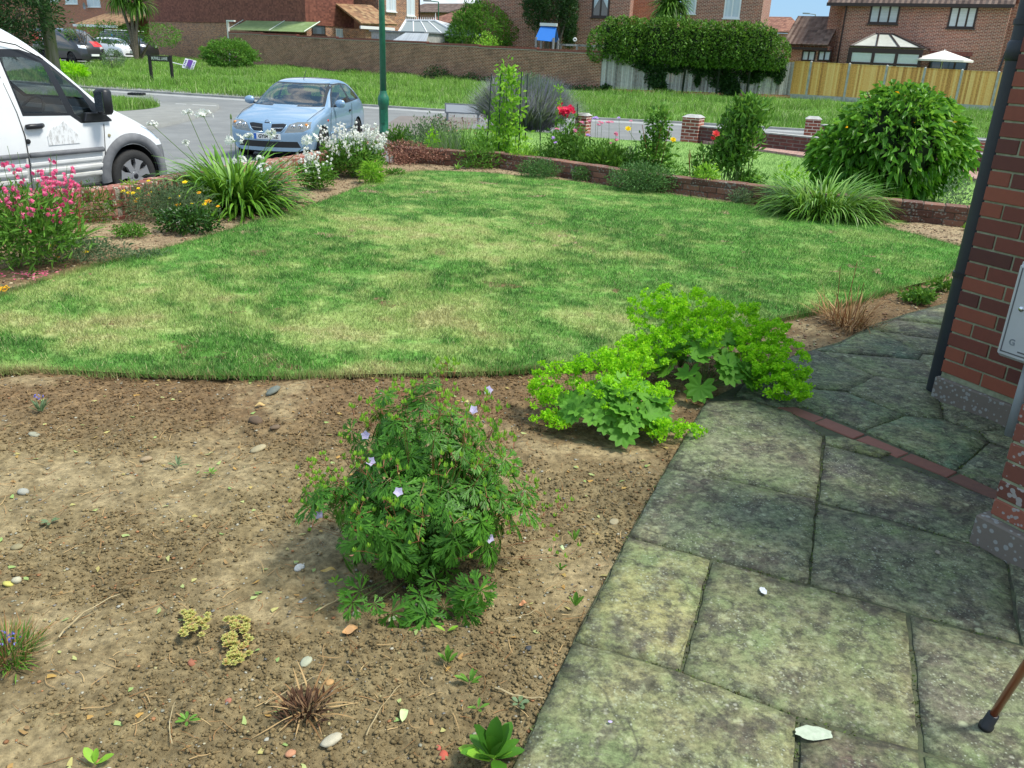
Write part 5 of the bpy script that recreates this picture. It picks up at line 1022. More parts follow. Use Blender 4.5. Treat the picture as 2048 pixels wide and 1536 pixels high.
# windscreen (front view), its black surround, side windows, lights, bumper
cut(bm, [(-.74, 1.2), (.74, 1.2), (.66, 1.83), (-.66, 1.83)], 'x', 1, 2, (-1.6,))
cut(bm, [(-.68, 1.23), (.68, 1.23), (.61, 1.79), (-.61, 1.79)], 'x', 1, 4, (-1.6,), only=(2,))
for s_ in (-1, 1):
    cut(bm, [(-1.49, 1.80), (-1.36, 1.11), (-.76, 1.09), (-.93, 1.72), (-1.2, 1.80)], 'y', s_, 2)
    cut(bm, [(-.97, 1.75), (-.78, 1.09), (-.66, 1.0), (-.22, 1.0), (-.53, 1.38)], 'y', s_, 2)
    cut(bm, [(-1.455, 1.72), (-1.34, 1.145), (-.81, 1.125), (-.97, 1.66), (-1.2, 1.72)], 'y', s_, 1, only=(2,))
    cut(bm, [(-.87, 1.63), (-.715, 1.1), (-.65, 1.04), (-.42, 1.04), (-.58, 1.36)], 'y', s_, 1, only=(2,))
    cut(bm, [(.30, .30), (.62, .30), (.62, .67), (.33, .67)], 'y', s_, 3, (.3,))
    cut(bm, [(s_*.5, .72), (s_*.8, .74), (s_*.78, .9), (s_*.55, .82)], 'x', 1, 5, (.3,))
cut(bm, [(-.9, .2), (.9, .2), (.9, .66), (-.9, .66)], 'x', 1, 3, (.5,))
cut(bm, [(-.5, .5), (.5, .5), (.5, .62), (-.5, .62)], 'x', 1, 2, (.5,))
arch(bm, 0, .34, .375); arch(bm, -2.66, .34, .375)
split(bm, vm, {0: 'body', 1: ('side_window',), 2: ('window_surround',), 3: 'bumper', 4: 'windscreen'}, van)
vm[5] = plain('headlamp_lens', (.5, .52, .55), .1, .3, 1); split(bm, vm, {5: ('headlight',)}, van); bm.free()
for s_ in (-1, 1):
    for wx in (0, -2.66):
        mb = MB(); n_ = 22; vs = []; fs = []
        for i in range(n_+1):
            q = -.12+(PI+.24)*i/n_; c, s2 = math.cos(q), math.sin(q)
            for (r_, y) in ((.372, .885), (.378, .925), (.44, .932), (.485, .905), (.49, .885)): vs.append((wx+r_*c, s_*y, .34+r_*s2*1.04))
        for i in range(n_):
            for k in range(4): fs.append((i*5+k, (i+1)*5+k, (i+1)*5+k+1, i*5+k+1))
        mb.add(vs, fs); mb.build('wheel_arch_trim', M['cladding'], van, smooth=True)
        wheel(van, wx, s_*.80, .32, .325, .2, .215, M['rim'], 7, s_)
wheel_well(van, 0, .34, .385, .9); wheel_well(van, -2.66, .34, .385, .9)
mb = MB(); mb.box(-3.3, .4, -.74, .74, .2, .3); mb.build('underbody', M['liner'], van)
for s_ in (-1, 1):
    y = s_*.898
    for x0, x1 in ((-1.37, -.43), (-2.3, -1.41)):
        mb = MB(); mb.tube([(x0, y+s_*.012, .69), (x1, y+s_*.012, .69)], .03, 8); mb.build('side_moulding', M['cladding'], van, smooth=True)
    for k, zz in enumerate((.585, .50, .415)):
        for x0, x1 in ((-1.37, -.45), (-2.3, -1.43)):
            mb = MB(); hh = .026; mb.add([(x0, y, zz-hh), (x1, y, zz-hh), (x1, y+s_*.007, zz-hh*.4), (x0, y+s_*.007, zz-hh*.4), (x0, y+s_*.007, zz+hh*.6), (x1, y+s_*.007, zz+hh*.6), (x1, y-s_*.01, zz+hh), (x0, y-s_*.01, zz+hh)], [(0, 1, 2, 3), (3, 2, 5, 4), (4, 5, 6, 7), (0, 3, 4, 7), (1, 6, 5, 2)]); mb.build('pressed_rib', M['vanwhite'], van)
    mb = MB(); mb.box(-2.28, -.40, y-.05*s_-.02, y-.05*s_+.06, .2, .29); mb.build('sill', M['black'], van, bevel=.01)
    yy = s_*.905; gp_ = lambda z: (.87+.03*min(1, z/.6) if z < .72 else (.9 if z < 1.0 else .895-(z-1.0)*.12))
    seam(van, [(-1.40, s_*gp_(.3), .3), (-1.385, s_*(gp_(.6)+.002), .6), (-1.385, s_*gp_(.9), .9), (-1.42, s_*(gp_(1.15)+.0), 1.15), (-1.53, s_*gp_(1.6), 1.6), (-1.56, s_*(gp_(1.8)+.0), 1.8)])
    seam(van, [(-.41, s_*.885, .3), (-.405, s_*.902, .6), (-.36, s_*.893, .98)], .004)
    mb = MB(); mb.tube([(-1.36, s_*.903, .995), (-1.33, s_*.925, 1.0), (-1.2, s_*.925, 1.0), (-1.16, s_*.903, 1.005)], [.026, .03, .03, .026], 10); mb.build('door_handle', M['black'], van, smooth=True)
    mb = MB(); mb.lathe([(0, s_*.912), (.026, s_*.908), (.03, s_*.89)], (-1.36, 0, .84), 'y', 14); mb.build('door_lock', M['black'], van)
    mb = MB(); mb.lathe([(0, s_*.905), (.018, s_*.902), (.022, s_*.88)], (-.31, 0, .84), 'y', 14); mb.build('side_repeater', plain('dull_amber', (.3, .27, .15), .4), van)
    mr_ = thing('door_mirror', None, None); mr_.parent = van; mr_.location = (-.42, s_*.91, 1.05)
    mb = MB(); mb.prism_y([(-.22, -.03), (.16, -.03), (.06, .06), (-.18, .07)], -.03 if s_ > 0 else -.02, .03); mb.build('mount', M['black'], mr_, bevel=.008); mb = MB(); mb.box(-.08, .05, min(s_*.04, s_*.23), max(s_*.04, s_*.23), .05, .34); mb.build('housing', M['black'], mr_, bevel=.03, smooth=True)
    mb = MB(); mb.box(-.086, -.081, min(s_*.06, s_*.21), max(s_*.06, s_*.21), .08, .31); mb.build('glass', M['chrome'], mr_)
    # drip rail
    seam(van, [(-.95, s_*.79, 1.70), (-1.25, s_*.805, 1.845), (-1.6, s_*.815, 1.90), (-3.3, s_*.815, 1.93)], .007)
def ghost_mark(parent):                                        # rubbed-off sticker residue on the door
    m, n, l, b = nt('sticker_residue'); tc = n.new('ShaderNodeTexCoord'); t = n.new('ShaderNodeTexNoise'); t.inputs['Scale'].default_value = 16; t.inputs['Detail'].default_value = 8; t.inputs['Roughness'].default_value = .7; mp_ = n.new('ShaderNodeMapping'); mp_.inputs['Rotation'].default_value = (0, .6, 0); mp_.inputs['Scale'].default_value = (1.6, 1, .6); l.new(tc.outputs['Object'], mp_.inputs[0]); l.new(mp_.outputs[0], t.inputs['Vector'])
    r = ramp(n, [(.5, (.77, .785, .79)), (.6, (.5, .5, .49))]); l.new(t.outputs['Fac'], r.inputs[0]); l.new(r.outputs[0], b.inputs['Base Color']); b.inputs['Roughness'].default_value = .7
    mb = MB(); P = [(-1.12, .78), (-.72, .78), (-.74, .88), (-.84, .98), (-.90, 1.04), (-.96, 1.0), (-1.06, .97), (-1.12, .88)]; mb.prism_y(P, -.9035, -.89); mb.build('sticker_residue', m, parent)
ghost_mark(van)
mb = MB(); mb.prism_y([(-.75, .9), (-.2, 1.0), (-.25, 1.12), (-.45, 1.16), (-.72, 1.1)], -.78, .78); mb.build('dashboard', M['trimint'], van, bevel=.02)
sw_ = thing('steering_wheel', None, None); sw_.parent = van; sw_.location = (-.92, -.38, 1.12); sw_.rotation_euler = (0, rad(-55), 0)
mb = MB(); mb.tube([(.19*math.cos(2*PI*i/24), .19*math.sin(2*PI*i/24), 0) for i in range(25)], .016, 6, cap=False); mb.build('rim', M['trimint'], sw_, smooth=True); mb = MB(); mb.box(-.06, .06, -.19, .19, -.03, -.005); mb.build('hub', M['trimint'], sw_, bevel=.01)
for y in (-.4, .4): seat(van, -1.45, y, .55, M['fabric'])
mb = MB(); mb.box(-1.95, -1.92, -.85, .85, .3, 1.95); mb.build('bulkhead', M['trimint'], van)
mb = MB(); mb.box(-1.9, -.2, -.82, .82, .3, .34); mb.build('cab_floor', M['trimint'], van)

# ---------------------------------------------------------------- pale blue hatchback
bw = at(638, 283, RZ+.3); rw = at(713, 252, RZ+.3); r_ = rw[:2]/rw[1]; yr = bw[1]+2.53; hd = np.array([r_[0]*yr-bw[0], yr-bw[1]]); hd /= np.linalg.norm(hd)
fwd = -hd; fa = math.atan2(fwd[1], fwd[0]); lft = np.array([-fwd[1], fwd[0]])       # image-right side of the car is its local +y (left) side
c0 = np.array(bw[:2])-lft*.74*.91
car = thing('blue_hatchback', 'pale metallic blue three-door hatchback parked beside the green lamp post', 'car', (float(c0[0]), float(c0[1]), RZ), fa); car.scale = (.91, .91, .91)
M['blue'] = paint('pale_blue_metallic', (.24, .37, .52), (.27, .41, .56), .28, .9, .35)
M['lens'] = plain('clear_lamp_lens', (.22, .23, .22), .12, .3, 1)
u = .2
ST = [(.72, .14, [(.55, u), (.60, u), (.62, u), (.60, u), (.56, u), (.42, u), (.22, u), (0, u)]),
      (.70, .18, [(.70, .25), (.77, .36), (.79, .50), (.77, .60), (.73, .645), (.5, .67), (.25, .68), (0, .685)]),
      (.52, .20, [(.77, .22), (.82, .38), (.835, .56), (.81, .70), (.74, .765), (.5, .79), (.25, .80), (0, .80)]),
      (.1, .20, [(.79, .2), (.84, .38), (.855, .62), (.835, .82), (.75, .875), (.5, .90), (.25, .915), (0, .92)]),
      (-.48, .22, [(.80, .2), (.845, .38), (.86, .64), (.845, .89), (.76, .94), (.5, .95), (.25, .955), (0, .955)]),
      (-.92, .20, [(.80, .2), (.845, .38), (.86, .64), (.85, .92), (.68, 1.20), (.5, 1.225), (.25, 1.24), (0, 1.245)]),
      (-1.36, .14, [(.80, .2), (.845, .38), (.86, .65), (.85, .93), (.61, 1.39), (.48, 1.42), (.25, 1.44), (0, 1.445)]),
      (-1.9, .04, [(.80, .2), (.845, .38), (.86, .66), (.85, .95), (.60, 1.42), (.48, 1.455), (.25, 1.47), (0, 1.475)]),
      (-2.5, 0, [(.80, .2), (.845, .38), (.86, .67), (.85, .97), (.59, 1.40), (.48, 1.43), (.25, 1.45), (0, 1.455)]),
      (-2.95, -.06, [(.79, .2), (.84, .38), (.855, .67), (.83, .98), (.61, 1.26), (.5, 1.29), (.25, 1.31), (0, 1.32)]),
      (-3.2, -.1, [(.77, .22), (.82, .4), (.83, .66), (.79, .95), (.66, 1.0), (.5, 1.03), (.25, 1.05), (0, 1.05)]),
      (-3.3, -.12, [(.72, .26), (.77, .4), (.78, .6), (.74, .8), (.64, .88), (.48, .9), (.25, .91), (0, .91)]),
      (-3.28, -.1, [(.6, .24), (.6, .26), (.6, .28), (.6, .3), (.5, .3), (.4, .3), (.2, .3), (0, .3)])]
cm = [M['blue'], M['carglass'], M['black'], M['lens'], M['carglass2'], M['chrome']]
bm = smooth_cage('c', ST, cm, lambda i, j, r__: 0)
cut(bm, [(-.74, .97), (.74, .97), (.60, 1.385), (-.60, 1.385)], 'x', 1, 2, (-1.5, -.2)); cut(bm, [(-.70, .985), (.70, .985), (.565, 1.36), (-.565, 1.36)], 'x', 1, 4, (-1.5, -.2), only=(2,))
cut(bm, [(-.62, 1.0), (.62, 1.0), (.52, 1.33), (-.52, 1.33)], 'x', -1, 4, (2.6,))
for s_ in (-1, 1):
    W_ = (.45, 1)
    cut(bm, [(-.66, .945), (-2.03, .985), (-2.0, 1.375), (-1.42, 1.37), (-1.0, 1.17)], 'y', s_, 2, W_); cut(bm, [(-2.03, .985), (-2.86, 1.02), (-2.72, 1.22), (-2.45, 1.34), (-2.0, 1.375)], 'y', s_, 2, W_)
    cut(bm, [(-.80, .965), (-1.96, 1.0), (-1.93, 1.35), (-1.44, 1.345), (-1.05, 1.155)], 'y', s_, 1, W_, only=(2,)); cut(bm, [(-2.1, 1.01), (-2.76, 1.035), (-2.66, 1.20), (-2.43, 1.31), (-2.05, 1.345)], 'y', s_, 1, W_, only=(2,))
    Q = [(.33, .545), (.66, .565), (.785, .63), (.77, .745), (.55, .745), (.42, .70)]
    cut(bm, [(s_*a, b) for a, b in Q], 'x', 1, 3, (.15,))
    Q = [(.075, .535), (.26, .55), (.375, .70), (.30, .715), (.09, .70)]; cut(bm, [(s_*a, b) for a, b in [(.06, .545), (.30, .555), (.40, .71), (.08, .71)]], 'x', 1, 0, (.3,)); cut(bm, [(s_*a, b) for a, b in Q], 'x', 1, 2, (.3,))
cut(bm, [(-.62, .27), (.62, .27), (.56, .385), (-.56, .385)], 'x', 1, 2, (.3,))
arch(bm, 0, .31, .345); arch(bm, -2.53, .31, .345)
split(bm, cm, {0: 'body', 1: ('side_window',), 2: ('black_trim',), 3: ('headlight',), 4: ('windscreen',)}, car)
from mathutils.bvhtree import BVHTree
bvh = BVHTree.FromBMesh(bm); bm.free()
def hit(y, z, x=3.0):
    h = bvh.ray_cast(Vector((x, y, z)), Vector((-1, 0, 0))); return h[0].x if h[0] else None
for s_ in (-1, 1):                       # lamp bowls, chrome grille strips
    hl = [o for o in COL.objects if o.parent == car and o.name.startswith('headlight') and s_*sum(v.co.y for v in o.data.vertices) > 0]
    hp = hl[0] if hl else car
    for yy, rr in ((.48, .05), (.61, .058)):
        x = hit(s_*yy, .655) or .8; mb = MB(); mb.lathe([(0, x+.004), (rr*.5, x+.008), (rr, x+.003), (rr*1.05, x-.02)], (0, s_*yy, .652), 'x', 18); mb.build('lamp_bowl', M['chrome'], hp, smooth=True)
    x = hit(s_*.70, .69) or .7; mb = MB(); mb.lathe([(0, x+.006), (.028, x+.003), (.032, x-.03)], (0, s_*.71, .69), 'x', 12); mb.build('indicator', plain('amber_lens', (.65, .25, .05), .25), hp, smooth=True)
    pts = []
    for y_, z_ in ((.10, .625), (.2, .63), (.31, .635)): pts.append(((hit(s_*y_, z_) or .8)+.006, s_*y_, z_))
    mb = MB(); mb.tube(pts, .007, 5); mb.build('grille_bar', M['chrome'], car)
    pts = [((hit(s_*y_, z_) or .8)+.004, s_*y_, z_) for y_, z_ in ((.075, .55), (.27, .555), (.335, .61), (.375, .70))]; mb = MB(); mb.tube(pts, .011, 6); mb.build('grille_surround', M['blue'], car, smooth=True)
    wheel(car, 0, s_*.76, .30, .305, .18, .19, M['steel'], 5, s_, 'steel'); wheel(car, -2.53, s_*.76, .30, .305, .18, .19, M['steel'], 5, s_, 'steel')
    mr_ = thing('door_mirror', None, None); mr_.parent = car; mr_.location = (-.80, s_*.88, 1.0)
    mb = MB(); mb.lathe([(0, -.1), (.05, -.095), (.075, -.05), (.085, 0), (.075, .06), (.04, .095), (0, .1)], (0, s_*.09, .02), 'y', 16); o = mb.build('housing', M['blue'], mr_, smooth=True); o.scale = (.7, 1, 1); mb = MB(); mb.tube([(0, s_*-.05, -.04), (0, s_*.04, -.02)], .02, 8); mb.build('arm', M['black'], mr_)
    yb_ = .862; mb = MB(); mb.tube([(-.42, s_*.868, .46), (-.6, s_*.87, .46), (-2.1, s_*.872, .47)], [.008, .02, .02], 8); mb.build('side_moulding', M['blue'], car, smooth=True)
    seam(car, [(-.42, s_*.85, .26), (-.44, s_*.866, .6), (-.52, s_*.856, .85), (-.6, s_*.85, .93)], .004); seam(car, [(-1.98, s_*.852, .26), (-2.0, s_*.868, .66), (-2.05, s_*.853, .96)], .004)
    mb = MB(); mb.box(-1.92, -1.82, min(s_*.857, s_*.873), max(s_*.857, s_*.873), .80, .845); mb.build('door_handle', M['black'], car, bevel=.005)
    mb = MB(); mb.lathe([(0, s_*.868), (.02, s_*.864), (.025, s_*.84)], (-.3, 0, .72), 'y', 10); o = mb.build('side_repeater', plain('red_amber_lens', (.6, .06, .02), .3), car)
    seam(car, [((hit(s_*.70, .74) or .6)-.02, s_*.70, .762), (.1, s_*.748, .881), (-.42, s_*.755, .955)], .004, 'bonnet_gap')
    mb = MB(); mb.tube([(-.47, s_*.1 if s_ > 0 else -.42, 1.0), (-.50, s_*.62 if s_ > 0 else -.02, 1.0)], .009, 5); mb.build('wiper', M['black'], car)
    seat(car, -1.45, s_*.36, .38, M['fabric'])
wheel_well(car, 0, .31, .35, .86); wheel_well(car, -2.53, .31, .35, .86)
mb = MB(); mb.box(-3.1, .6, -.7, .7, .14, .24); mb.build('underbody', M['liner'], car)
mb = MB(); mb.prism_y([(-.98, .75), (-.4, .8), (-.5, .97), (-.85, .95)], -.72, .72); mb.build('dashboard', M['trimint'], car, bevel=.02)
mb = MB(); mb.box(-2.6, -2.45, -.62, .62, .5, 1.02); mb.box(-2.48, -2.4, -.45, -.2, 1.022, 1.15); mb.box(-2.48, -2.4, .2, .45, 1.022, 1.15); mb.build('rear_seat', M['fabric'], car)
sw_ = thing('steering_wheel', None, None); sw_.parent = car; sw_.location = (-1.02, -.36, .96); sw_.rotation_euler = (0, rad(-62), 0); mb = MB(); mb.tube([(.18*math.cos(2*PI*i/24), .18*math.sin(2*PI*i/24), 0) for i in range(25)], .014, 6, cap=False); mb.build('rim', M['trimint'], sw_, smooth=True)
pz = .47; px_ = max(hit(y, pz+dz) or 0 for y in (-.24, 0, .24) for dz in (-.05, 0, .05))+.006
pl_ = thing('number_plate', None, None); pl_.parent = car; pl_.location = (px_, .0, pz)
mb = MB(); mb.box(-.02, 0, -.26, .26, -.056, .056); mb.build('plate', plain('plate_white', (.75, .76, .76), .4), pl_, bevel=.003); mb = MB(); mb.box(.0005, .002, -.258, -.21, -.054, .054); mb.build('blue_band', plain('plate_blue', (.02, .12, .5), .4), pl_)
text_mesh('GY04 KGZ', .092, M['blk'], pl_, (.002, .025, -.002), (PI/2, 0, PI/2), sx=.92)
x = hit(0, .725) or .85; mb = MB(); mb.tube([(x+.006, .045*math.cos(2*PI*i/20), .725+.045*math.sin(2*PI*i/20)) for i in range(21)], .007, 6, cap=False); mb.box(x, x+.012, -.052, .052, .715, .735); mb.build('badge', M['chrome'], car, smooth=False)
mb = MB(); mb.tube([(-1.42, 0, 1.44), (-1.62, 0, 1.62)], .007, 5); mb.build('aerial', M['black'], car); mb = MB(); mb.box(-1.12, -1.05, -.1, .1, 1.2, 1.26); mb.build('rear_view_mirror', M['trimint'], car)
# ---------------------------------------------------------------- vehicles parked far left
def far_vehicle(label, cat, name, px, py, zg, ang, mats, S, wins, scr, extra=None, wb=(0, -2.9), R=.33, Wd=.95):
    P = at(px, py, zg); v = thing(name, label, cat, (P[0], P[1], zg), ang); bm = smooth_cage('f', S, mats, lambda i, j, r_: 0, 2)
    cut(bm, scr, 'x', 1, 1, (-1.8,))
    for s_ in (-1, 1):
        for q in wins: cut(bm, q, 'y', s_, 1, (.4,))
    if extra: extra(bm)
    for x in wb: arch(bm, x, R, R+.06)
    split(bm, mats, {0: 'body', 1: ('window',), 2: ('grille',), 3: ('headlight',), 4: ('panel',)}, v); bm.free()
    for x in wb:
        for s_ in (-1, 1): wheel(v, x, s_*(Wd-.12), R-.01, R, .2, R*.64, M['steel'] if cat == 'van' else M['rimdark'], 5, s_, 'alloy')
        wheel_well(v, x, R, R+.06, Wd)
    mb = MB(); mb.box(wb[1]-.5, wb[0]+.5, -.75, .75, .18, .3); mb.build('underbody', M['liner'], v); return v
VS = [(.85, .15, [(.75, .25), (.78, .25), (.8, .25), (.78, .25), (.7, .25), (.5, .25), (.3, .25), (0, .25)]), (.85, .2, [(.8, .3), (.86, .45), (.88, .65), (.86, .85), (.8, .95), (.55, .99), (.3, 1.0), (0, 1.0)]), (.5, .2, [(.88, .28), (.95, .5), (.97, .8), (.95, 1.05), (.86, 1.16), (.6, 1.2), (.3, 1.22), (0, 1.22)]),
      (.15, .2, [(.9, .28), (.97, .5), (.985, .85), (.96, 1.15), (.88, 1.3), (.62, 1.34), (.3, 1.36), (0, 1.36)]), (-.6, .12, [(.9, .28), (.97, .5), (.985, .85), (.96, 1.2), (.84, 1.84), (.6, 1.9), (.3, 1.93), (0, 1.94)]), (-1.2, .0, [(.9, .28), (.97, .5), (.985, .85), (.97, 1.2), (.86, 1.88), (.66, 1.97), (.3, 2.0), (0, 2.0)]),
      (-3.7, 0, [(.9, .28), (.97, .5), (.985, .85), (.97, 1.2), (.86, 1.88), (.66, 1.97), (.3, 2.0), (0, 2.0)]), (-3.9, 0, [(.85, .3), (.9, .5), (.92, .85), (.9, 1.2), (.8, 1.8), (.6, 1.88), (.3, 1.9), (0, 1.9)]), (-3.9, 0, [(.1, .3), (.1, .5), (.1, .85), (.1, 1.2), (.1, 1.8), (.1, 1.88), (.05, 1.9), (0, 1.9)])]
blk = paint('black_van_paint', (.018, .019, .022), (.03, .03, .034), .3, .9); dk = plain('tinted_glass', (.02, .025, .03), .05, 0, 1); M['headlamp'] = plain('silver_headlamp', (.65, .67, .7), .15, .4, 1)
redp = plain('red_vinyl', (.6, .02, .02), .35, 0, .5); silver = plain('dark_grille', (.02, .02, .02), .5)
def ex1(bm):
    for s_ in (-1, 1): cut(bm, [(s_*.45, .86), (s_*.86, .92), (s_*.84, 1.1), (s_*.5, 1.02)], 'x', 1, 3, (.3,))
    cut(bm, [(-.42, .62), (.42, .62), (.46, .92), (-.46, .92)], 'x', 1, 2, (.5,)); cut(bm, [(-.8, .3), (.8, .3), (.75, .45), (-.75, .45)], 'x', 1, 2, (.4,)); cut(bm, [(.05, 1.0), (.75, 1.0), (.75, 1.3), (.05, 1.3)], 'x', 1, 4, (.1, 1.0))
ha = FWA+rad(8)
v1 = far_vehicle('black van with red panels and pale headlights parked nearest the garage house', 'van', 'black_van', 172, 127, -.22, FWA+rad(10), [blk, dk, silver, M['headlamp'], redp], VS, [[(-1.15, 1.75), (-1.25, 1.22), (-.1, 1.2), (-.5, 1.72)]], [(-.8, 1.33), (.8, 1.33), (.72, 1.85), (-.72, 1.85)], ex1)
mb = MB(); mb.box(-3.6, -1.9, -.99, -.975, 1.2, 1.75); mb.build('red_panel', redp, v1); text_mesh('RES', .5, M['white'], v1, (-2.5, -.998, 1.4), (PI/2, 0, 0)); mb = MB(); mb.box(.0+1.0, 1.08, -.26, .26, .46, .58); mb.build('number_plate', M['white'], v1)
v3 = far_vehicle('plain black van with small blue logo parked next to the brick gable', 'van', 'black_van', 288, 117, -.2, FWA+rad(14), [blk, dk, silver, M['headlamp'], blk], VS, [[(-1.15, 1.75), (-1.25, 1.22), (-.1, 1.2), (-.5, 1.72)]], [(-.8, 1.33), (.8, 1.33), (.72, 1.85), (-.72, 1.85)], ex1)
text_mesh('DW SERVICES LTD', .2, plain('pale_vinyl', (.5, .6, .68), .4), v3, (-2.4, -.992, 1.42), (PI/2, 0, 0)); mb = MB(); mb.box(-2.25, -2.1, -.998, -.99, 1.58, 1.75); mb.build('blue_logo', plain('blue_vinyl', (.02, .25, .6), .4), v3); mb = MB(); mb.slab([(-3.3, -.7, 2.06), (-.2, -.7, 2.03), (-.2, .7, 2.05), (-3.3, .7, 2.08)], .05); mb.build('roof_load', M['white_wood'], v3)
WS = [(.62, .1, [(.55, .22), (.6, .22), (.62, .22), (.6, .22), (.55, .22), (.4, .22), (.2, .22), (0, .22)]), (.65, .15, [(.68, .28), (.76, .4), (.78, .55), (.76, .7), (.7, .78), (.5, .8), (.25, .82), (0, .82)]), (.4, .15, [(.78, .24), (.84, .42), (.86, .62), (.84, .84), (.75, .93), (.5, .97), (.25, .98), (0, .98)]),
      (-.3, .15, [(.8, .24), (.86, .42), (.88, .65), (.86, .95), (.76, 1.03), (.5, 1.07), (.25, 1.08), (0, 1.08)]), (-.95, .1, [(.8, .24), (.86, .42), (.88, .65), (.86, 1.0), (.66, 1.42), (.5, 1.46), (.25, 1.47), (0, 1.47)]), (-1.9, 0, [(.8, .24), (.86, .42), (.88, .65), (.86, 1.02), (.65, 1.48), (.5, 1.53), (.25, 1.55), (0, 1.55)]),
      (-2.8, 0, [(.8, .24), (.86, .42), (.88, .65), (.86, 1.03), (.63, 1.42), (.5, 1.47), (.25, 1.48), (0, 1.48)]), (-3.15, 0, [(.74, .26), (.8, .42), (.82, .65), (.8, .95), (.62, 1.1), (.48, 1.12), (.25, 1.13), (0, 1.13)]), (-3.15, 0, [(.1, .3), (.1, .42), (.1, .65), (.1, .9), (.1, 1.0), (.1, 1.0), (.05, 1.0), (0, 1.0)])]
def ex2(bm):
    for s_ in (-1, 1): cut(bm, [(s_*.48, .72), (s_*.7, .72), (s_*.7, .88), (s_*.5, .88)], 'x', 1, 3, (.3,))
    cut(bm, [(-.62, .34), (.62, .34), (.55, .46), (-.55, .46)], 'x', 1, 2, (.3,)); cut(bm, [(-.3, .76), (.3, .76), (.3, .8), (-.3, .8)], 'x', 1, 2, (.3,)); 
wp_ = paint('white_car_paint', (.78, .79, .8), (.82, .82, .83), .3, .8)
v2 = far_vehicle('small white car parked between the two black vans', 'car', 'white_car', 254, 119, -.22, FWA+rad(12), [wp_, dk, silver, M['headlamp'], silver], WS, [[(-.35, 1.05), (-1.7, 1.08), (-1.65, 1.42), (-.95, 1.4)], [(-1.78, 1.08), (-2.8, 1.1), (-2.6, 1.38), (-1.72, 1.42)]], [(-.72, 1.1), (.72, 1.1), (.6, 1.42), (-.6, 1.42)], ex2, (0, -2.57), .31, .86)
mb = MB(); mb.box(.78, .82, -.24, .24, .6, .68); mb.build('number_plate', M['lead'], v2)
# ================================================================ OWN HOUSE CORNER, PIER, METER BOX, PIPE, STICK
M['hbrick'] = islm('smooth_red_brick', [(.1, (.085, .026, .02)), (.5, (.17, .045, .028)), (.85, (.29, .08, .042))], .7, .35, 30, .003, nmix=.25)
M['pierbrick'] = islm('lichened_pier_brick', [(.1, (.13, .045, .03)), (.5, (.22, .07, .045)), (.85, (.30, .10, .06))], .8, .5, 35, .004, spots=(.32, .29, .27), spot_sc=48, spot_t=.03, nmix=.3)
M['plinth'] = islm('dark_plinth_brick', [(.1, (.10, .085, .07)), (.9, (.2, .165, .135))], .85, .5, 30, .004, spots=(.3, .3, .28), spot_sc=42, spot_t=.08)
M['hmortar'] = noisy('greenish_mortar', [(.3, (.2, .22, .13)), (.7, (.36, .37, .25))], 25, .95, .4)
c0_ = np.array([2.27, 4.16]); dw = np.array([.47, -.883]); dw /= np.linalg.norm(dw)       # street corner, wall runs back towards the viewer
hs = thing('house_corner', 'dark red brick house wall with pale pointing behind the black drainpipe', 'house', (0, 0, 0))
def course_run(mb, a, b, z0, z1, th, off=0, jit=.0015):
    n_ = int((z1-z0)/.075); a = np.array(a); b = np.array(b); L = np.linalg.norm(b-a); t_ = (b-a)/L; nn = np.array([-t_[1], t_[0]])
    for c in range(n_):
        s_ = -.1125 if c % 2 else 0
        while s_ < L:
            p, q = max(s_+.005, 0 if s_ <= 0 else s_+.005), min(s_+.22, L)
            if q-p > .02:
                o_ = random.uniform(-jit, jit)+off; P = [a+t_*p+nn*(-th/2+o_), a+t_*q+nn*(-th/2+o_), a+t_*q+nn*(th/2), a+t_*p+nn*(th/2)]
                mb.prism([tuple(map(float, v)) for v in P], z0+c*.075+.005, z0+(c+1)*.075-.005)
            s_ += .225
    return nn
inn = np.array([-dw[1], dw[0]])                                   # into the house
if inn @ np.array([1, 0]) < 0: inn = -inn
e0 = c0_+inn*.0525; e1 = e0+dw*3.4; far_ = c0_+inn*4.2
def wall_run(parent, name, a, b, z0, z1, mat, face):              # face: unit vector pointing out
    mb = MB(); a = np.array(a); b = np.array(b); L = np.linalg.norm(b-a); t_ = (b-a)/L; n_ = int(round((z1-z0)/.075))
    for c in range(n_):
        s_ = -.1125 if c % 2 else 0.
        while s_ < L-.02:
            p, q = max(s_+(.005 if s_ > 0 else 0), 0), min(s_+.22, L)
            if s_ < 0: p = 0
            o_ = random.uniform(-.0015, .0015); P = [a+t_*p+face*o_, a+t_*q+face*o_, a+t_*q-face*.1, a+t_*p-face*.1]
            if q-p > .02: mb.prism([tuple(map(float, v)) for v in P], z0+c*.075+.005, z0+(c+1)*.075-.005)
            s_ += .225
    return mb.build(name, mat, parent, bevel=.0025)
wall_run(hs, 'brickwork', c0_, c0_+dw*3.3, .15, 2.85, M['hbrick'], -inn)
wall_run(hs, 'brickwork', c0_+inn*.225+(-dw)*.0, c0_+inn*3.8, .15, 2.85, M['hbrick'], -dw)
mb = MB(); P = [c0_+inn*.006+dw*.006, c0_+inn*.006+dw*3.3, c0_+inn*3.8+dw*3.3, c0_+inn*3.8+dw*.006]; mb.prism([tuple(map(float, v)) for v in P], -.1, 2.84); mb.build('mortar', M['hmortar'], hs)
mb = MB(); P = [c0_-inn*.02-dw*.01, c0_-inn*.02+dw*3.3, c0_+inn*.3+dw*3.3, c0_+inn*.3-dw*.01]; mb.prism([tuple(map(float, v)) for v in P], -.1, .125); mb.build('plinth', M['plinth'], hs, bevel=.006)
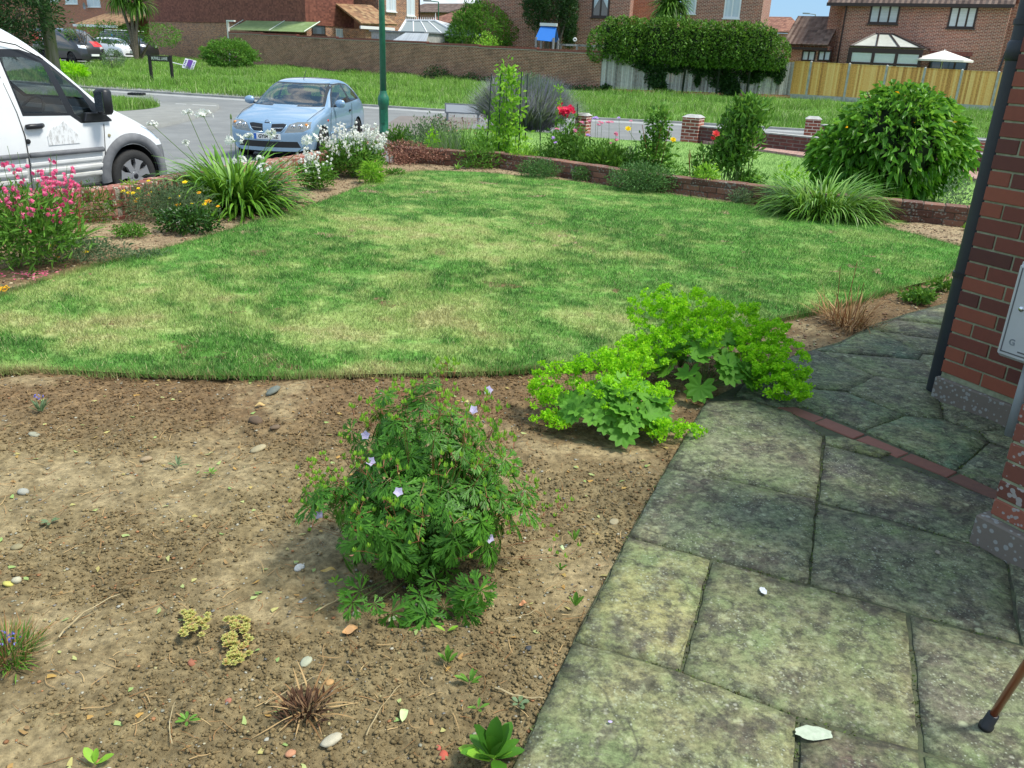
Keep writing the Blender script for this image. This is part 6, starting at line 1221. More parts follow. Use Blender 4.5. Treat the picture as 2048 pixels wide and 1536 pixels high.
# drainpipe
pb = at(1873, 782, .01)[:2]; t = thing('drainpipe', 'black plastic soil pipe running down the corner of the brick wall', 'drainpipe', (float(pb[0]), float(pb[1]), 0))
M['pipe'] = noisy('dark_grey_plastic_pipe', [(.3, (.012, .016, .022)), (.7, (.02, .026, .034))], 6, .5, .05); mb = MB(); mb.tube([(0, 0, .005), (0, 0, 1.0), (0, 0, 2.9)], .054, 28, cap=False); mb.tube([(0, 0, .005), (0, 0, .012)], .05, 20); mb.build('tube', M['pipe'], t, smooth=True)
for zc in (.66, 1.86):
    mb = MB(); mb.lathe([(.055, zc-.014), (.061, zc-.013), (.061, zc+.013), (.055, zc+.014)], n=28); q = dw*.055; mb.tube([(q[0], q[1], zc), (q[0]*2.05+inn[0]*.03, q[1]*2.05+inn[1]*.03, zc)], .009, 8); e = dw*.115+inn*.02; mb.lathe([(0, -.012), (.014, -.01), (.014, .01)], (e[0], e[1], zc), 'y', 10); mb.build('bracket', M['black'], t)
mb = MB(); mb.lathe([(.055, 1.69), (.063, 1.70), (.063, 1.77), (.055, 1.78)], n=28); mb.build('collar', M['pipe'], t, smooth=True)
# gas meter box
gpx = at(1992, 826, .01)[:2]; t = thing('meter_box', 'white gas meter box on the brick wall with a grey pipe below', 'meter box', (0, 0, 0))
Gw = Fr(c0_, math.atan2(dw[1], dw[0])); D_ = .21                    # Gw local x along the wall towards the viewer; y into the wall is -inn?
sgn = 1 if (Gw.v@inn) > 0 else -1
f0, zb0 = Gw.on(1987, 708, -sgn*D_); f1, zb1 = Gw.on(2044, 531, -sgn*D_)
x0 = f0-.005; z0 = zb0-.01; z1 = zb1+.02; x1 = x0+.45
print('box', x0, x1, z0, z1, sgn)
t.location = (c0_[0], c0_[1], 0); t.rotation_euler = (0, 0, Gw.a); yf = -sgn*D_; yo = lambda a: -sgn*a
M['boxwhite'] = noisy('off_white_grp', [(.3, (.5, .51, .52)), (.7, (.6, .61, .62))], 3, .4, .06, .002)
mb = MB(); ya, yb_ = sorted((yo(.0), yo(D_-.03))); mb.box(x0, x1, ya, yb_, z0, z1); mb.build('body', M['boxwhite'], t, bevel=.012)
mb = MB(); ya, yb_ = sorted((yo(D_-.032), yo(D_))); mb.box(x0+.012, x1-.012, ya, yb_, z0+.012, z1-.012); d_ = mb.build('door', M['boxwhite'], t, bevel=.012)
mb = MB()
for a in ((x0+.03, x0+.036, z0+.035, z1-.03), (x0+.03, x1-.03, z0+.035, z0+.041)): ya, yb_ = sorted((yo(D_-.004), yo(D_+.001))); mb.box(a[0], a[1], ya, yb_, a[2], a[3])
ya, yb_ = sorted((yo(D_-.004), yo(D_+.0015))); mb.box(x0+.11, x0+.36, ya, yb_, z0+.052, z0+.058); mb.build('door_groove', plain('groove_shadow_gap', (.12, .12, .125), .7), t)
mb = MB(); mb.lathe([(0, yo(D_+.006)), (.011, yo(D_+.005)), (.013, yo(D_))], (x0+.075, 0, z0+.25), 'y', 14); mb.build('lock', M['chrome'], t, smooth=True)
text_mesh('G', .04, M['lead'], t, (x0+.075, yo(D_+.001), z0+.09), (PI/2, 0, 0) if sgn > 0 else (PI/2, 0, PI), ext=.0006)
lx, lz = Gw.on(2003, 780, -sgn*.12); mb = MB(); mb.tube([(x0+.12, yo(.10), z0+.01), (x0+.12, yo(.10), .0)], .024, 16); mb.build('pipe', plain('grey_pvc_pipe', (.33, .35, .36), .45), t, smooth=True)
# porch pier
pc = at(1946, 1082, .01)[:2]; pe = at(2012, 1118, .01)[:2]; pd = (pe-pc)/np.linalg.norm(pe-pc); pn = np.array([-pd[1], pd[0]]); pn = pn if pn[1] > 0 else -pn
print('pier', pc, pd)
t = thing('porch_pier', 'lichen spotted red brick porch pier with grey plinth nearest the viewer', 'pier', (0, 0, 0))
def pier_run(face_a, t_, out, L, ph):
    mb = MB()
    for c in range(29):
        s_ = -.1125 if (c+ph) % 2 else 0.
        while s_ < L-.02:
            p, q = (0 if s_ <= 0 else s_+.005), min(s_+.22, L); o_ = random.uniform(-.003, .003); P = [face_a+t_*p+out*o_, face_a+t_*q+out*o_, face_a+t_*q-out*.1, face_a+t_*p-out*.1]
            if q-p > .02: mb.prism([tuple(map(float, v)) for v in P], .13+c*.075+.005, .13+(c+1)*.075-.005)
            s_ += .225
    return mb
pi_ = pc+pd*.02+pn*.02; mb = pier_run(pi_, pd, -pn, .9, 0); mb.build('brickwork', M['pierbrick'], t, bevel=.004); mb = pier_run(pi_+pn*.1+pn*.005, pn, -pd, .24, 1); mb.build('brickwork', M['pierbrick'], t, bevel=.004)
mb = MB(); a = pi_+pd*.006+pn*.006; mb.prism([tuple(map(float, v)) for v in (a, a+pd*.88, a+pd*.88+pn*.32, a+pn*.32)], 0, 2.3); mb.build('mortar', M['hmortar'], t)
mb = MB(); a = pc; mb.prism([tuple(map(float, v)) for v in (a-pd*.012-pn*.012, a+pd*.95-pn*.012, a+pd*.95+pn*.4, a-pd*.012+pn*.4)], -.05, .125); mb.build('plinth', M['plinth'], t, bevel=.008)
# walking stick
tip = at(1972, 1452, .02); up_ = None
for zz in np.arange(.55, 1.1, .01):
    for X in np.arange(2080, 2900, 8):
        Y = 1452-(X-1972)*(1452-1335)/(2048-1972)*1.0; p = at(X, Y, zz)
        L = np.linalg.norm(p-tip)
        if abs(L-.84) < .012 and (up_ is None or zz > up_[2]): up_ = p
print('stick', tip, up_)
if up_ is None: up_ = tip+np.array([.35, .3, .7])
t = thing('walking_stick', 'brown wooden walking stick with black rubber ferrule resting on the paving', 'walking stick', tuple(map(float, tip)))
d3 = Vector(up_-tip); mb = MB(); mb.tube([d3*.045, d3*.5, d3], .0105, 16); mb.build('shaft', noisy('varnished_wood', [(.3, (.16, .035, .008)), (.7, (.26, .06, .012))], 20, .35, .1, .001, stretch=(1, 1, .2), coat=.5), t, smooth=True)
u3 = d3.normalized(); mb = MB(); mb.tube([u3*-.012, u3*.0, u3*.006, u3*.008, u3*.05, u3*.052], [.017, .0185, .0185, .0155, .0145, .011], 20); mb.build('ferrule', M['black'], t, smooth=True)
mb = MB(); mb.tube([d3, d3+Vector((.0, .01, .03)), d3+Vector((-.05, -.03, .05)), d3+Vector((-.1, -.06, .035))], .012, 12); mb.build('handle', COL.objects['shaft'].data.materials[0] if False else M['black'], t, smooth=True)
# ================================================================ VEGETATION
def nrm(a): return a/np.maximum(np.linalg.norm(a, axis=1, keepdims=True), 1e-9)
def leaves(P, D, N, L, W, curl=.12, droop=.0):
    n_ = len(P); D = nrm(D); S = nrm(np.cross(D, N)); U = np.cross(S, D); L = np.asarray(L).reshape(-1, 1); W = np.asarray(W).reshape(-1, 1); dz = np.array([[0, 0, 1.]])
    V = np.stack([P, P+D*L*.45+S*W/2+U*L*curl, P+D*L-dz*L*droop, P+D*L*.45-S*W/2+U*L*curl], 1).reshape(-1, 3); i = np.arange(n_)*4
    return V, np.concatenate([np.column_stack([i, i+1, i+2]), np.column_stack([i, i+2, i+3])])
def foliage(name, parent, mat, blobs, n_, L, W, shell=.55, up=.25, jit=.7, curl=.12, droop=.1, seed=0, lump=.25, zmin=None, smooth=False, flat=False):
    r = np.random.default_rng(seed+n_); wts = np.array([(b[1][0]*b[1][1]*b[1][2])**(2/3) for b in blobs]); wts /= wts.sum(); ch = r.choice(len(blobs), n_, p=wts)
    C = np.array([b[0] for b in blobs], float)[ch]; R = np.array([b[1] for b in blobs], float)[ch]; d = nrm(r.normal(size=(n_, 3)))
    ph = r.uniform(0, 6, (6, 3)); q = sum(np.sin(d@np.array([a, b_, c])*3.3+a) for a, b_, c in ph)/6; q2 = sum(np.sin(d@np.array([a, b_, c])*1.6+b_+ch*1.7) for a, b_, c in ph[::-1])/6
    rr = (shell+(1-shell)*r.random(n_)**.6)*(1+lump*q+lump*.6*q2); P = C+d*R*rr[:, None]
    if zmin is not None: P[:, 2] = np.maximum(P[:, 2], zmin+r.random(n_)*.03)
    D = d*(1-up)*1.0+r.normal(size=(n_, 3))*jit*.6+np.array([0, 0, up]); N = d+r.normal(size=(n_, 3))*.5+np.array([0, 0, .5]); k = r.uniform(.65, 1.25, n_)
    V, F = leaves(P-nrm(D)*L*.3, D, N, L*k, W*k, curl, droop); return np_mesh(name, V, F, mat, parent, smooth=smooth)
def straps(name, parent, mat, n_, c, br, L0, L1, w_, e0, e1, bend, seed=1, az=None, segs=7, fold=0, zmin=-.01):
    """arching strap leaves: start elevation e0..e1 (deg), bending over by `bend` (deg) towards the tip"""
    r = np.random.default_rng(seed); a = r.uniform(0, 2*PI, n_) if az is None else r.uniform(az[0], az[1], n_); el = np.radians(r.uniform(e0, e1, n_)); Ls = r.uniform(L0, L1, n_); bd = np.radians(r.uniform(bend*.5, bend*1.3, n_)); rr = br*np.sqrt(r.random(n_))
    p = np.column_stack([c[0]+rr*np.cos(a+r.normal(0, .5, n_)), c[1]+rr*np.sin(a+r.normal(0, .5, n_)), np.full(n_, c[2])]); S = np.column_stack([-np.sin(a), np.cos(a), np.zeros(n_)]); tw = r.normal(0, .25, n_)[:, None]; rows = []
    for k in range(segs+1):
        t_ = k/segs; wd = w_*(1-t_**3)*(.75+.5*min(1, t_*4)*(1))*.5; wd = max(wd, w_*.03); e = el-bd*t_**1.5; d = np.column_stack([np.cos(a)*np.cos(e), np.sin(a)*np.cos(e), np.sin(e)])
        if k: p = p+d*(Ls/segs)[:, None]; p[:, 2] = np.maximum(p[:, 2], zmin+.01)
        s_ = nrm(S+tw*t_*np.array([0, 0, 1.])); rows.append((p-s_*wd, p+s_*wd))
    V = np.stack([x for ab in rows for x in ab], 1); m_ = 2*(segs+1); base = np.arange(n_)*m_; F = np.concatenate([np.column_stack([base+2*k, base+2*k+1, base+2*k+3, base+2*k+2]) for k in range(segs)])
    return np_mesh(name, V.reshape(-1, 3), F, mat, parent, smooth=True)
def stemset(name, parent, mat, pairs, r_=.003, sag=.0, seed=0, n=5, one=True):
    mb = MB(); rr = random.Random(seed)
    for a, b_ in pairs:
        a = Vector(a); b_ = Vector(b_); m_ = (a+b_)/2+Vector((rr.uniform(-1, 1), rr.uniform(-1, 1), 0))*(b_-a).length*.06; mb.tube([a, m_, b_], [r_, r_*.9, r_*.7], n)
    return mb.build(name, mat, parent)
def petals(P, r_, n_, seed, up=.3, L=1., W=.6, cup=.3, c0=None):
    """ring(s) of petals about a point, facing the vector c0"""
    r = np.random.default_rng(seed); ax = nrm(np.array([c0 if c0 is not None else (0, 0, 1)], float))[0]; t_ = np.cross(ax, [.3, .5, .8]); t_ /= np.linalg.norm(t_); b_ = np.cross(ax, t_); a = 2*PI*np.arange(n_)/n_+r.random()*6
    D = np.outer(np.cos(a), t_)+np.outer(np.sin(a), b_)+ax*cup; N = np.tile(ax, (n_, 1)); return leaves(np.tile(P, (n_, 1)), D, N, np.full(n_, r_*L), np.full(n_, r_*W*2), .08)
def cat(parts):
    V = []; F = []; b = 0
    for v, f in parts: V.append(v); F.append(f+b); b += len(v)
    return np.concatenate(V), np.concatenate(F)
G = {}
G['agap'] = leafm('strap_leaf', [(.05, .13, .01), (.085, .21, .018), (.14, .32, .03), (.22, .42, .06)], .35, .25)
G['agap2'] = leafm('variegated_strap_leaf', [(.05, .13, .012), (.09, .22, .022), (.15, .34, .04), (.3, .46, .14)], .35, .25)
G['dark'] = leafm('dark_glossy_leaf', [(.015, .05, .008), (.03, .09, .012), (.055, .15, .02)], .3, .15, .6)
G['hedge'] = leafm('hedge_leaf', [(.03, .08, .008), (.06, .15, .015), (.12, .26, .03), (.18, .35, .05)], .45, .25)
G['ivy'] = leafm('ivy_leaf', [(.012, .04, .008), (.025, .075, .015), (.05, .12, .025)], .4, .15)
G['laurel'] = leafm('glossy_bush_leaf', [(.04, .13, .012), (.075, .22, .018), (.12, .32, .03), (.2, .44, .05)], .42, .3, .5)
G['lime'] = leafm('lime_floret', [(.16, .42, .008), (.26, .58, .012), (.38, .72, .03)], .6, .4)
G['alch'] = leafm('soft_round_leaf', [(.06, .20, .015), (.10, .29, .025), (.17, .40, .045)], .6, .3)
G['ger'] = leafm('geranium_leaf', [(.035, .12, .012), (.065, .20, .018), (.11, .30, .03)], .45, .3)
G['green'] = leafm('mid_green_leaf', [(.06, .16, .018), (.10, .25, .03), (.17, .36, .05)], .5, .3)
G['bright'] = leafm('bright_green_leaf', [(.14, .34, .025), (.22, .46, .04), (.33, .6, .07)], .5, .4)
G['grey'] = leafm('grey_green_leaf', [(.09, .15, .07), (.14, .22, .10), (.2, .28, .15)], .6, .3)
G['lav'] = leafm('lavender_stem', [(.16, .22, .11), (.22, .28, .16), (.26, .24, .32), (.34, .31, .42)], .7, .25)
G['thyme'] = leafm('small_leaf', [(.045, .12, .03), (.08, .19, .045), (.14, .28, .08)], .6, .2)
G['white'] = leafm('white_petal', [(.68, .7, .62), (.8, .8, .76), (.86, .84, .82)], .6, .3)
G['pink'] = leafm('pink_petal', [(.66, .07, .2), (.8, .14, .3), (.86, .28, .42)], .5, .3)
G['rose'] = leafm('rose_pink_petal', [(.5, .12, .18), (.65, .25, .3), (.6, .2, .45)], .6, .3)
G['mauve'] = leafm('mauve_petal', [(.42, .25, .62), (.55, .4, .75)], .6, .3)
G['red'] = leafm('red_petal', [(.6, .01, .05), (.78, .03, .10)], .5, .25)
G['coral'] = leafm('coral_petal', [(.75, .04, .04), (.85, .12, .1)], .5, .25)
G['yellow'] = leafm('yellow_petal', [(.8, .6, .0), (.85, .7, .02)], .5, .3)
G['orange'] = leafm('orange_petal', [(.85, .42, .0), (.85, .5, .02)], .5, .3)
G['lilac'] = leafm('lilac_petal', [(.55, .48, .72), (.68, .6, .82)], .55, .35)
G['blue'] = leafm('blue_petal', [(.12, .12, .5), (.25, .25, .65)], .5, .2)
G['stem'] = noisy('plant_stem', [(.3, (.07, .14, .03)), (.7, (.14, .22, .06))], 20, .6, 0)
G['rstem'] = noisy('reddish_stem', [(.3, (.20, .06, .03)), (.7, (.30, .12, .05))], 20, .6, 0)
G['bark'] = noisy('bark', [(.3, (.07, .055, .04)), (.7, (.2, .16, .12))], 14, .9, .4)
G['dry'] = leafm('dry_straw', [(.16, .08, .03), (.3, .17, .07), (.5, .36, .17)], .8, .1)
G['brown'] = leafm('brown_leaf', [(.16, .07, .05), (.28, .13, .09), (.38, .22, .15)], .8, .1)
def w3(px, py, Y): return tuple(map(float, atY(px, py, Y)))
def g3(px, py, z=0.): return tuple(map(float, at(px, py, z)))
def plant(name, label, c, p, group=None): return thing(name, label, c, (float(p[0]), float(p[1]), float(p[2])), 0, group)
# ---- hedge, ivy on the fence
hb = []; zf0 = gzt
for k in range(17):
    px = 1200+k*22.5; top = [62, 42, 40, 42, 45, 42, 40, 42, 45, 48, 50, 52, 50, 52, 54, 62, 82][k]; P = w3(px, top, 46.8); zt_ = P[2]; zl = gzt-.25
    hb.append(((P[0]-hb_o[0] if False else P[0], 46.9+random.uniform(-.2, .2), (zt_+zl)/2), (.66, .75, (zt_-zl)/2+.22)))
hc = hb[8][0]; t = plant('hedge', 'long clipped dark green laurel hedge overhanging the weathered fence', 'hedge', (hc[0], hc[1], 0)); hb = [((a[0]-hc[0], a[1]-hc[1], a[2]), r_) for a, r_ in hb]
foliage('foliage', t, G['hedge'], hb, 26000, .15, .075, .78, .2, .8, lump=.12)
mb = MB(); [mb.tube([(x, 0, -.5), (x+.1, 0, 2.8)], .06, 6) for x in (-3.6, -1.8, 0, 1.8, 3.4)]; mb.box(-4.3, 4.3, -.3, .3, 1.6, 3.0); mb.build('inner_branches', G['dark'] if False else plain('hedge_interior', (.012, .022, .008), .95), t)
ib = []
for (px, py, rx, rz_) in [(1290, 120, .9, .45), (1310, 150, .55, .5), (1320, 175, .35, .35), (1350, 128, .6, .4), (1400, 135, .8, .35), (1440, 150, .9, .5), (1455, 172, .6, .45), (1465, 180, .4, .3), (1500, 145, .8, .45), (1540, 135, .7, .4), (1560, 140, .3, .6), (1260, 108, .6, .3), (1212, 185, .3, .35), (1340, 190, .25, .2), (1395, 160, .15, .25)]:
    x, z = FG.on(px, py, -.05); q = FG.w(x, -.04, z); ib.append(((q[0]-hc[0], q[1]-hc[1], z), (rx*.85, .16, rz_)))
ib = [(a, (b[0]*1.3, b[1]*1.2, b[2]*1.25)) for a, b in ib]; foliage('ivy', t, G['ivy'], ib, 24000, .11, .09, .25, .1, .6, lump=.15)
# ---- far trees and shrubs
def shrub(name, label, c, px, py, Yd, W_, H, n_, L, Wl, mat, zg=RZ, lump=.25, blobs=None, shell=.6, stem=True, core=None, depth=None, up=.25):
    P = w3(px, py, Yd); t = plant(name, label, c, (P[0], P[1], 0)); D_ = depth or W_
    bl = blobs or [((0, 0, zg+H*.5), (W_/2, D_/2, H/2))]; foliage('foliage', t, mat, bl, n_, L, Wl, shell, up, lump=lump)
    if stem: mb = MB(); [mb.tube([(random.uniform(-.1, .1), random.uniform(-.1, .1), zg-.1), (random.uniform(-.3, .3)*W_, random.uniform(-.3, .3)*D_, zg+H*.75)], [.035*max(.4, W_/2), .012], 6) for _ in range(6)]; mb.build('branches', G['bark'], t)
    return t
P = w3(970, 30, 52); rr = 2.3
shrub('conifer', 'rounded feathery green conifer rising behind the long wall', 'tree', 972, 60, 58, 4.9, 4.9, 16000, .30, .045, G['green'], lump=.18, up=.5)
shrub('rose_bush', 'small pale flowered bush in front of the rounded conifer', 'bush', 975, 84, 54.5, 2.2, 2.9, 2200, .16, .07, G['bright'], shell=.3, lump=.3)
P = w3(1098, 60, 55); t = plant('cypress', 'dark overgrown cypress with bare grey stems beside the play tower', 'tree', (P[0], P[1], 0)); foliage('foliage', t, G['ivy'], [((0, 0, 4.9), (1.6, 1.6, 1.5)), ((-.9, 0, 4.0), (.8, 1, 1.2)), ((1.15, 0, 3.6), (.55, .9, 1.4)), ((1.3, .2, 2.7), (.4, .7, .9))], 11000, .2, .05, .5, .5, lump=.3)
mb = MB(); rr_ = random.Random(2)
for k in range(18): a = rr_.uniform(-1.1, 1.1); mb.tube([(a*.35, rr_.uniform(-.3, .3), -.4), (a*.7, rr_.uniform(-.4, .4), 2.2), (a*1.15, rr_.uniform(-.5, .5), 4.2)], [.09, .06, .02], 6)
mb.build('bare_stems', G['bark'], t)
def cordyline(label, px, py, Yd, zt_, n_, L, heads, zb=-.4):
    P = w3(px, py, Yd); t = plant('cordyline', label, 'tree', (P[0], P[1], 0)); mb = MB()
    for q, (dx, dy, z) in enumerate(heads): mb.tube([(0, 0, zb), (dx*.3, dy*.3, zb+(z-zb)*.5), (dx, dy, z)], [.15, .12, .09], 8); straps('leaf_head', t, G['agap'] if False else G['hedge'], n_, (dx, dy, z), .12, L*.7, L, .07, -35, 75, 75, seed=q+px, segs=6, zmin=-5)
    mb.build('trunk', G['bark'], t); return t
P = atY(1338, 15, 50); cordyline('cabbage palm with a round head of drooping leaves behind the hedge', 1338, 15, 50, P[2], 320, 1.5, [(0, 0, float(P[2])), (.3, .2, float(P[2])+.3)])
P = atY(268, 25, 62); cordyline('cabbage palm with forked trunk beside the brick gable', 266, 60, 62, 0, 240, 1.7, [(-.7, 0, float(P[2])+.9), (.5, .2, float(P[2])+.6), (0, 0, float(P[2])+1.6)])
shrub('shrub', 'fine green shrub beneath the left cabbage palm', 'shrub', 272, 62, 63, 5.2, 2.2, 3000, .16, .05, G['green'], 0., blobs=[((-1.8, 0, 1.6), (1.6, 1.2, .8)), ((1.6, 0, 1.6), (1.6, 1.2, .8))])
shrub('shrub', 'broad dark leafy shrub growing against the base of the brick gable', 'shrub', 462, 140, 56, 3.4, 1.9, 7500, .17, .06, G['green'], depth=2, lump=.3)
# tree over the van
q = w3(50, 60, 30); t = plant('tree', 'dark small-leaved tree overhanging from the upper left corner', 'tree', (q[0]-2.9, q[1]+3, 0)); foliage('foliage', t, G['ivy'], [((1.2, 0, 2.3), (1.5, 1.6, 1.1)), ((-.8, 0, 3.2), (2, 1.8, 1.5)), ((-2.4, 0, 2.2), (1.8, 1.6, 1.4)), ((.2, 0, 1.4), (1.6, 1.2, .8)), ((2.0, -.3, 2.9), (.8, .8, .7)), ((-.4, 0, 4.6), (2.4, 2, 1.2))], 17000, .17, .055, .35, .3, lump=.35)
mb = MB(); mb.tube([(0, 0, -.5), (0, 0, 1.2), (.1, 0, 3)], [.2, .16, .1], 8); mb.tube([(0, 0, 1.2), (1.2, 0, 2.2)], [.1, .04], 6); mb.tube([(0, 0, 1.2), (-1.4, 0, 2.6)], [.1, .04], 6); mb.build('trunk', G['bark'], t)
# sparse shrub of bare stems
q = g3(180, 130, -.28); t = plant('sparse_shrub', 'leggy half bare shrub leaning over the verge in front of the black van', 'shrub', (q[0], q[1], -.3)); mb = MB(); r = random.Random(9)
for k in range(16):
    a = r.uniform(-1, 1); e = Vector((a*.9-.7, r.uniform(-.5, .5), r.uniform(1.7, 2.6))); m_ = Vector((a*.25-.3, 0, 1.0)); mb.tube([(0, 0, 0), m_, e], [.05, .03, .01], 5)
    for j in range(3): f_ = m_+(e-m_)*r.uniform(.2, .9); mb.tube([f_, f_+Vector((r.uniform(-.5, .5), r.uniform(-.3, .3), r.uniform(.2, .6)))], [.014, .005], 4)
mb.build('stems', G['bark'], t); foliage('foliage', t, G['green'], [((-.9, 0, 1.7), (.45, .4, .5)), ((-.75, 0, 1.2), (.25, .3, .4)), ((-.2, 0, 2.2), (.3, .3, .2))], 700, .11, .045, .2)
shrub('shrub', 'bright yellow-green spreading shrub beside the telegraph pole', 'shrub', 128, 112, 38, 1.9, .75, 1800, .16, .05, G['lime'], lump=.3, depth=1.2, stem=False)
shrub('shrub', 'small round grey-green shrub between the black van and white car', 'shrub', 226, 112, 50, 1.25, 1.05, 1100, .1, .04, G['grey'], RZ+.1)
shrub('shrub', 'narrow upright conifer at the right end of the hedge', 'shrub', 1528, 60, 48, .8, 3.9, 1500, .14, .04, G['green'])
# weeds and low ivy along the long wall foot
wb_ = []
for k in range(34):
    px = 560+k*19; x, z = FW.on(px, 150+ (px-560)*.052, -.35); hh = random.uniform(.15, .42)+(0.5 if px in range(860, 900) else 0)+(.25 if 900 < px < 1010 else 0); q = FW.w(x, -.35, 0); wb_.append(((q[0]-A0[0], q[1]-A0[1], RZ+hh*.5), (.5, .3, hh*.6)))
t = plant('ivy', 'low dark ivy and weeds growing along the foot of the long wall', 'ivy', (A0[0], A0[1], 0)); foliage('foliage', t, G['ivy'], wb_, 6500, .1, .07, .2, .3); t['kind'] = 'stuff'
# ---- lavender
q = g3(1048, 255, NZ); t = plant('lavender', 'huge grey lavender bush beyond the sweet pea stakes', 'lavender', (q[0], q[1], NZ)); straps('stems', t, G['lav'], 8500, (0, 0, 0), .62, .95, 1.35, .017, 28, 88, 14, seed=5, segs=3)
foliage('foliage', t, G['grey'], [((0, 0, .5), (1.0, .95, .72))], 9000, .13, .018, .2, .6); r = np.random.default_rng(4)
# ---- own garden: strap clumps
def agap(label, px, py, n_, L, mat, heads=(), br=.22, e=(15, 85), bend=80, w_=.028):
    q = g3(px, py, 0); t = plant('agapanthus', label, 'plant', q); straps('leaves', t, mat, n_, (0, 0, .0), br, L*.65, L, w_, e[0], e[1], bend, seed=px)
    for i, (hx, hy, Yh, sz) in enumerate(heads):
        h = Vector(w3(hx, hy, Yh))-Vector(q); s_ = thing('flower_stem', None, None); s_.parent = t; stemset('stalk', s_, G['stem'], [((h.x*.12, h.y*.12, .05), tuple(h))], .0045, seed=i)
        if sz > .02:
            r2 = np.random.default_rng(i); parts = []; pr = []
            for k in range(15): d = nrm(r2.normal(size=(1, 3)))[0]; d[2] = abs(d[2])*.9-.15; c_ = np.array(h)+d*sz; parts.append(petals(c_, sz*.42, 5, k, c0=d, W=.28, cup=.5)); pr.append((tuple(h), tuple(c_)))
            V, F = cat(parts); np_mesh('umbel', V, F, G['white'], s_); stemset('pedicels', s_, G['stem'], pr, .0015, n=3)
        else: mb = MB(); mb.lathe([(0, -.02), (.012, 0), (.008, .03), (0, .045)], tuple(h), n=8); mb.build('bud', G['stem'], s_)
    return t
agap('large strap-leaved agapanthus with white flower heads beside the low red wall', 472, 412, 820, .84, G['agap'], [(305, 250, 8.6, .05), (375, 226, 8.9, .05), (408, 234, 8.9, .085), (462, 236, 8.9, .01), (372, 287, 8.7, .04), (470, 283, 8.7, .085), (498, 275, 8.6, .05), (545, 270, 8.4, .065), (622, 282, 8.2, .08), (520, 318, 8.1, .04), (528, 338, 8.0, .06), (480, 322, 8.2, .06)], .3, (12, 85), 85, .026)
agap('wide strap-leaved clump spreading below the big glossy bush', 1640, 428, 1200, .76, G['agap2'], [], .36, (6, 72), 80, .016)
# ---- penstemons
def penstemon(label, px, py, w_, h, nspk, mat, fmat, seed, leafn, off=(0, 0), dens=12, fl=.028, fullh=.35):
    q = g3(px, py, 0); t = plant('penstemon', label, 'plant', q); r = random.Random(seed); ends = []; foliage('foliage', t, mat, [((0, 0, h*.33), (w_*.48, w_*.4, h*.34))], leafn, .075, .016, .15, .5, lump=.25, zmin=0)
    pr = []
    for i in range(nspk):
        a = r.uniform(0, 2*PI); rr = w_*.5*math.sqrt(r.random()); b_ = (rr*.35*math.cos(a), rr*.35*math.sin(a), .02); e = (rr*math.cos(a)+off[0]*.0, rr*math.sin(a)*.8, h*r.uniform(.72, 1.05)*(1-.25*rr/w_)); pr.append((b_, e))
        parts = []; r2 = np.random.default_rng(seed*100+i)
        for k in range(dens):
            f = 1-fullh*r2.random(); c_ = np.array(b_)*(1-f)+np.array(e)*f+r2.normal(size=3)*np.array([.02, .02, .012]); d = nrm(r2.normal(size=(1, 3))*np.array([1, 1, .25])-np.array([[0, 0, .35]]))[0]; parts.append(petals(c_, fl, 5, k, c0=d, W=.42, cup=1.1))
        V, F = cat(parts); np_mesh('flower_spike', V, F, fmat, t)
    stemset('stems', t, G['stem'], pr, .0025, n=4, seed=seed); return t
penstemon('tall deep pink penstemon at the left edge of the bed', 55, 532, .95, .88, 28, G['green'], G['pink'], 3, 2600, dens=7, fl=.029, fullh=.5)
penstemon('broad white flowered penstemon beside the blue car bumper and lamp post', 706, 352, .92, .74, 44, G['green'], G['white'], 5, 3200, dens=13, fl=.03, fullh=.42)
penstemon('smaller white penstemon in front of the broad one beside the low wall', 632, 378, .5, .50, 18, G['green'], G['white'], 6, 1100, dens=10, fl=.028, fullh=.6)
penstemon('second pink penstemon cluster spilling toward the small rosette plant', 132, 470, .4, .6, 12, G['green'], G['pink'], 8, 300, dens=8, fl=.032, fullh=.5)
# fallen pink petals
q = g3(75, 552, 0); r2 = np.random.default_rng(1); n_ = 60; P = np.column_stack([r2.normal(0, .16, n_), r2.normal(0, .09, n_), np.full(n_, .012)]); V, F = leaves(P, r2.normal(size=(n_, 3))*np.array([1, 1, .1]), np.tile([0, 0, 1.], (n_, 1)), np.full(n_, .03), np.full(n_, .02)); o = np_mesh('fallen_petals', V, F, G['pink']); o.location = q; tag(o, 'fallen pink petals scattered on the soil under the pink penstemon', 'petals', kind='stuff')
# ---- poppies
def poppies(label, px, py, w_, h, n_, fl, name='californian_poppy'):
    q = g3(px, py, 0); t = plant(name, label, 'plant', q); foliage('foliage', t, G['grey'] if name != 'weed' else G['green'], [((0, 0, h*.4), (w_*.5, w_*.3, h*.45))], n_, .05, .006, .1, .4, lump=.3, zmin=0); pr = []
    for i, (fx, fy, s_, m_) in enumerate(fl):
        f = Vector(w3(fx, fy, q[1]+random.uniform(-.1, .1)))-Vector(q); pr.append(((f.x*.5, f.y*.5, .02), tuple(f))); V, F = cat([petals(np.array(f), s_, 5, i, c0=(0, -.4, .9), W=.55, cup=.25), petals(np.array(f)+np.array([0, 0, .004]), s_*.5, 5, i+9, c0=(0, -.4, .9), W=.5, cup=.5)]); np_mesh('flower', V, F, G[m_], t)
    if pr: stemset('stems', t, G['stem'], pr, .002, n=4)
    return t
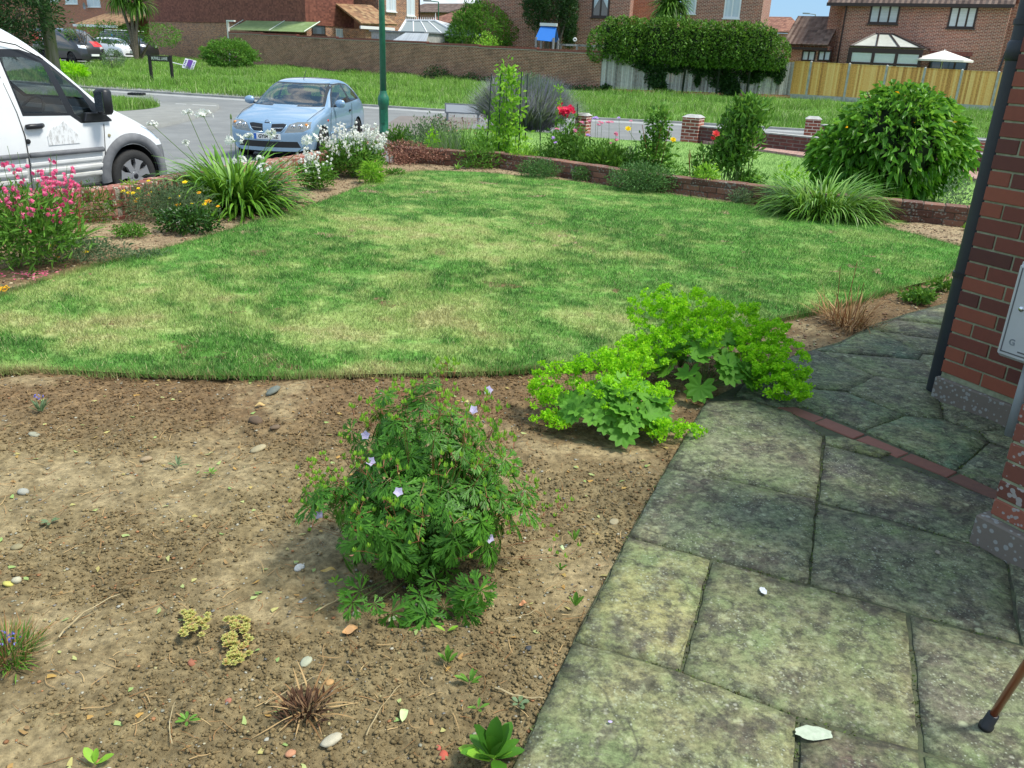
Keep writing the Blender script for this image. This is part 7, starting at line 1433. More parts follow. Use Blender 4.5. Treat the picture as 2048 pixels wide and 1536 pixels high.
poppies('feathery poppy clump with many yellow flowers against the low red wall', 335, 440, 1.0, .42, 3200, [(247, 383, .03, 'yellow'), (258, 386, .03, 'yellow'), (266, 387, .028, 'yellow'), (273, 403, .032, 'orange'), (278, 398, .03, 'yellow'), (277, 377, .02, 'yellow'), (300, 386, .028, 'yellow'), (297, 362, .02, 'yellow'), (340, 397, .018, 'yellow'), (357, 393, .025, 'yellow'), (356, 411, .035, 'orange'), (384, 407, .018, 'yellow'), (398, 386, .026, 'orange'), (370, 365, .03, 'yellow'), (416, 404, .04, 'orange'), (409, 409, .028, 'yellow'), (436, 413, .022, 'orange'), (367, 431, .02, 'coral')])
poppies('low poppy plants with yellow and orange blooms at the lawn edge', 165, 520, .8, .2, 1300, [(93, 536, .045, 'orange'), (103, 533, .045, 'yellow'), (108, 492, .035, 'yellow'), (116, 514, .025, 'orange'), (173, 505, .028, 'yellow')])
poppies('single orange and yellow bloom on the soil at far left', 10, 585, .1, .05, 40, [(9, 579, .04, 'orange')])
def mound(name, label, px, py, w_, h, n_, L, Wl, mat, d=None, z=0., shell=.2, up=.35, cat_='plant', lump=.3):
    q = g3(px, py, z); t = plant(name, label, cat_, q); d = d or w_*.7; o = foliage('foliage', t, mat, [((0, d*.35, h*.42), (w_/2, d/2, h*.58))], n_, L, Wl, shell, up, lump=lump, zmin=0, seed=px); return t
mound('low_shrub', 'dark green cushion shrub in front of the yellow poppies', 365, 470, .62, .24, 1500, .045, .018, G['dark'])
mound('thyme_mound', 'dark fine-leaved mound against the dark wall under the stakes', 1078, 358, .62, .26, 2600, .035, .010, G['thyme'])
mound('thyme_mound', 'largest fine-leaved mound against the dark wall below the yellow rose', 1290, 388, .95, .36, 5200, .038, .012, G['thyme'])
mound('young_plant', 'bright green young leafy plant in front of the dark wall', 1412, 392, .36, .42, 520, .07, .022, G['bright'], shell=.3)
mound('small_herb', 'small dark tufted herb between the two fine-leaved mounds', 1162, 363, .28, .2, 420, .05, .012, G['thyme'])
mound('small_herb', 'small grey tufted herb left of the wide strap-leaved clump', 1483, 408, .3, .18, 420, .055, .010, G['grey'])
mound('weed', 'low green weed patch beside the low wall in the left bed', 255, 476, .34, .1, 500, .045, .012, G['green'])
mound('weed', 'thin grey-green weeds at the lawn edge below the poppies', 275, 518, .4, .05, 260, .04, .008, G['grey'])
mound('weed', 'green leafy weed clump at the foot of the white penstemon', 742, 368, .35, .28, 700, .07, .010, G['bright'])
mound('weed', 'flat green weeds at the corner of the bed near the lawn tip', 788, 350, .3, .08, 260, .05, .014, G['green'])
mound('feathery_plant', 'feathery blue flowered annual between pink penstemon and poppies', 180, 448, .42, .36, 900, .05, .005, G['green'])
mound('feathery_plant', 'small feathery annual just left of the yellow poppies', 262, 430, .22, .36, 500, .05, .006, G['bright'])
mound('weed', 'green clump of weeds beside the far end of the paving', 1842, 608, .3, .1, 420, .045, .020, G['green'], z=.0); mound('weed', 'small weeds against the wall foot beyond the black pipe', 1888, 583, .22, .1, 220, .045, .018, G['green'])
mound('weed', 'single green weed on bare soil near the right wall end', 1940, 460, .14, .06, 60, .05, .02, G['bright'])
q = g3(157, 480, 0); t = plant('rosette_plant', 'leafy rosette with tall dark flower stalks beside the pink penstemon', 'plant', q); straps('leaves', t, G['green'], 26, (0, 0, 0), .03, .18, .3, .03, 15, 60, 40, 3); stemset('stalks', t, G['rstem'], [((0, 0, 0), (-.12, 0, .44)), ((.02, 0, 0), (.1, 0, .5)), ((0, 0, 0), (.02, .1, .42))], .005)
for px, py, lb in ((915, 338, 'left of two small leafy seedlings in front of the curved dark wall'), (936, 335, 'right of two small leafy seedlings in front of the curved dark wall')):
    q = g3(px, py, 0); t = plant('seedling', lb, 'seedling', q); straps('leaves', t, G['green'], 14, (0, 0, 0), .02, .08, .14, .02, 20, 70, 30, px)
# sedum mat over the wall corner
q = (-1.75, 12.95, .2); t = plant('sedum', 'reddish brown sedum mat creeping over the corner of the low walls', 'plant', q); foliage('foliage', t, G['brown'], [((0, 0, .0), (.42, .28, .12)), ((.4, -.1, -.05), (.3, .2, .1)), ((-.1, -.25, -.12), (.35, .2, .12))], 2200, .04, .016, .3, .3)
# ---- neighbour's border behind the low wall (base level NZ)
def border(name, label, px, topy, Yd, w_, n_, L, Wl, mat, shell=.15, up=.5, d=None, hmul=1., lump=.3, cat_='plant', zg=NZ):
    P = w3(px, topy, Yd); h = P[2]-zg; t = plant(name, label, cat_, (P[0], P[1], zg)); foliage('foliage', t, mat, [((0, 0, h*.5), (w_/2, (d or w_*.6)/2, h*.52*hmul))], n_, L, Wl, shell, up, lump=lump, zmin=0, seed=px+7); return t, h, P
border('border_plant', 'grey-green bush with dusty pink flowers right of the lamp post', 868, 232, 14.0, .95, 2600, .06, .022, G['grey']); border('border_plant', 'low grassy tuft at the foot of the green lamp post', 800, 252, 14.6, .5, 900, .12, .012, G['green'])
border('border_plant', 'small lime green upright conifer behind the curved wall', 864, 254, 13.5, .24, 500, .05, .02, G['lime'])
def grassclump(label, px, topy, Yd, n_, w_, mat, br=.25, zg=NZ, L=None, tips=None, name='tall_grass'):
    P = w3(px, topy, Yd); h = P[2]-zg; t = plant(name, label, 'grass', (P[0], P[1], zg)); straps('blades', t, mat, n_, (0, 0, 0), br, h*.7, h*1.08, w_, 55, 90, 25, seed=px, segs=4)
    if tips: foliage('seed_heads', t, tips, [((0, 0, h*.85), (br*1.5, br, h*.2))], 160, .05, .014, .1)
    return t
grassclump('clump of tall thin grass behind the curved wall below the white sign', 935, 232, 13.8, 420, .008, G['green'], .45, tips=G['brown']); grassclump('thin grass tuft left of the first garden stake', 905, 242, 13.4, 220, .008, G['grey'], .25)
Pb = w3(1015, 150, 13.3); t = plant('sweet_pea', 'tall bright sweet pea plant climbing between dark garden stakes', 'plant', (Pb[0], Pb[1], NZ)); h = Pb[2]-NZ; foliage('foliage', t, G['bright'], [((-.02, 0, h*.35), (.42, .25, h*.34)), ((.02, 0, h*.75), (.26, .2, h*.34)), ((-.15, 0, h*.2), (.5, .3, h*.2)), ((.0, 0, h*1.0), (.2, .15, h*.16))], 1500, .095, .05, .15, .3, lump=.35)
stemset('stems', t, G['stem'], [((random.uniform(-.2, .2), random.uniform(-.1, .1), 0), (random.uniform(-.2, .2), random.uniform(-.1, .1), h*.95)) for _ in range(14)], .005)
M['stake'] = plain('dark_green_stake', (.012, .03, .02), .5)
for i, (bx, by, tx, ty, lb) in enumerate([(971, 305, 983, 148, 'leftmost dark garden stake of the sweet pea support'), (997, 310, 1001, 150, 'second dark stake from the left inside the sweet pea'), (1037, 312, 1043, 143, 'dark stake right of the sweet pea leaves'), (1050, 305, 1055, 148, 'dark stake in front of the lavender bush'), (1083, 310, 1080, 205, 'short thin stake left of the red phlox'), (1154, 318, 1155, 208, 'thin dark stake right of the red phlox')]):
    a = w3(bx, by+6, 13.2 if i != 3 else 13.8); b_ = w3(tx, ty, 13.2 if i != 3 else 13.8); t = thing('garden_stake', lb, 'stake', (a[0], a[1], NZ), 0, 'garden stakes behind the curved wall'); mb = MB(); mb.tube([(0, 0, -.05), (b_[0]-a[0], b_[1]-a[1], b_[2]-NZ)], [.010, .008], 7); mb.build('rod', M['stake'], t)
border('border_plant', 'leafy green plant below the red phlox head', 1140, 232, 12.9, .62, 1500, .075, .024, G['green']); 
q = w3(1131, 222, 12.9); t = plant('phlox', 'bright red phlox head standing above the border', 'flower', (q[0], q[1], NZ)); r2 = np.random.default_rng(2); h = q[2]-NZ
V, F = cat([petals(np.array([r2.normal(0, .055), r2.normal(0, .04), h+r2.normal(0, .045)]), .035, 5, k, c0=(r2.normal()*.5, -.6, .5), W=.5, cup=.2) for k in range(42)]); np_mesh('flower_head', V, F, G['red'], t); stemset('stem', t, G['stem'], [((0, 0, 0), (0, 0, h))], .006)
border('border_plant', 'spreading fine-leaved green plant right of the red phlox', 1215, 285, 12.4, .85, 2600, .11, .010, G['green'], up=.6); border('border_plant', 'low dense green plant behind the curved wall under the stakes', 1085, 290, 12.8, .8, 1700, .06, .018, G['green'])
BL = ['highest mauve flower head right of the red phlox', 'dusty pink flower just below the highest mauve head', 'dusty pink flower right beside the highest mauve head', 'wide dusty pink flower between pier and road strip', 'dusty pink flower directly under the red phlox', 'mauve flower below the brick pier', 'larger pink flower upper of the right hand pair', 'larger pink flower lower of the right hand pair', 'small pink bud left of the right hand pair', 'mauve flower upper of the two left of the phlox stem', 'mauve flower lower of the two left of the phlox stem', 'tiny mauve flower highest on the far right stems', 'rightmost tiny pink flower before the yellow rose', 'dusty pink flower tucked under the mauve head cluster', 'pink flower touching the left side of the brick pier', 'pale pink flower on the leafy plant left of the phlox']
for i, (px, py, m_, s_) in enumerate([(1192, 236, 'mauve', .05), (1180, 243, 'rose', .045), (1204, 246, 'rose', .05), (1218, 244, 'rose', .05), (1150, 262, 'rose', .045), (1176, 270, 'mauve', .04), (1232, 268, 'rose', .05), (1234, 280, 'rose', .05), (1222, 286, 'rose', .03), (1107, 276, 'mauve', .04), (1111, 285, 'mauve', .035), (1238, 236, 'mauve', .03), (1262, 242, 'rose', .03), (1196, 250, 'rose', .04), (1165, 245, 'rose', .035), (1114, 258, 'rose', .035)]):
    q = w3(px, py, 12.6); t = plant('border_flower', BL[i], 'flower', (q[0], q[1], NZ), 'pink and mauve border flowers'); h = q[2]-NZ; r2 = np.random.default_rng(i); V, F = cat([petals(np.array([r2.normal(0, s_*.3), r2.normal(0, s_*.3), h+r2.normal(0, s_*.2)]), s_*.6, 6, k, c0=(0, -.4, .8), W=.4) for k in range(5)]); np_mesh('bloom', V, F, G[m_], t); stemset('stem', t, G['stem'], [((random.uniform(-.08, .08), 0, 0), (0, 0, h))], .003)
q = w3(1120, 170, 12.9); t = plant('seed_stalk', 'pale green seed stalk rising above the red phlox', 'plant', (q[0], q[1], NZ)); h = q[2]-NZ; stemset('stem', t, G['stem'], [((0, 0, 0), (0, 0, h))], .006); foliage('leaves', t, G['bright'], [((0, 0, h*.7), (.05, .05, h*.3)), ((.0, 0, h*.97), (.09, .05, .05))], 160, .05, .014, .1)
def rose(label, px, topy, basey, Yd, w_, blooms, n_, mat, name='rose_bush', L=.075, zg=NZ):
    P = w3(px, topy, Yd); h = P[2]-zg; t = plant(name, label, 'rose', (P[0], P[1], zg)); foliage('foliage', t, mat, [((0, 0, h*.38), (w_/2, w_*.35, h*.34)), ((.03, 0, h*.78), (w_*.28, w_*.25, h*.24))], n_, L, L*.5, .2, .3, lump=.35); stemset('stems', t, G['rstem'], [((random.uniform(-.1, .1), 0, 0), (random.uniform(-.4, .4)*w_, random.uniform(-.2, .2), h*random.uniform(.6, .98))) for _ in range(8)], .006)
    for i, (bx, by, s_, m_) in enumerate(blooms):
        q = Vector(w3(bx, by, Yd-.1))-Vector((P[0], P[1], zg)); V, F = cat([petals(np.array(q), s_*f, 6, i*5+k, c0=(0, -.6, .6), W=.55, cup=.25+.35*k) for k, f in enumerate((1, .8, .55, .35))]); np_mesh('bloom', V, F, G[m_], t); stemset('bloom_stem', t, G['stem'], [((q.x*.3, q.y, h*.3), tuple(q))], .004)
    return t
rose('yellow flowered rose bush behind the curved wall', 1318, 203, 320, 12.3, .62, [(1256, 258, .05, 'yellow'), (1346, 280, .05, 'yellow')], 1500, G['green'])
rose('spindly rose with one large coral red bloom left of the tall stemmed shrub', 1405, 290, 345, 11.6, .5, [(1432, 268, .06, 'coral'), (1426, 277, .04, 'coral')], 420, G['green'])
# tall stemmed shrub
P = w3(1490, 195, 11.6); h = P[2]-NZ; t = plant('tall_shrub', 'tall upright shrub with bare lower stems behind the low wall', 'shrub', (P[0], P[1], NZ)); foliage('foliage', t, G['green'], [((0, 0, h*.66), (.32, .26, h*.36)), ((-.12, 0, h*.45), (.25, .2, h*.16)), ((.1, 0, h*.88), (.26, .2, h*.15)), ((.22, 0, h*.2), (.22, .15, h*.1))], 2300, .12, .036, .2, .65, lump=.25); stemset('stems', t, G['stem'], [((random.uniform(-.2, .2), random.uniform(-.12, .12), 0), (random.uniform(-.28, .28), random.uniform(-.15, .15), h*.8)) for _ in range(26)], .007)
for px_, ty_, w_, n_, m_, L_, lb in ((960, 268, .7, 900, 'green', .07, 'leafy filler plant between the tall grass and the stakes'), (1050, 285, .5, 700, 'bright', .06, 'bright low plant at the foot of the sweet pea stakes'), (1165, 275, .6, 1000, 'green', .08, 'bushy green plant under the dusty pink flowers'), (1255, 292, .5, 800, 'grey', .06, 'grey-green wispy plant left of the yellow rose'), (1350, 325, .4, 300, 'green', .07, 'small leafy plant right of the yellow rose'), (1110, 255, .35, 500, 'green', .06, 'slim green plant in front of the lavender base')):
    border('border_plant', lb, px_, ty_, 12.7, w_, n_, L_, .018, G[m_])
border('weed', 'pale weeds and small white flowers right of the big bush behind the wall', 1925, 345, 9.9, .5, 700, .04, .018, G['grey']); border('weed', 'light green leafy weed between tall shrub and strap-leaved clump', 1580, 322, 11.0, .5, 260, .09, .035, G['bright'])
# big glossy bush
P = g3(1800, 408, NZ); Yd = P[1]+.3; P = w3(1795, 250, Yd); t = plant('glossy_bush', 'big round bush with glossy drooping leaves in front of the yellow fence', 'bush', (P[0], P[1], NZ)); hT = w3(1795, 158, Yd)[2]-NZ; print('bush h', hT)
foliage('foliage', t, G['laurel'], [((0, 0, hT*.48), (.88, .8, hT*.47)), ((-.62, 0, hT*.36), (.5, .55, hT*.3)), ((.62, 0, hT*.42), (.48, .55, hT*.33)), ((.1, 0, hT*.72), (.55, .55, hT*.25)), ((.55, .1, hT*.66), (.35, .4, hT*.22)), ((-.1, 0, hT*.22), (.85, .6, hT*.2))], 7600, .15, .062, .72, .0, .7, .1, .38, lump=.16)
foliage('orange_leaves', t, G['orange'], [((0, 0, hT*.5), (.95, .85, hT*.45))], 16, .10, .04, .95, .0)
mb = MB(); [mb.tube([(random.uniform(-.12, .12), random.uniform(-.1, .1), -.05), (random.uniform(-.25, .25), random.uniform(-.2, .2), hT*.35), (random.uniform(-.7, .7), random.uniform(-.5, .5), hT*random.uniform(.6, .9))], [.03, .02, .006], 6) for _ in range(16)]; mb.build('branches', G['bark'], t)
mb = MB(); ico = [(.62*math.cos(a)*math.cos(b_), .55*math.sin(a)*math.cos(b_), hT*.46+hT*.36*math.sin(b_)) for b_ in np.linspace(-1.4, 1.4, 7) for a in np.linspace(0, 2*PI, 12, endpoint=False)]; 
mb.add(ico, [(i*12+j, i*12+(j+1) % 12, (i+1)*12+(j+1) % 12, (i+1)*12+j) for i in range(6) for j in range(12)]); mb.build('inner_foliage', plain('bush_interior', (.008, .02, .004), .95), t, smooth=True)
# dried clump by the lawn edge
q = g3(1700, 645, 0); t = plant('dried_clump', 'dried orange-brown plant remains on the soil strip beside the paving', 'plant', q); straps('blades', t, G['dry'], 240, (0, 0, 0), .18, .1, .26, .006, 25, 90, 40, 3, segs=3); stemset('stalks', t, G['rstem'], [((-.12, 0, 0), (-.13, .02, .38)), ((-.05, 0, 0), (-.02, .03, .42)), ((.03, .02, 0), (.05, .02, .28))], .003)
# ================================================================ FOREGROUND PLANTS AND LITTER
def stamp(name, parent, mat, TV, TF, P, N, A, S, smooth=False, bendk=None):
    """copies of a leaf template merged into one part: P positions, N normals, A heading vectors, S sizes"""
    N = nrm(N); A = nrm(A-N*np.sum(A*N, 1, keepdims=True)); B = np.cross(N, A); S = np.asarray(S).reshape(-1, 1, 1); T = TV[None]*S
    V = P[:, None, :]+T[..., 0:1]*A[:, None, :]+T[..., 1:2]*B[:, None, :]+T[..., 2:3]*N[:, None, :]; k = len(TV); F = (TF[None]+(np.arange(len(P))*k)[:, None, None]).reshape(-1, 3)
    return np_mesh(name, V.reshape(-1, 3), F, mat, parent, smooth=smooth)
def cut_leaf(lobes=7, spread=125, teeth=True, width=.17):
    V = [(0, 0, 0)]; F = []
    for i in range(lobes):
        th = math.radians(-spread+2*spread*i/(lobes-1)); l_ = 1-.28*abs(i-(lobes-1)/2)/((lobes-1)/2)
        segs = [(th, 0.05, l_, width)]+([(th+.24, .40, l_*.86, width*.55), (th-.24, .40, l_*.86, width*.55), (th+.13, .55, l_*.97, width*.5), (th-.13, .55, l_*.97, width*.5)] if teeth else [])
        for (a, r0, r1, w_) in segs:
            b = len(V); m_ = (r0+r1)*.55; ux, uy = math.cos(a), math.sin(a); st = (math.cos(th)*r0, math.sin(th)*r0)
            for (x, y) in (st, (ux*m_-uy*w_*l_*.5, uy*m_+ux*w_*l_*.5), (ux*r1, uy*r1), (ux*m_+uy*w_*l_*.5, uy*m_-ux*w_*l_*.5)): rr = math.hypot(x, y); V.append((x, y, -.30*rr*rr+.02*(abs(y*ux-x*uy))))
            F += [(b, b+1, b+2), (b, b+2, b+3)]
    return np.array(V, float), np.array(F)
def round_leaf(n_=9, cover=330):
    V = [(0, 0, 0)]; F = []; k = n_*4; c0 = math.radians(cover)/2
    for ring, rr in ((0, .5), (1, 1.)):
        for i in range(k+1):
            a = -c0+2*c0*i/k; ph = (i % 4)/4; lobe = 1-abs((i % 4)/2-1); r_ = rr*(.70+.30*lobe if ring else 1); V.append((r_*math.cos(a), r_*math.sin(a), (.10*lobe-.03)*rr+.22*rr*rr*.6-.0))
    for i in range(k): a = 1+i; b = 1+(k+1)+i; F += [(0, a, a+1), (a, b, b+1), (a, b+1, a+1)]
    return np.array(V, float), np.array(F)
CL = cut_leaf(width=.21); RL = round_leaf()
# ---- cranesbill geranium
q = g3(850, 1125, 0); t = plant('geranium', 'large cranesbill geranium with deeply cut leaves and lilac flowers on bare soil', 'plant', q); r = np.random.default_rng(21); R3 = np.array([.36, .33, .54])
n_ = 470; d = nrm(r.normal(size=(n_, 3))); rad_ = .6+.45*r.random(n_)**.6; tp = r.random(n_) < .27; C_ = np.where(tp[:, None], np.array([[-.02, .06, .45]]), np.array([[0, .0, .25]])); R3 = np.where(tp[:, None], np.array([[.20, .17, .17]]), np.array([[.33, .28, .22]])); lum = 1+.3*np.sin(d[:, 0]*7+1)*np.cos(d[:, 2]*6+d[:, 1]*5); P = C_+d*R3*(rad_*lum)[:, None]; P[:, 2] = np.maximum(P[:, 2], .03)
nf_ = 16; P[:nf_] = np.column_stack([r.uniform(-.2, .22, nf_), r.uniform(-.34, -.24, nf_), r.uniform(.02, .12, nf_)]); d[:nf_] = nrm(np.column_stack([r.normal(0, .4, nf_), -np.ones(nf_), np.zeros(nf_)]))
N_ = d*.8+np.array([0, -.1, .6])+r.normal(size=(n_, 3))*.25; A_ = d*np.array([1, 1, .2])+r.normal(size=(n_, 3))*.35; stamp('leaves', t, G['ger'], *CL, P, N_, A_, r.uniform(.035, .095, n_)*(1.1-.9*np.clip(P[:, 2]-.2, 0, .5)))
stemset('leaf_stalks', t, G['stem'], [((p[0]*.15, p[1]*.15, .0), tuple(p)) for p in P[:150]], .0022, n=3, seed=3)
pr = []; bud = []; 
for k in range(130):
    a = r.uniform(0, 2*PI); e = r.random()**.5; x, y = .38*e*math.cos(a), .34*e*math.sin(a); z = .62*(1-.72*e*e)+r.uniform(-.02, .12)
    if k > 112: x, y, z = r.uniform(.3, .5), r.uniform(-.15, .05), r.uniform(.12, .3)
    if k > 122: x, y, z = r.uniform(-.44, -.34), r.uniform(-.05, .2), r.uniform(.16, .3)
    b_ = (x*.6, y*.6, z*.6); pr.append((b_, (x, y, z)))
    for j in range(r.integers(2, 6)): e_ = (x+r.normal(0, .022), y+r.normal(0, .022), z+r.uniform(.0, .045)); pr.append(((x, y, z), e_)); bud.append(e_)
stemset('flower_stalks', t, G['rstem'], pr, .0009, n=3, seed=4); bud = np.array(bud); m_ = len(bud); o = []
for k in range(3): a = k*2.1; o.append(leaves(bud-np.array([0, 0, .004]), np.tile([math.cos(a)*.25, math.sin(a)*.25, 1.], (m_, 1)), np.tile([math.cos(a), math.sin(a), 0.], (m_, 1)), r.uniform(.012, .022, m_), np.full(m_, .009), .25))
V, F = cat(o); np_mesh('seed_buds', V, F, G['lime'] if False else G['bright'], t)
cx = bud[r.random(m_) < .3]-np.array([0, 0, .012]); V, F = leaves(cx, r.normal(size=(len(cx), 3))+np.array([0, 0, 1.]), r.normal(size=(len(cx), 3)), np.full(len(cx), .016), np.full(len(cx), .006)); np_mesh('dried_calyces', V, F, G['brown'], t)
for i, (fx, fy) in enumerate([(731, 871), (797, 984), (638, 1029), (947, 820), (979, 1077), (977, 781), (742, 923)]):
    yy = q[1]+[.0, -.22, -.15, .05, -.2, .12, -.1][i]; f = np.array(w3(fx, fy, yy))-np.array(q); V, F = petals(f, .017, 5, i, c0=(0, -.75, .6), W=.52, cup=.25); o_ = np_mesh('flower', V, F, G['lilac'], t); stemset('flower_stem', t, G['stem'], [((f[0]*.8, f[1]*.8+.02, f[2]*.8), tuple(f))], .0012, n=3)
# ---- lady's mantle
def mantle(label, base, rx, ry, h, nl, leafzone, froth, seed, s0=.05, s1=.08, nf=11000):
    q = g3(*base, 0); t = plant('ladys_mantle', label, 'plant', q); r = np.random.default_rng(seed); a = r.uniform(0, 2*PI, nl); e = np.sqrt(r.random(nl)); cx, cy, lr, lh = leafzone
    P = np.column_stack([cx+lr*e*np.cos(a), cy+lr*.8*e*np.sin(a), lh*(1-.75*e*e)+r.uniform(-.03, .03, nl)]); P[:, 2] = np.maximum(P[:, 2], .025); N_ = np.column_stack([np.cos(a)*e*.7, np.sin(a)*e*.7-.25, np.full(nl, .9)])+r.normal(size=(nl, 3))*.22; A_ = np.column_stack([np.cos(a), np.sin(a), -.3*e])
    stamp('leaves', t, G['alch'], *RL, P, N_, A_, r.uniform(s0, s1, nl), smooth=False); stemset('leaf_stalks', t, G['stem'], [((cx*.8+p[0]*.1, cy*.8+p[1]*.1, 0), tuple(p)) for p in P[:60]], .002, n=3)
    bl = []; ft = []
    for (fx, fy, fz, fr_x, fr_y, fr_z, m_) in froth:
        for k in range(m_): d = r.normal(size=3); d /= np.linalg.norm(d); u_ = r.random()**.45; c_ = (fx+fr_x*d[0]*u_, fy+fr_y*d[1]*u_, max(.03, fz+fr_z*d[2]*u_)); s_ = r.uniform(.014, .03); bl.append((c_, (s_, s_, s_*.75))); ft.append(((fx*.8, fy*.8, .03), c_))
    foliage('flower_froth', t, G['lime'], bl, int(nf*1.7), .014, .013, .1, .4, seed=seed); stemset('flower_stalks', t, G['stem'], ft[::3], .0012, n=3, seed=seed); return t
B1 = g3(1400, 770, 0)
mantle('big lime-flowered lady\'s mantle spilling over the paving edge', (1400, 770), .5, .5, .4, 46, (.02, -.02, .30, .26), [(-.10, .22, .34, .33, .25, .15, 150), (.32, -.02, .22, .22, .30, .16, 170), (.38, -.2, .13, .16, .2, .10, 90), (-.28, .0, .22, .2, .2, .10, 80), (.2, .3, .3, .2, .2, .1, 50), (-.42, -.12, .14, .16, .14, .07, 50), (-.02, -.02, .30, .2, .12, .06, 26)], 5, .06, .09, 17000)
mantle('smaller lady\'s mantle with broad pleated leaves beside the paving corner', (1225, 862), .4, .3, .25, 62, (.0, .05, .27, .22), [(-.32, .12, .12, .12, .14, .09, 34), (.06, .24, .27, .22, .13, .06, 50), (.2, -.1, .07, .12, .1, .05, 26), (-.1, .26, .25, .12, .08, .08, 18), (.34, -.05, .05, .1, .06, .03, 14), (.02, .0, .22, .22, .16, .07, 44), (-.22, .2, .2, .16, .12, .08, 40), (.22, .12, .14, .1, .1, .06, 26), (-.28, -.02, .06, .1, .1, .04, 20)], 9, .055, .08, 5200)
# ---- seedlings, each its own
def rosette(name, label, px, py, n_, L, W_, mat, e=(25, 80), tip=.0, bend=25, seed=None):
    q = g3(px, py, 0); t = plant(name, label, 'seedling' if L < .09 else 'plant', q); r = np.random.default_rng(seed or px); a = np.arange(n_)*2.4+r.uniform(0, 1, n_); el = np.radians(np.linspace(e[0], e[1], n_)); D = np.column_stack([np.cos(a)*np.cos(el), np.sin(a)*np.cos(el), np.sin(el)]); k = r.uniform(.75, 1.1, n_); parts = []
    TV = np.array([(0, 0, 0), (.25, .28, .04), (.25, -.28, .04), (.6, .42, .06), (.6, 0, -.02), (.6, -.42, .06), (.88, .25, .0), (.88, -.25, .0), (1, 0, -.05), (.25, 0, 0)]); TV[:, 1] *= W_/L; TF = np.array([(0, 9, 1), (0, 2, 9), (9, 4, 3), (9, 3, 1), (9, 2, 5), (9, 5, 4), (4, 8, 6), (4, 6, 3), (4, 5, 7), (4, 7, 8)])
    N_ = np.column_stack([-np.cos(a)*np.sin(el), -np.sin(a)*np.sin(el), np.cos(el)]); stamp('leaves', t, mat, TV, TF, np.tile([0, 0, .003], (n_, 1))+D*.004, N_, D, L*k, smooth=False); return t
for a in [('seedling', 'dark green seedling with one long upright leaf beside the slab edge', 1150, 1216, 4, .05, .02, 'green', (50, 85)), ('seedling', 'small upright seedling just below the right side of the geranium', 1120, 1142, 5, .03, .012, 'ger', (40, 80)), ('seedling', 'two-leaved seedling nearest the geranium seed heads', 1148, 1085, 5, .045, .014, 'green', (50, 85)),
          ('seedling', 'tallest of the seedlings below the geranium', 895, 1328, 8, .05, .02, 'green', (35, 88)), ('seedling', 'low dark seedling right of the tallest one', 940, 1368, 6, .045, .018, 'green', (20, 65)), ('seedling', 'flat bright seedling left of the dead brown clump', 374, 1443, 7, .028, .013, 'green', (5, 35)), ('seedling', 'tiny three-leaved seedling above the large leafy one', 956, 1420, 5, .03, .012, 'green', (15, 50)),
          ('seedling', 'blue-green clover seedling near the slab edge', 1038, 1408, 8, .025, .018, 'grey', (0, 30)), ('seedling', 'small green weed left of the geranium base', 672, 1166, 9, .025, .012, 'bright', (5, 50)), ('seedling', 'green seedling cut by the bottom edge of the picture', 190, 1532, 4, .045, .025, 'bright', (20, 60)), ('leafy_seedling', 'largest leafy seedling with toothed leaves by the bottom slab edge', 985, 1520, 13, .10, .05, 'ger', (12, 82)),
          ('seedling', 'curled light green leaf pair above the tallest seedling', 893, 1265, 3, .035, .015, 'bright', (10, 40)), ('seedling', 'grey tuft of weed right of the sparse grass blades', 355, 934, 9, .045, .01, 'grey', (10, 60)), ('seedling', 'small green weed right of the grey tuft on the pale soil', 420, 948, 8, .03, .012, 'green', (5, 40)), ('seedling', 'pale flat weed by the left edge of the soil', 100, 1046, 6, .03, .016, 'grey', (5, 30))]:
    rosette(a[0], a[1], a[2], a[3], a[4], a[5], a[6], G[a[7]], a[8])
rosette('outer_leaf', 'bright lime leaves fanning out around the largest seedling', 985, 1524, 5, .085, .05, G['bright'], (8, 40), seed=77)
q = g3(82, 822, 0); t = plant('forget_me_not', 'small blue flowered plant alone on the bare soil', 'plant', q); straps('leaves', t, G['grey'], 18, (0, 0, 0), .008, .04, .075, .01, 40, 90, 20, 3, segs=3); foliage('flowers', t, G['blue'], [((0, 0, .075), (.02, .015, .012))], 18, .009, .008)
q = g3(15, 1312, 0); t = plant('blue_cushion', 'low needle-leaved clump with blue flowers at the left edge', 'plant', q); straps('leaves', t, G['green'], 260, (0, 0, 0), .07, .03, .09, .004, 15, 90, 20, 4, segs=2); straps('dry_needles', t, G['dry'], 160, (0, 0, .01), .08, .05, .1, .003, 20, 90, 20, 9, segs=2); foliage('flowers', t, G['blue'], [((.0, -.01, .07), (.05, .03, .02))], 50, .012, .006)
q = g3(612, 1418, 0); t = plant('dead_clump', 'dead brown tuft of cut plant stems on the foreground soil', 'plant', q); straps('stubble', t, leafm('dead_stub', [(.05, .025, .015), (.11, .055, .03), (.3, .2, .11)], .9, .1), 170, (0, 0, 0), .05, .02, .055, .006, 35, 90, 25, 4, segs=3); straps('dry_blades', t, G['dry'], 26, (0, 0, 0), .04, .07, .13, .004, 5, 50, 30, 6, segs=4)
def succ(label, pts, seed):
    q = g3(*pts[0], 0); t = plant('stonecrop', label, 'plant', q); r = np.random.default_rng(seed); o = []
    for (px, py) in pts:
        c_ = np.array(g3(px, py, 0))-np.array(q)
        for k in range(3): o.append(petals(c_+np.array([0, 0, .006+.003*k]), .015*(1-.28*k), 6, seed+k+px, W=.4, cup=.35+.5*k))
    V, F = cat(o); np_mesh('rosettes', V, F, leafm('stonecrop_leaf', [(.36, .42, .10), (.5, .5, .16), (.5, .3, .12)], .6, .2), t); return t
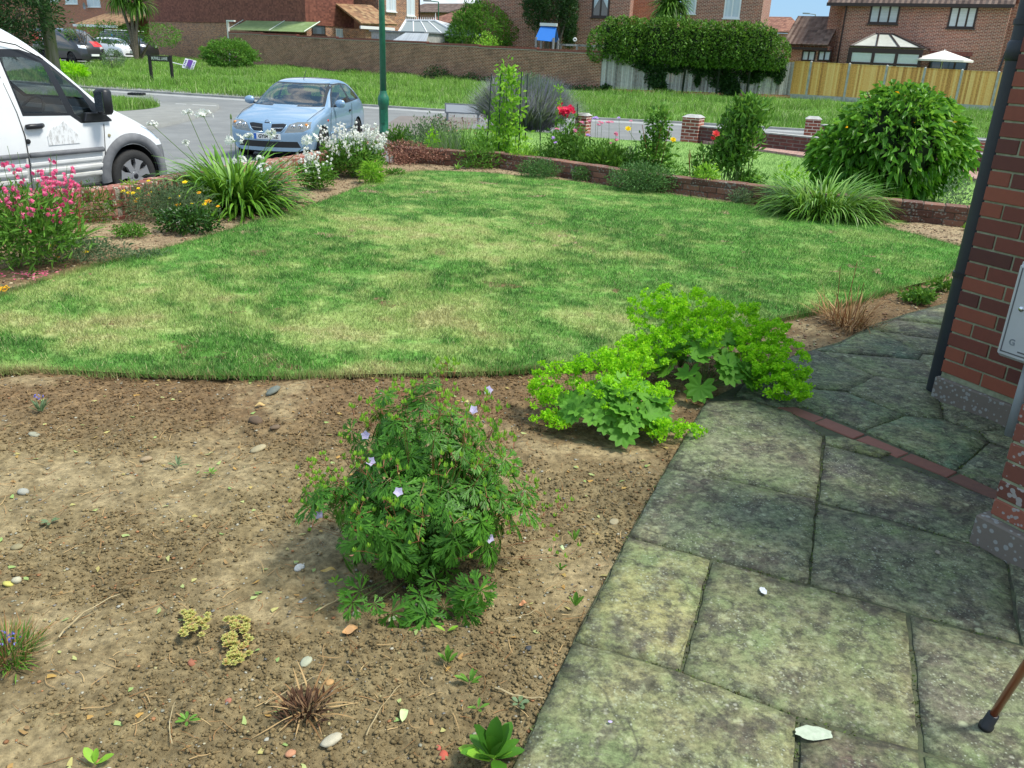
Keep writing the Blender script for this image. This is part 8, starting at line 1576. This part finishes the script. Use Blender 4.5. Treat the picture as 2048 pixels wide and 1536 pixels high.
rr = random.Random(4); succ('left patch of pale yellow-green stonecrop rosettes on the soil', [(390+rr.randint(-26, 26), 1250+rr.randint(-22, 24)) for _ in range(30)], 3); succ('right patch of pale stonecrop rosettes shading to orange on the soil', [(475+rr.randint(-24, 26), 1285+rr.randint(-48, 50)) for _ in range(58)], 5)
q = g3(225, 1020, 0); 
# ---- soil crumbs, chips, straw (beyond counting)
def rocks(name, label, n_, region, s0, s1, col, mat, flat=.7, keep=None, seed=0, zf=soil_h, isl=True, sink=.2):
    r = np.random.default_rng(seed); X = []; Y = []; tot = 0; x0, x1, y0, y1 = region
    while tot < n_:
        y = r.uniform(y0, y1, n_); x = r.uniform(x0, x1, n_); k = inpoly(x, y, soil_poly) & ~inpoly(x, y, lawn_poly) & (np.abs(x) < y*.75+.8)
        if keep: k &= keep(x, y, r)
        X.append(x[k]); Y.append(y[k]); tot += int(k.sum())
    x = np.concatenate(X)[:n_]; y = np.concatenate(Y)[:n_]; s = s0*(s1/s0)**(r.random(n_)**2.2); oc = np.array([(1, 0, 0), (-1, 0, 0), (0, 1, 0), (0, -1, 0), (0, 0, 1), (0, 0, -1), (.62, .62, .5), (-.62, .62, .5), (-.62, -.62, .5), (.62, -.62, .5)], float)
    F0 = np.array([(4, 6, 7), (4, 7, 8), (4, 8, 9), (4, 9, 6), (0, 6, 9), (2, 7, 6), (1, 8, 7), (3, 9, 8), (0, 2, 6), (2, 1, 7), (1, 3, 8), (3, 0, 9), (5, 2, 0), (5, 1, 2), (5, 3, 1), (5, 0, 3)]); V = oc[None]*r.uniform(.7, 1.25, (n_, 10, 1))
    a = r.uniform(0, 2*PI, n_); c, q_ = np.cos(a)[:, None], np.sin(a)[:, None]; e = r.uniform(.6, 1.3, n_)[:, None]; vx = V[..., 0]*e; vy = V[..., 1]; V = np.stack([vx*c-vy*q_, vx*q_+vy*c, V[..., 2]*flat], 2)*s[:, None, None]*.5
    V[..., 0] += x[:, None]; V[..., 1] += y[:, None]; V[..., 2] += (zf(x, y)+s*flat*.5*(1-sink*2))[:, None]; C = np.repeat(col(x, y, r, n_), 10, 0); F = (F0[None]+(np.arange(n_)*10)[:, None, None]).reshape(-1, 3)
    o = np_mesh(name, V.reshape(-1, 3), F, mat, col=C, smooth=True); o['kind'] = 'stuff'; return tag(o, label, 'soil')
M['crumb'] = vcol('soil_crumb', .95, nscale=90, bump=.4, dist=.003, namt=.3, spec=.1); M['chip'] = vcol('stone_chip', .75, nscale=120, bump=.2, dist=.001, namt=.25, spec=.25)
kp = lambda x, y, r: (r.random(len(x)) < np.clip(1.1-sstep((fbm(x, y, .55, 31, 4, .6)-.44)/.16), .06, 1)) & (r.random(len(x)) < np.clip((2.1/np.maximum(y, .9))**1.1, 0, 1))
rocks('soil_crumbs', 'loose brown crumbs of dry garden soil', 60000, (-3.2, 2, .8, 5), .003, .017, lambda x, y, r, n_: soil_col(x, y)*r.uniform(.7, 1.15, (n_, 1))*np.array([[.95, .93, .9]]), M['crumb'], .75, kp, 1)
pal = np.array([(.42, .38, .25), (.5, .47, .36), (.30, .24, .15), (.22, .21, .19), (.42, .2, .09), (.36, .36, .28), (.4, .36, .18), (.42, .41, .34)])
rocks('stone_chips', 'small pale stones and grit scattered over the soil', 8000, (-3.2, 2, .8, 5), .003, .015, lambda x, y, r, n_: pal[r.integers(0, 8, n_)]*r.uniform(.55, 1.0, (n_, 1)), M['chip'], .55, lambda x, y, r: r.random(len(x)) < np.clip((2.2/np.maximum(y, 1))**1.2, 0, 1), 2)
rocks('bed_chippings', 'dry bark and soil chippings on the far flower bed', 16000, (-6, 6.5, 4.9, 13), .008, .030, lambda x, y, r, n_: np.array([(.34, .25, .15), (.2, .13, .08), (.46, .38, .24), (.3, .17, .1)])[r.integers(0, 4, n_)]*r.uniform(.6, 1.1, (n_, 1)), M['chip'], .5, None, 3)
def litter(name, label, n_, L0, L1, w_, mat, seed, region=(-3.0, 1.9, .8, 5.2), e=12):
    r = np.random.default_rng(seed); x = r.uniform(region[0], region[1], n_*6); y = r.uniform(region[2], region[3], n_*6); k = inpoly(x, y, soil_poly) & ~inpoly(x, y, lawn_poly) & (np.abs(x) < y*.75+.5); x = x[k][:n_]; y = y[k][:n_]; m_ = len(x); a = r.uniform(0, 2*PI, m_); L = r.uniform(L0, L1, m_); cur = r.normal(0, .8, m_); rows = []
    z = soil_h(x, y)+.006; p = np.column_stack([x, y, z])
    for s_ in range(5):
        if s_: aa = a+cur*s_/4; p = p+np.column_stack([np.cos(aa), np.sin(aa), r.normal(0, .12, m_)])*(L/4)[:, None]
        aa = a+cur*s_/4; S = np.column_stack([-np.sin(aa), np.cos(aa), np.full(m_, .3)])*w_*.5*(1-.8*(s_/4)**2); rows += [p-S, p+S]
    V = np.stack(rows, 1); b = np.arange(m_)*10; F = np.concatenate([np.column_stack([b+2*j, b+2*j+1, b+2*j+3, b+2*j+2]) for j in range(4)]); o = np_mesh(name, V.reshape(-1, 3), F, mat); o['kind'] = 'stuff'; return tag(o, label, 'litter')
litter('straw', 'dry straw and grass cuttings lying on the soil', 1900, .02, .09, .0025, G['dry'], 3); litter('leaf_litter', 'small yellowing and green leaf scraps on the soil', 420, .012, .03, .012, leafm('leaf_scrap', [(.25, .4, .12), (.45, .5, .2), (.5, .3, .08), (.3, .2, .1)], .7, .2), 5)
# ragged grass and roots along the cut lawn edge
ev = [p for p in lawn_poly if p[1] < 6.2 and p[0] > -3.6]; r = np.random.default_rng(8); n_ = 17000; ii = r.integers(0, len(lawn_poly), n_*3); A_ = np.array(lawn_poly)[ii]; B_ = np.array(lawn_poly)[(ii+1) % len(lawn_poly)]; P = A_+(B_-A_)*r.random((len(ii), 1)); P = P[(P[:, 1] < 6.5) | (r.random(len(P)) < .3)][:n_]; P += r.normal(0, .017, P.shape)*(.4+1.3*vn(P[:, 0], P[:, 1], .09, 5)[:, None]); m_ = len(P); a = r.uniform(0, 2*PI, m_); h = r.uniform(.015, .05, m_)
V = np.stack([np.column_stack([P, np.full(m_, -.012)])+np.column_stack([np.cos(a), np.sin(a), 0*a])*.0022, np.column_stack([P, np.full(m_, -.012)])-np.column_stack([np.cos(a), np.sin(a), 0*a])*.0022, np.column_stack([P[:, 0]+r.normal(0, .016, m_), P[:, 1]+r.normal(-.006, .016, m_), h])], 1).reshape(-1, 3)
cc = np.where(r.random((m_, 1)) < .35, np.array([[.38, .3, .15]]), lawn_col(P[:, 0], P[:, 1])*.9); o = np_mesh('lawn_edge_grass', V, np.arange(3*m_).reshape(-1, 3), M['blade'], col=np.repeat(cc, 3, 0)); o['kind'] = 'stuff'; tag(o, 'ragged untrimmed grass along the cut lawn edge', 'grass')
def rim_pts(polys, n_, r, jit):
    out = []
    for p in polys:
        for i in range(len(p)): out.append((np.array(p[i]), np.array(p[(i+1) % len(p)])))
    w_ = np.array([np.linalg.norm(b-a) for a, b in out]); k = r.choice(len(out), n_, p=w_/w_.sum()); u_ = r.random(n_); P = np.array([out[j][0]+(out[j][1]-out[j][0])*q for j, q in zip(k, u_)]); return P+r.normal(0, jit, P.shape)
r = np.random.default_rng(31); P = rim_pts(wp+cps, 5200, r, .0045); P = P[fbm(P[:, 0], P[:, 1], .3, 12, 2) > .42]; n_ = len(P); V, F = leaves(np.column_stack([P, np.full(n_, .004)]), np.column_stack([r.normal(size=(n_, 2)), np.abs(r.normal(.5, .4, n_))]), r.normal(size=(n_, 3)), r.uniform(.005, .015, n_), np.full(n_, .006))
o = np_mesh('joint_moss', V, F, leafm('moss', [(.08, .06, .03), (.07, .10, .03), (.14, .2, .05)], .9, .1)); o['kind'] = 'stuff'; tag(o, 'moss and grit lying in the paving joints', 'moss')
# ---- single stones, leaves and twigs that stand out
def stone(name, label, px, py, s, col, flat=.5, el=1.3, seed=0, c_='stone'):
    p = g3(px, py, 0); r = np.random.default_rng(seed+px); me = bpy.data.meshes.new(name); bm = bmesh.new(); bmesh.ops.create_icosphere(bm, subdivisions=2, radius=.5)
    k1 = r.normal(size=(4, 3))
    for v in bm.verts: f = 1+.12*sum(math.sin(float(np.dot(k, v.co))*4+i) for i, k in enumerate(k1))/2; v.co = Vector((v.co.x*s*el*f, v.co.y*s*f, v.co.z*s*flat*f))
    bm.to_mesh(me); bm.free(); m = M.get(('st', col)) or noisy('stone_tone', [(.3, tuple(c*.75 for c in col)), (.7, col)], 60, .8, .3, .001); M[('st', col)] = m
    o = link_mesh(me, name, m, smooth=True); o.location = (p[0], p[1], float(soil_h(np.array([p[0]]), np.array([p[1]]))[0])+s*flat*.3); o.rotation_euler = (r.normal(0, .1), r.normal(0, .1), r.uniform(0, 3)); return tag(o, label, c_)
for a in [('stone', 'large grey-green flat stone near the lawn edge', 545, 780, .075, (.16, .18, .15), .4, 1.4), ('stone', 'pale buff flat stone in the upper right of the soil', 517, 895, .055, (.4, .34, .2), .4, 1.3), ('stone', 'round tan stone with reddish underside in mid soil', 292, 914, .04, (.36, .27, .16)), ('stone', 'whitish oblong stone left of middle', 67, 867, .04, (.33, .33, .24)), ('stone', 'white bulb-like stone at the left edge of the soil', 45, 981, .035, (.38, .38, .32), .7),
          ('stone', 'yellow-green pebble beside a cream pebble at lower left', 17, 1172, .03, (.55, .5, .12)), ('stone', 'round cream pebble at lower left', 35, 1169, .026, (.5, .47, .33), .8), ('stone', 'round grey-green pebble below the geranium', 711, 1221, .022, (.26, .26, .18), .85), ('stone', 'cream oblong stone below the dead brown clump', 664, 1480, .042, (.5, .46, .34), .4, 1.7), ('brick_fragment', 'flat orange brick chip left of the cream oblong stone', 581, 1504, .022, (.5, .24, .13)),
          ('stone', 'orange pebble right of the dead brown clump', 659, 1357, .02, (.5, .3, .12)), ('stone', 'red stone near the bottom right of the soil', 888, 1504, .024, (.5, .1, .06)), ('stone', 'smaller red stone beside the red one', 877, 1487, .014, (.48, .12, .08)), ('stone', 'pale green-grey angular stone right of the dead clump', 611, 1314, .03, (.4, .42, .3), .35, 1.5), ('stone', 'pale flat stone beside the slab edge upper right', 1228, 1040, .035, (.38, .33, .2), .35, 1.4), ('stone', 'small dark slate stone under the slab corner', 1057, 1297, .018, (.05, .055, .06)),
          ('stone', 'brown oval stone at the far left of the pale soil', 33, 1091, .032, (.3, .26, .14)), ('stone', 'white chalk fragment left of the geranium shadow', 598, 1127, .03, (.6, .6, .57), .5), ('brick_fragment', 'small red brick crumb near the stonecrop', 382, 1313, .024, (.36, .13, .07)), ('brick_fragment', 'round terracotta piece left of the dead clump', 455, 1392, .018, (.4, .16, .1)), ('clod', 'rough brown clod of earth near the grey stone', 512, 838, .055, (.13, .085, .05), .6, 1.4), ('clod', 'second brown clod in front of the lawn edge', 550, 850, .04, (.16, .11, .065), .6, 1.3)]:
    stone(*a)
def leaf_thing(label, px, py, L, W_, col, ang=0.):
    q = g3(px, py, 0); n_ = 8; V = []; F = []
    for i in range(n_+1):
        t_ = i/n_; w_ = W_*math.sin(PI*min(1, t_*.96+.02))**.8*.5; x = (t_-.5)*L; z = .006+.006*math.sin(t_*3)+.004*math.sin(t_*7+px); V += [(x, -w_, z+.003), (x, 0, z), (x, w_, z+.004)]
    for i in range(n_): b = i*3; F += [(b, b+3, b+4, b+1), (b+1, b+4, b+5, b+2)]
    o = np_mesh('fallen_leaf', V, np.array(F), plain('fallen_leaf_tone', col, .6), smooth=True); o.location = (q[0], q[1], float(soil_h(np.array([q[0]]), np.array([q[1]]))[0])+.004); o.rotation_euler = (0, 0, ang); return tag(o, label, 'leaf')
leaf_thing('folded ochre leaf left of the geranium base', 656, 1136, .05, .02, (.5, .34, .1), .2); leaf_thing('pale green oval leaf with orange tip in the lower soil', 808, 1428, .045, .022, (.5, .6, .28), 1.5); leaf_thing('crumpled orange-brown leaf below the geranium', 700, 1255, .05, .035, (.5, .28, .12), .6); leaf_thing('yellowed leaf at top of the pale soil near the grey stone', 520, 808, .05, .03, (.5, .35, .13), .3)
leaf_thing('light green leaf beside the slab edge seedlings', 1124, 1094, .025, .014, (.4, .5, .25), -.6); leaf_thing('small orange-pink leaf right of the geranium base', 1046, 1210, .026, .018, (.55, .25, .12), .4); leaf_thing('pale green leaf lying left of the red stone', 786, 1240, .035, .02, (.45, .52, .3), .9)
def twig(label, a, b_, r_=.0018, col='dry', bow=.02, c_='twig'):
    A = Vector(g3(*a, 0)); B_ = Vector(g3(*b_, 0)); m_ = (A+B_)/2+Vector((-(B_-A).y, (B_-A).x, 0)).normalized()*bow; hh = lambda p: float(soil_h(np.array([p.x]), np.array([p.y]))[0])+.006; pts = []
    for i in range(9): t_ = i/8; p = A*(1-t_)**2+m_*2*t_*(1-t_)+B_*t_*t_; pts.append((p.x, p.y, max(hh(p), 0)+.003*math.sin(i*2)+.004))
    mb = MB(); mb.tube(pts, [r_*(1-.5*i/8) for i in range(9)], 5); return tag(mb.build('twig', noisy('straw_stem', [(.3, (.32, .24, .12)), (.7, (.5, .42, .24))], 40, .8, 0) if 'tw' not in M else M['tw']), label, c_)
M['tw'] = noisy('straw_stem', [(.3, (.32, .24, .12)), (.7, (.5, .42, .24))], 40, .8, 0)
twig('long straight straw stalk in the foreground soil', (733, 1473), (803, 1370)); twig('pale curved stalk at lower left of the soil', (118, 1277), (240, 1190), .0026, bow=.05); twig('thin upright looking straw left of the dead clump', (345, 1490), (351, 1405), .0016); twig('bent twig next to the slab edge at lower right', (990, 1382), (1090, 1398), .003, bow=-.02); twig('straw stalk left of the dead brown clump', (530, 1410), (640, 1352), .0018, bow=.01)
twig('reddish root curving from a pebble under the geranium', (637, 1222), (735, 1140), .0022, bow=-.04); twig('forked pale straw right of the geranium base', (1008, 1240), (1075, 1220), .0016, bow=-.02)
# ---- marks on the paving
def mark(name, label, px, py, rx, ry, col, c_='stain', z=.024):
    q = g3(px, py, .015); V = [(0, 0, 0)]; r = random.Random(px)
    for i in range(22): a = 2*PI*i/22; k = r.uniform(.88, 1.1); V.append((rx*k*math.cos(a), ry*k*math.sin(a), -.001))
    o = np_mesh(name, V, np.array([(0, 1+i, 1+(i+1) % 22) for i in range(22)]), noisy(name, [(.3, tuple(c*.7 for c in col)), (.7, col)], 60, .8, .2, .001), smooth=True); o.location = (q[0], q[1], z); return tag(o, label, c_)
mark('bird_dropping', 'white splash of bird dropping in the middle of a large slab', 1526, 1185, .012, .02, (.75, .77, .8)); mark('cement_patch', 'pale green-white cement patch at the bottom edge slab', 1625, 1470, .05, .025, (.52, .6, .45), 'patch'); mark('fallen_petal', 'tiny lilac petal on the nearest slab', 1220, 1449, .006, .004, (.5, .42, .75), 'petal', .026)
p = g3(1875, 1106, .02); mb = MB(); mb.lathe([(0, .010), (.007, .008), (.010, .003), (.008, 0), (0, 0)], p, n=12); tag(mb.build('snail_shell', noisy('snail_shell', [(.3, (.1, .07, .05)), (.7, (.4, .36, .28))], 80, .5, .1, .001), smooth=True), 'small snail shell on the dark slab before the porch pier', 'shell')
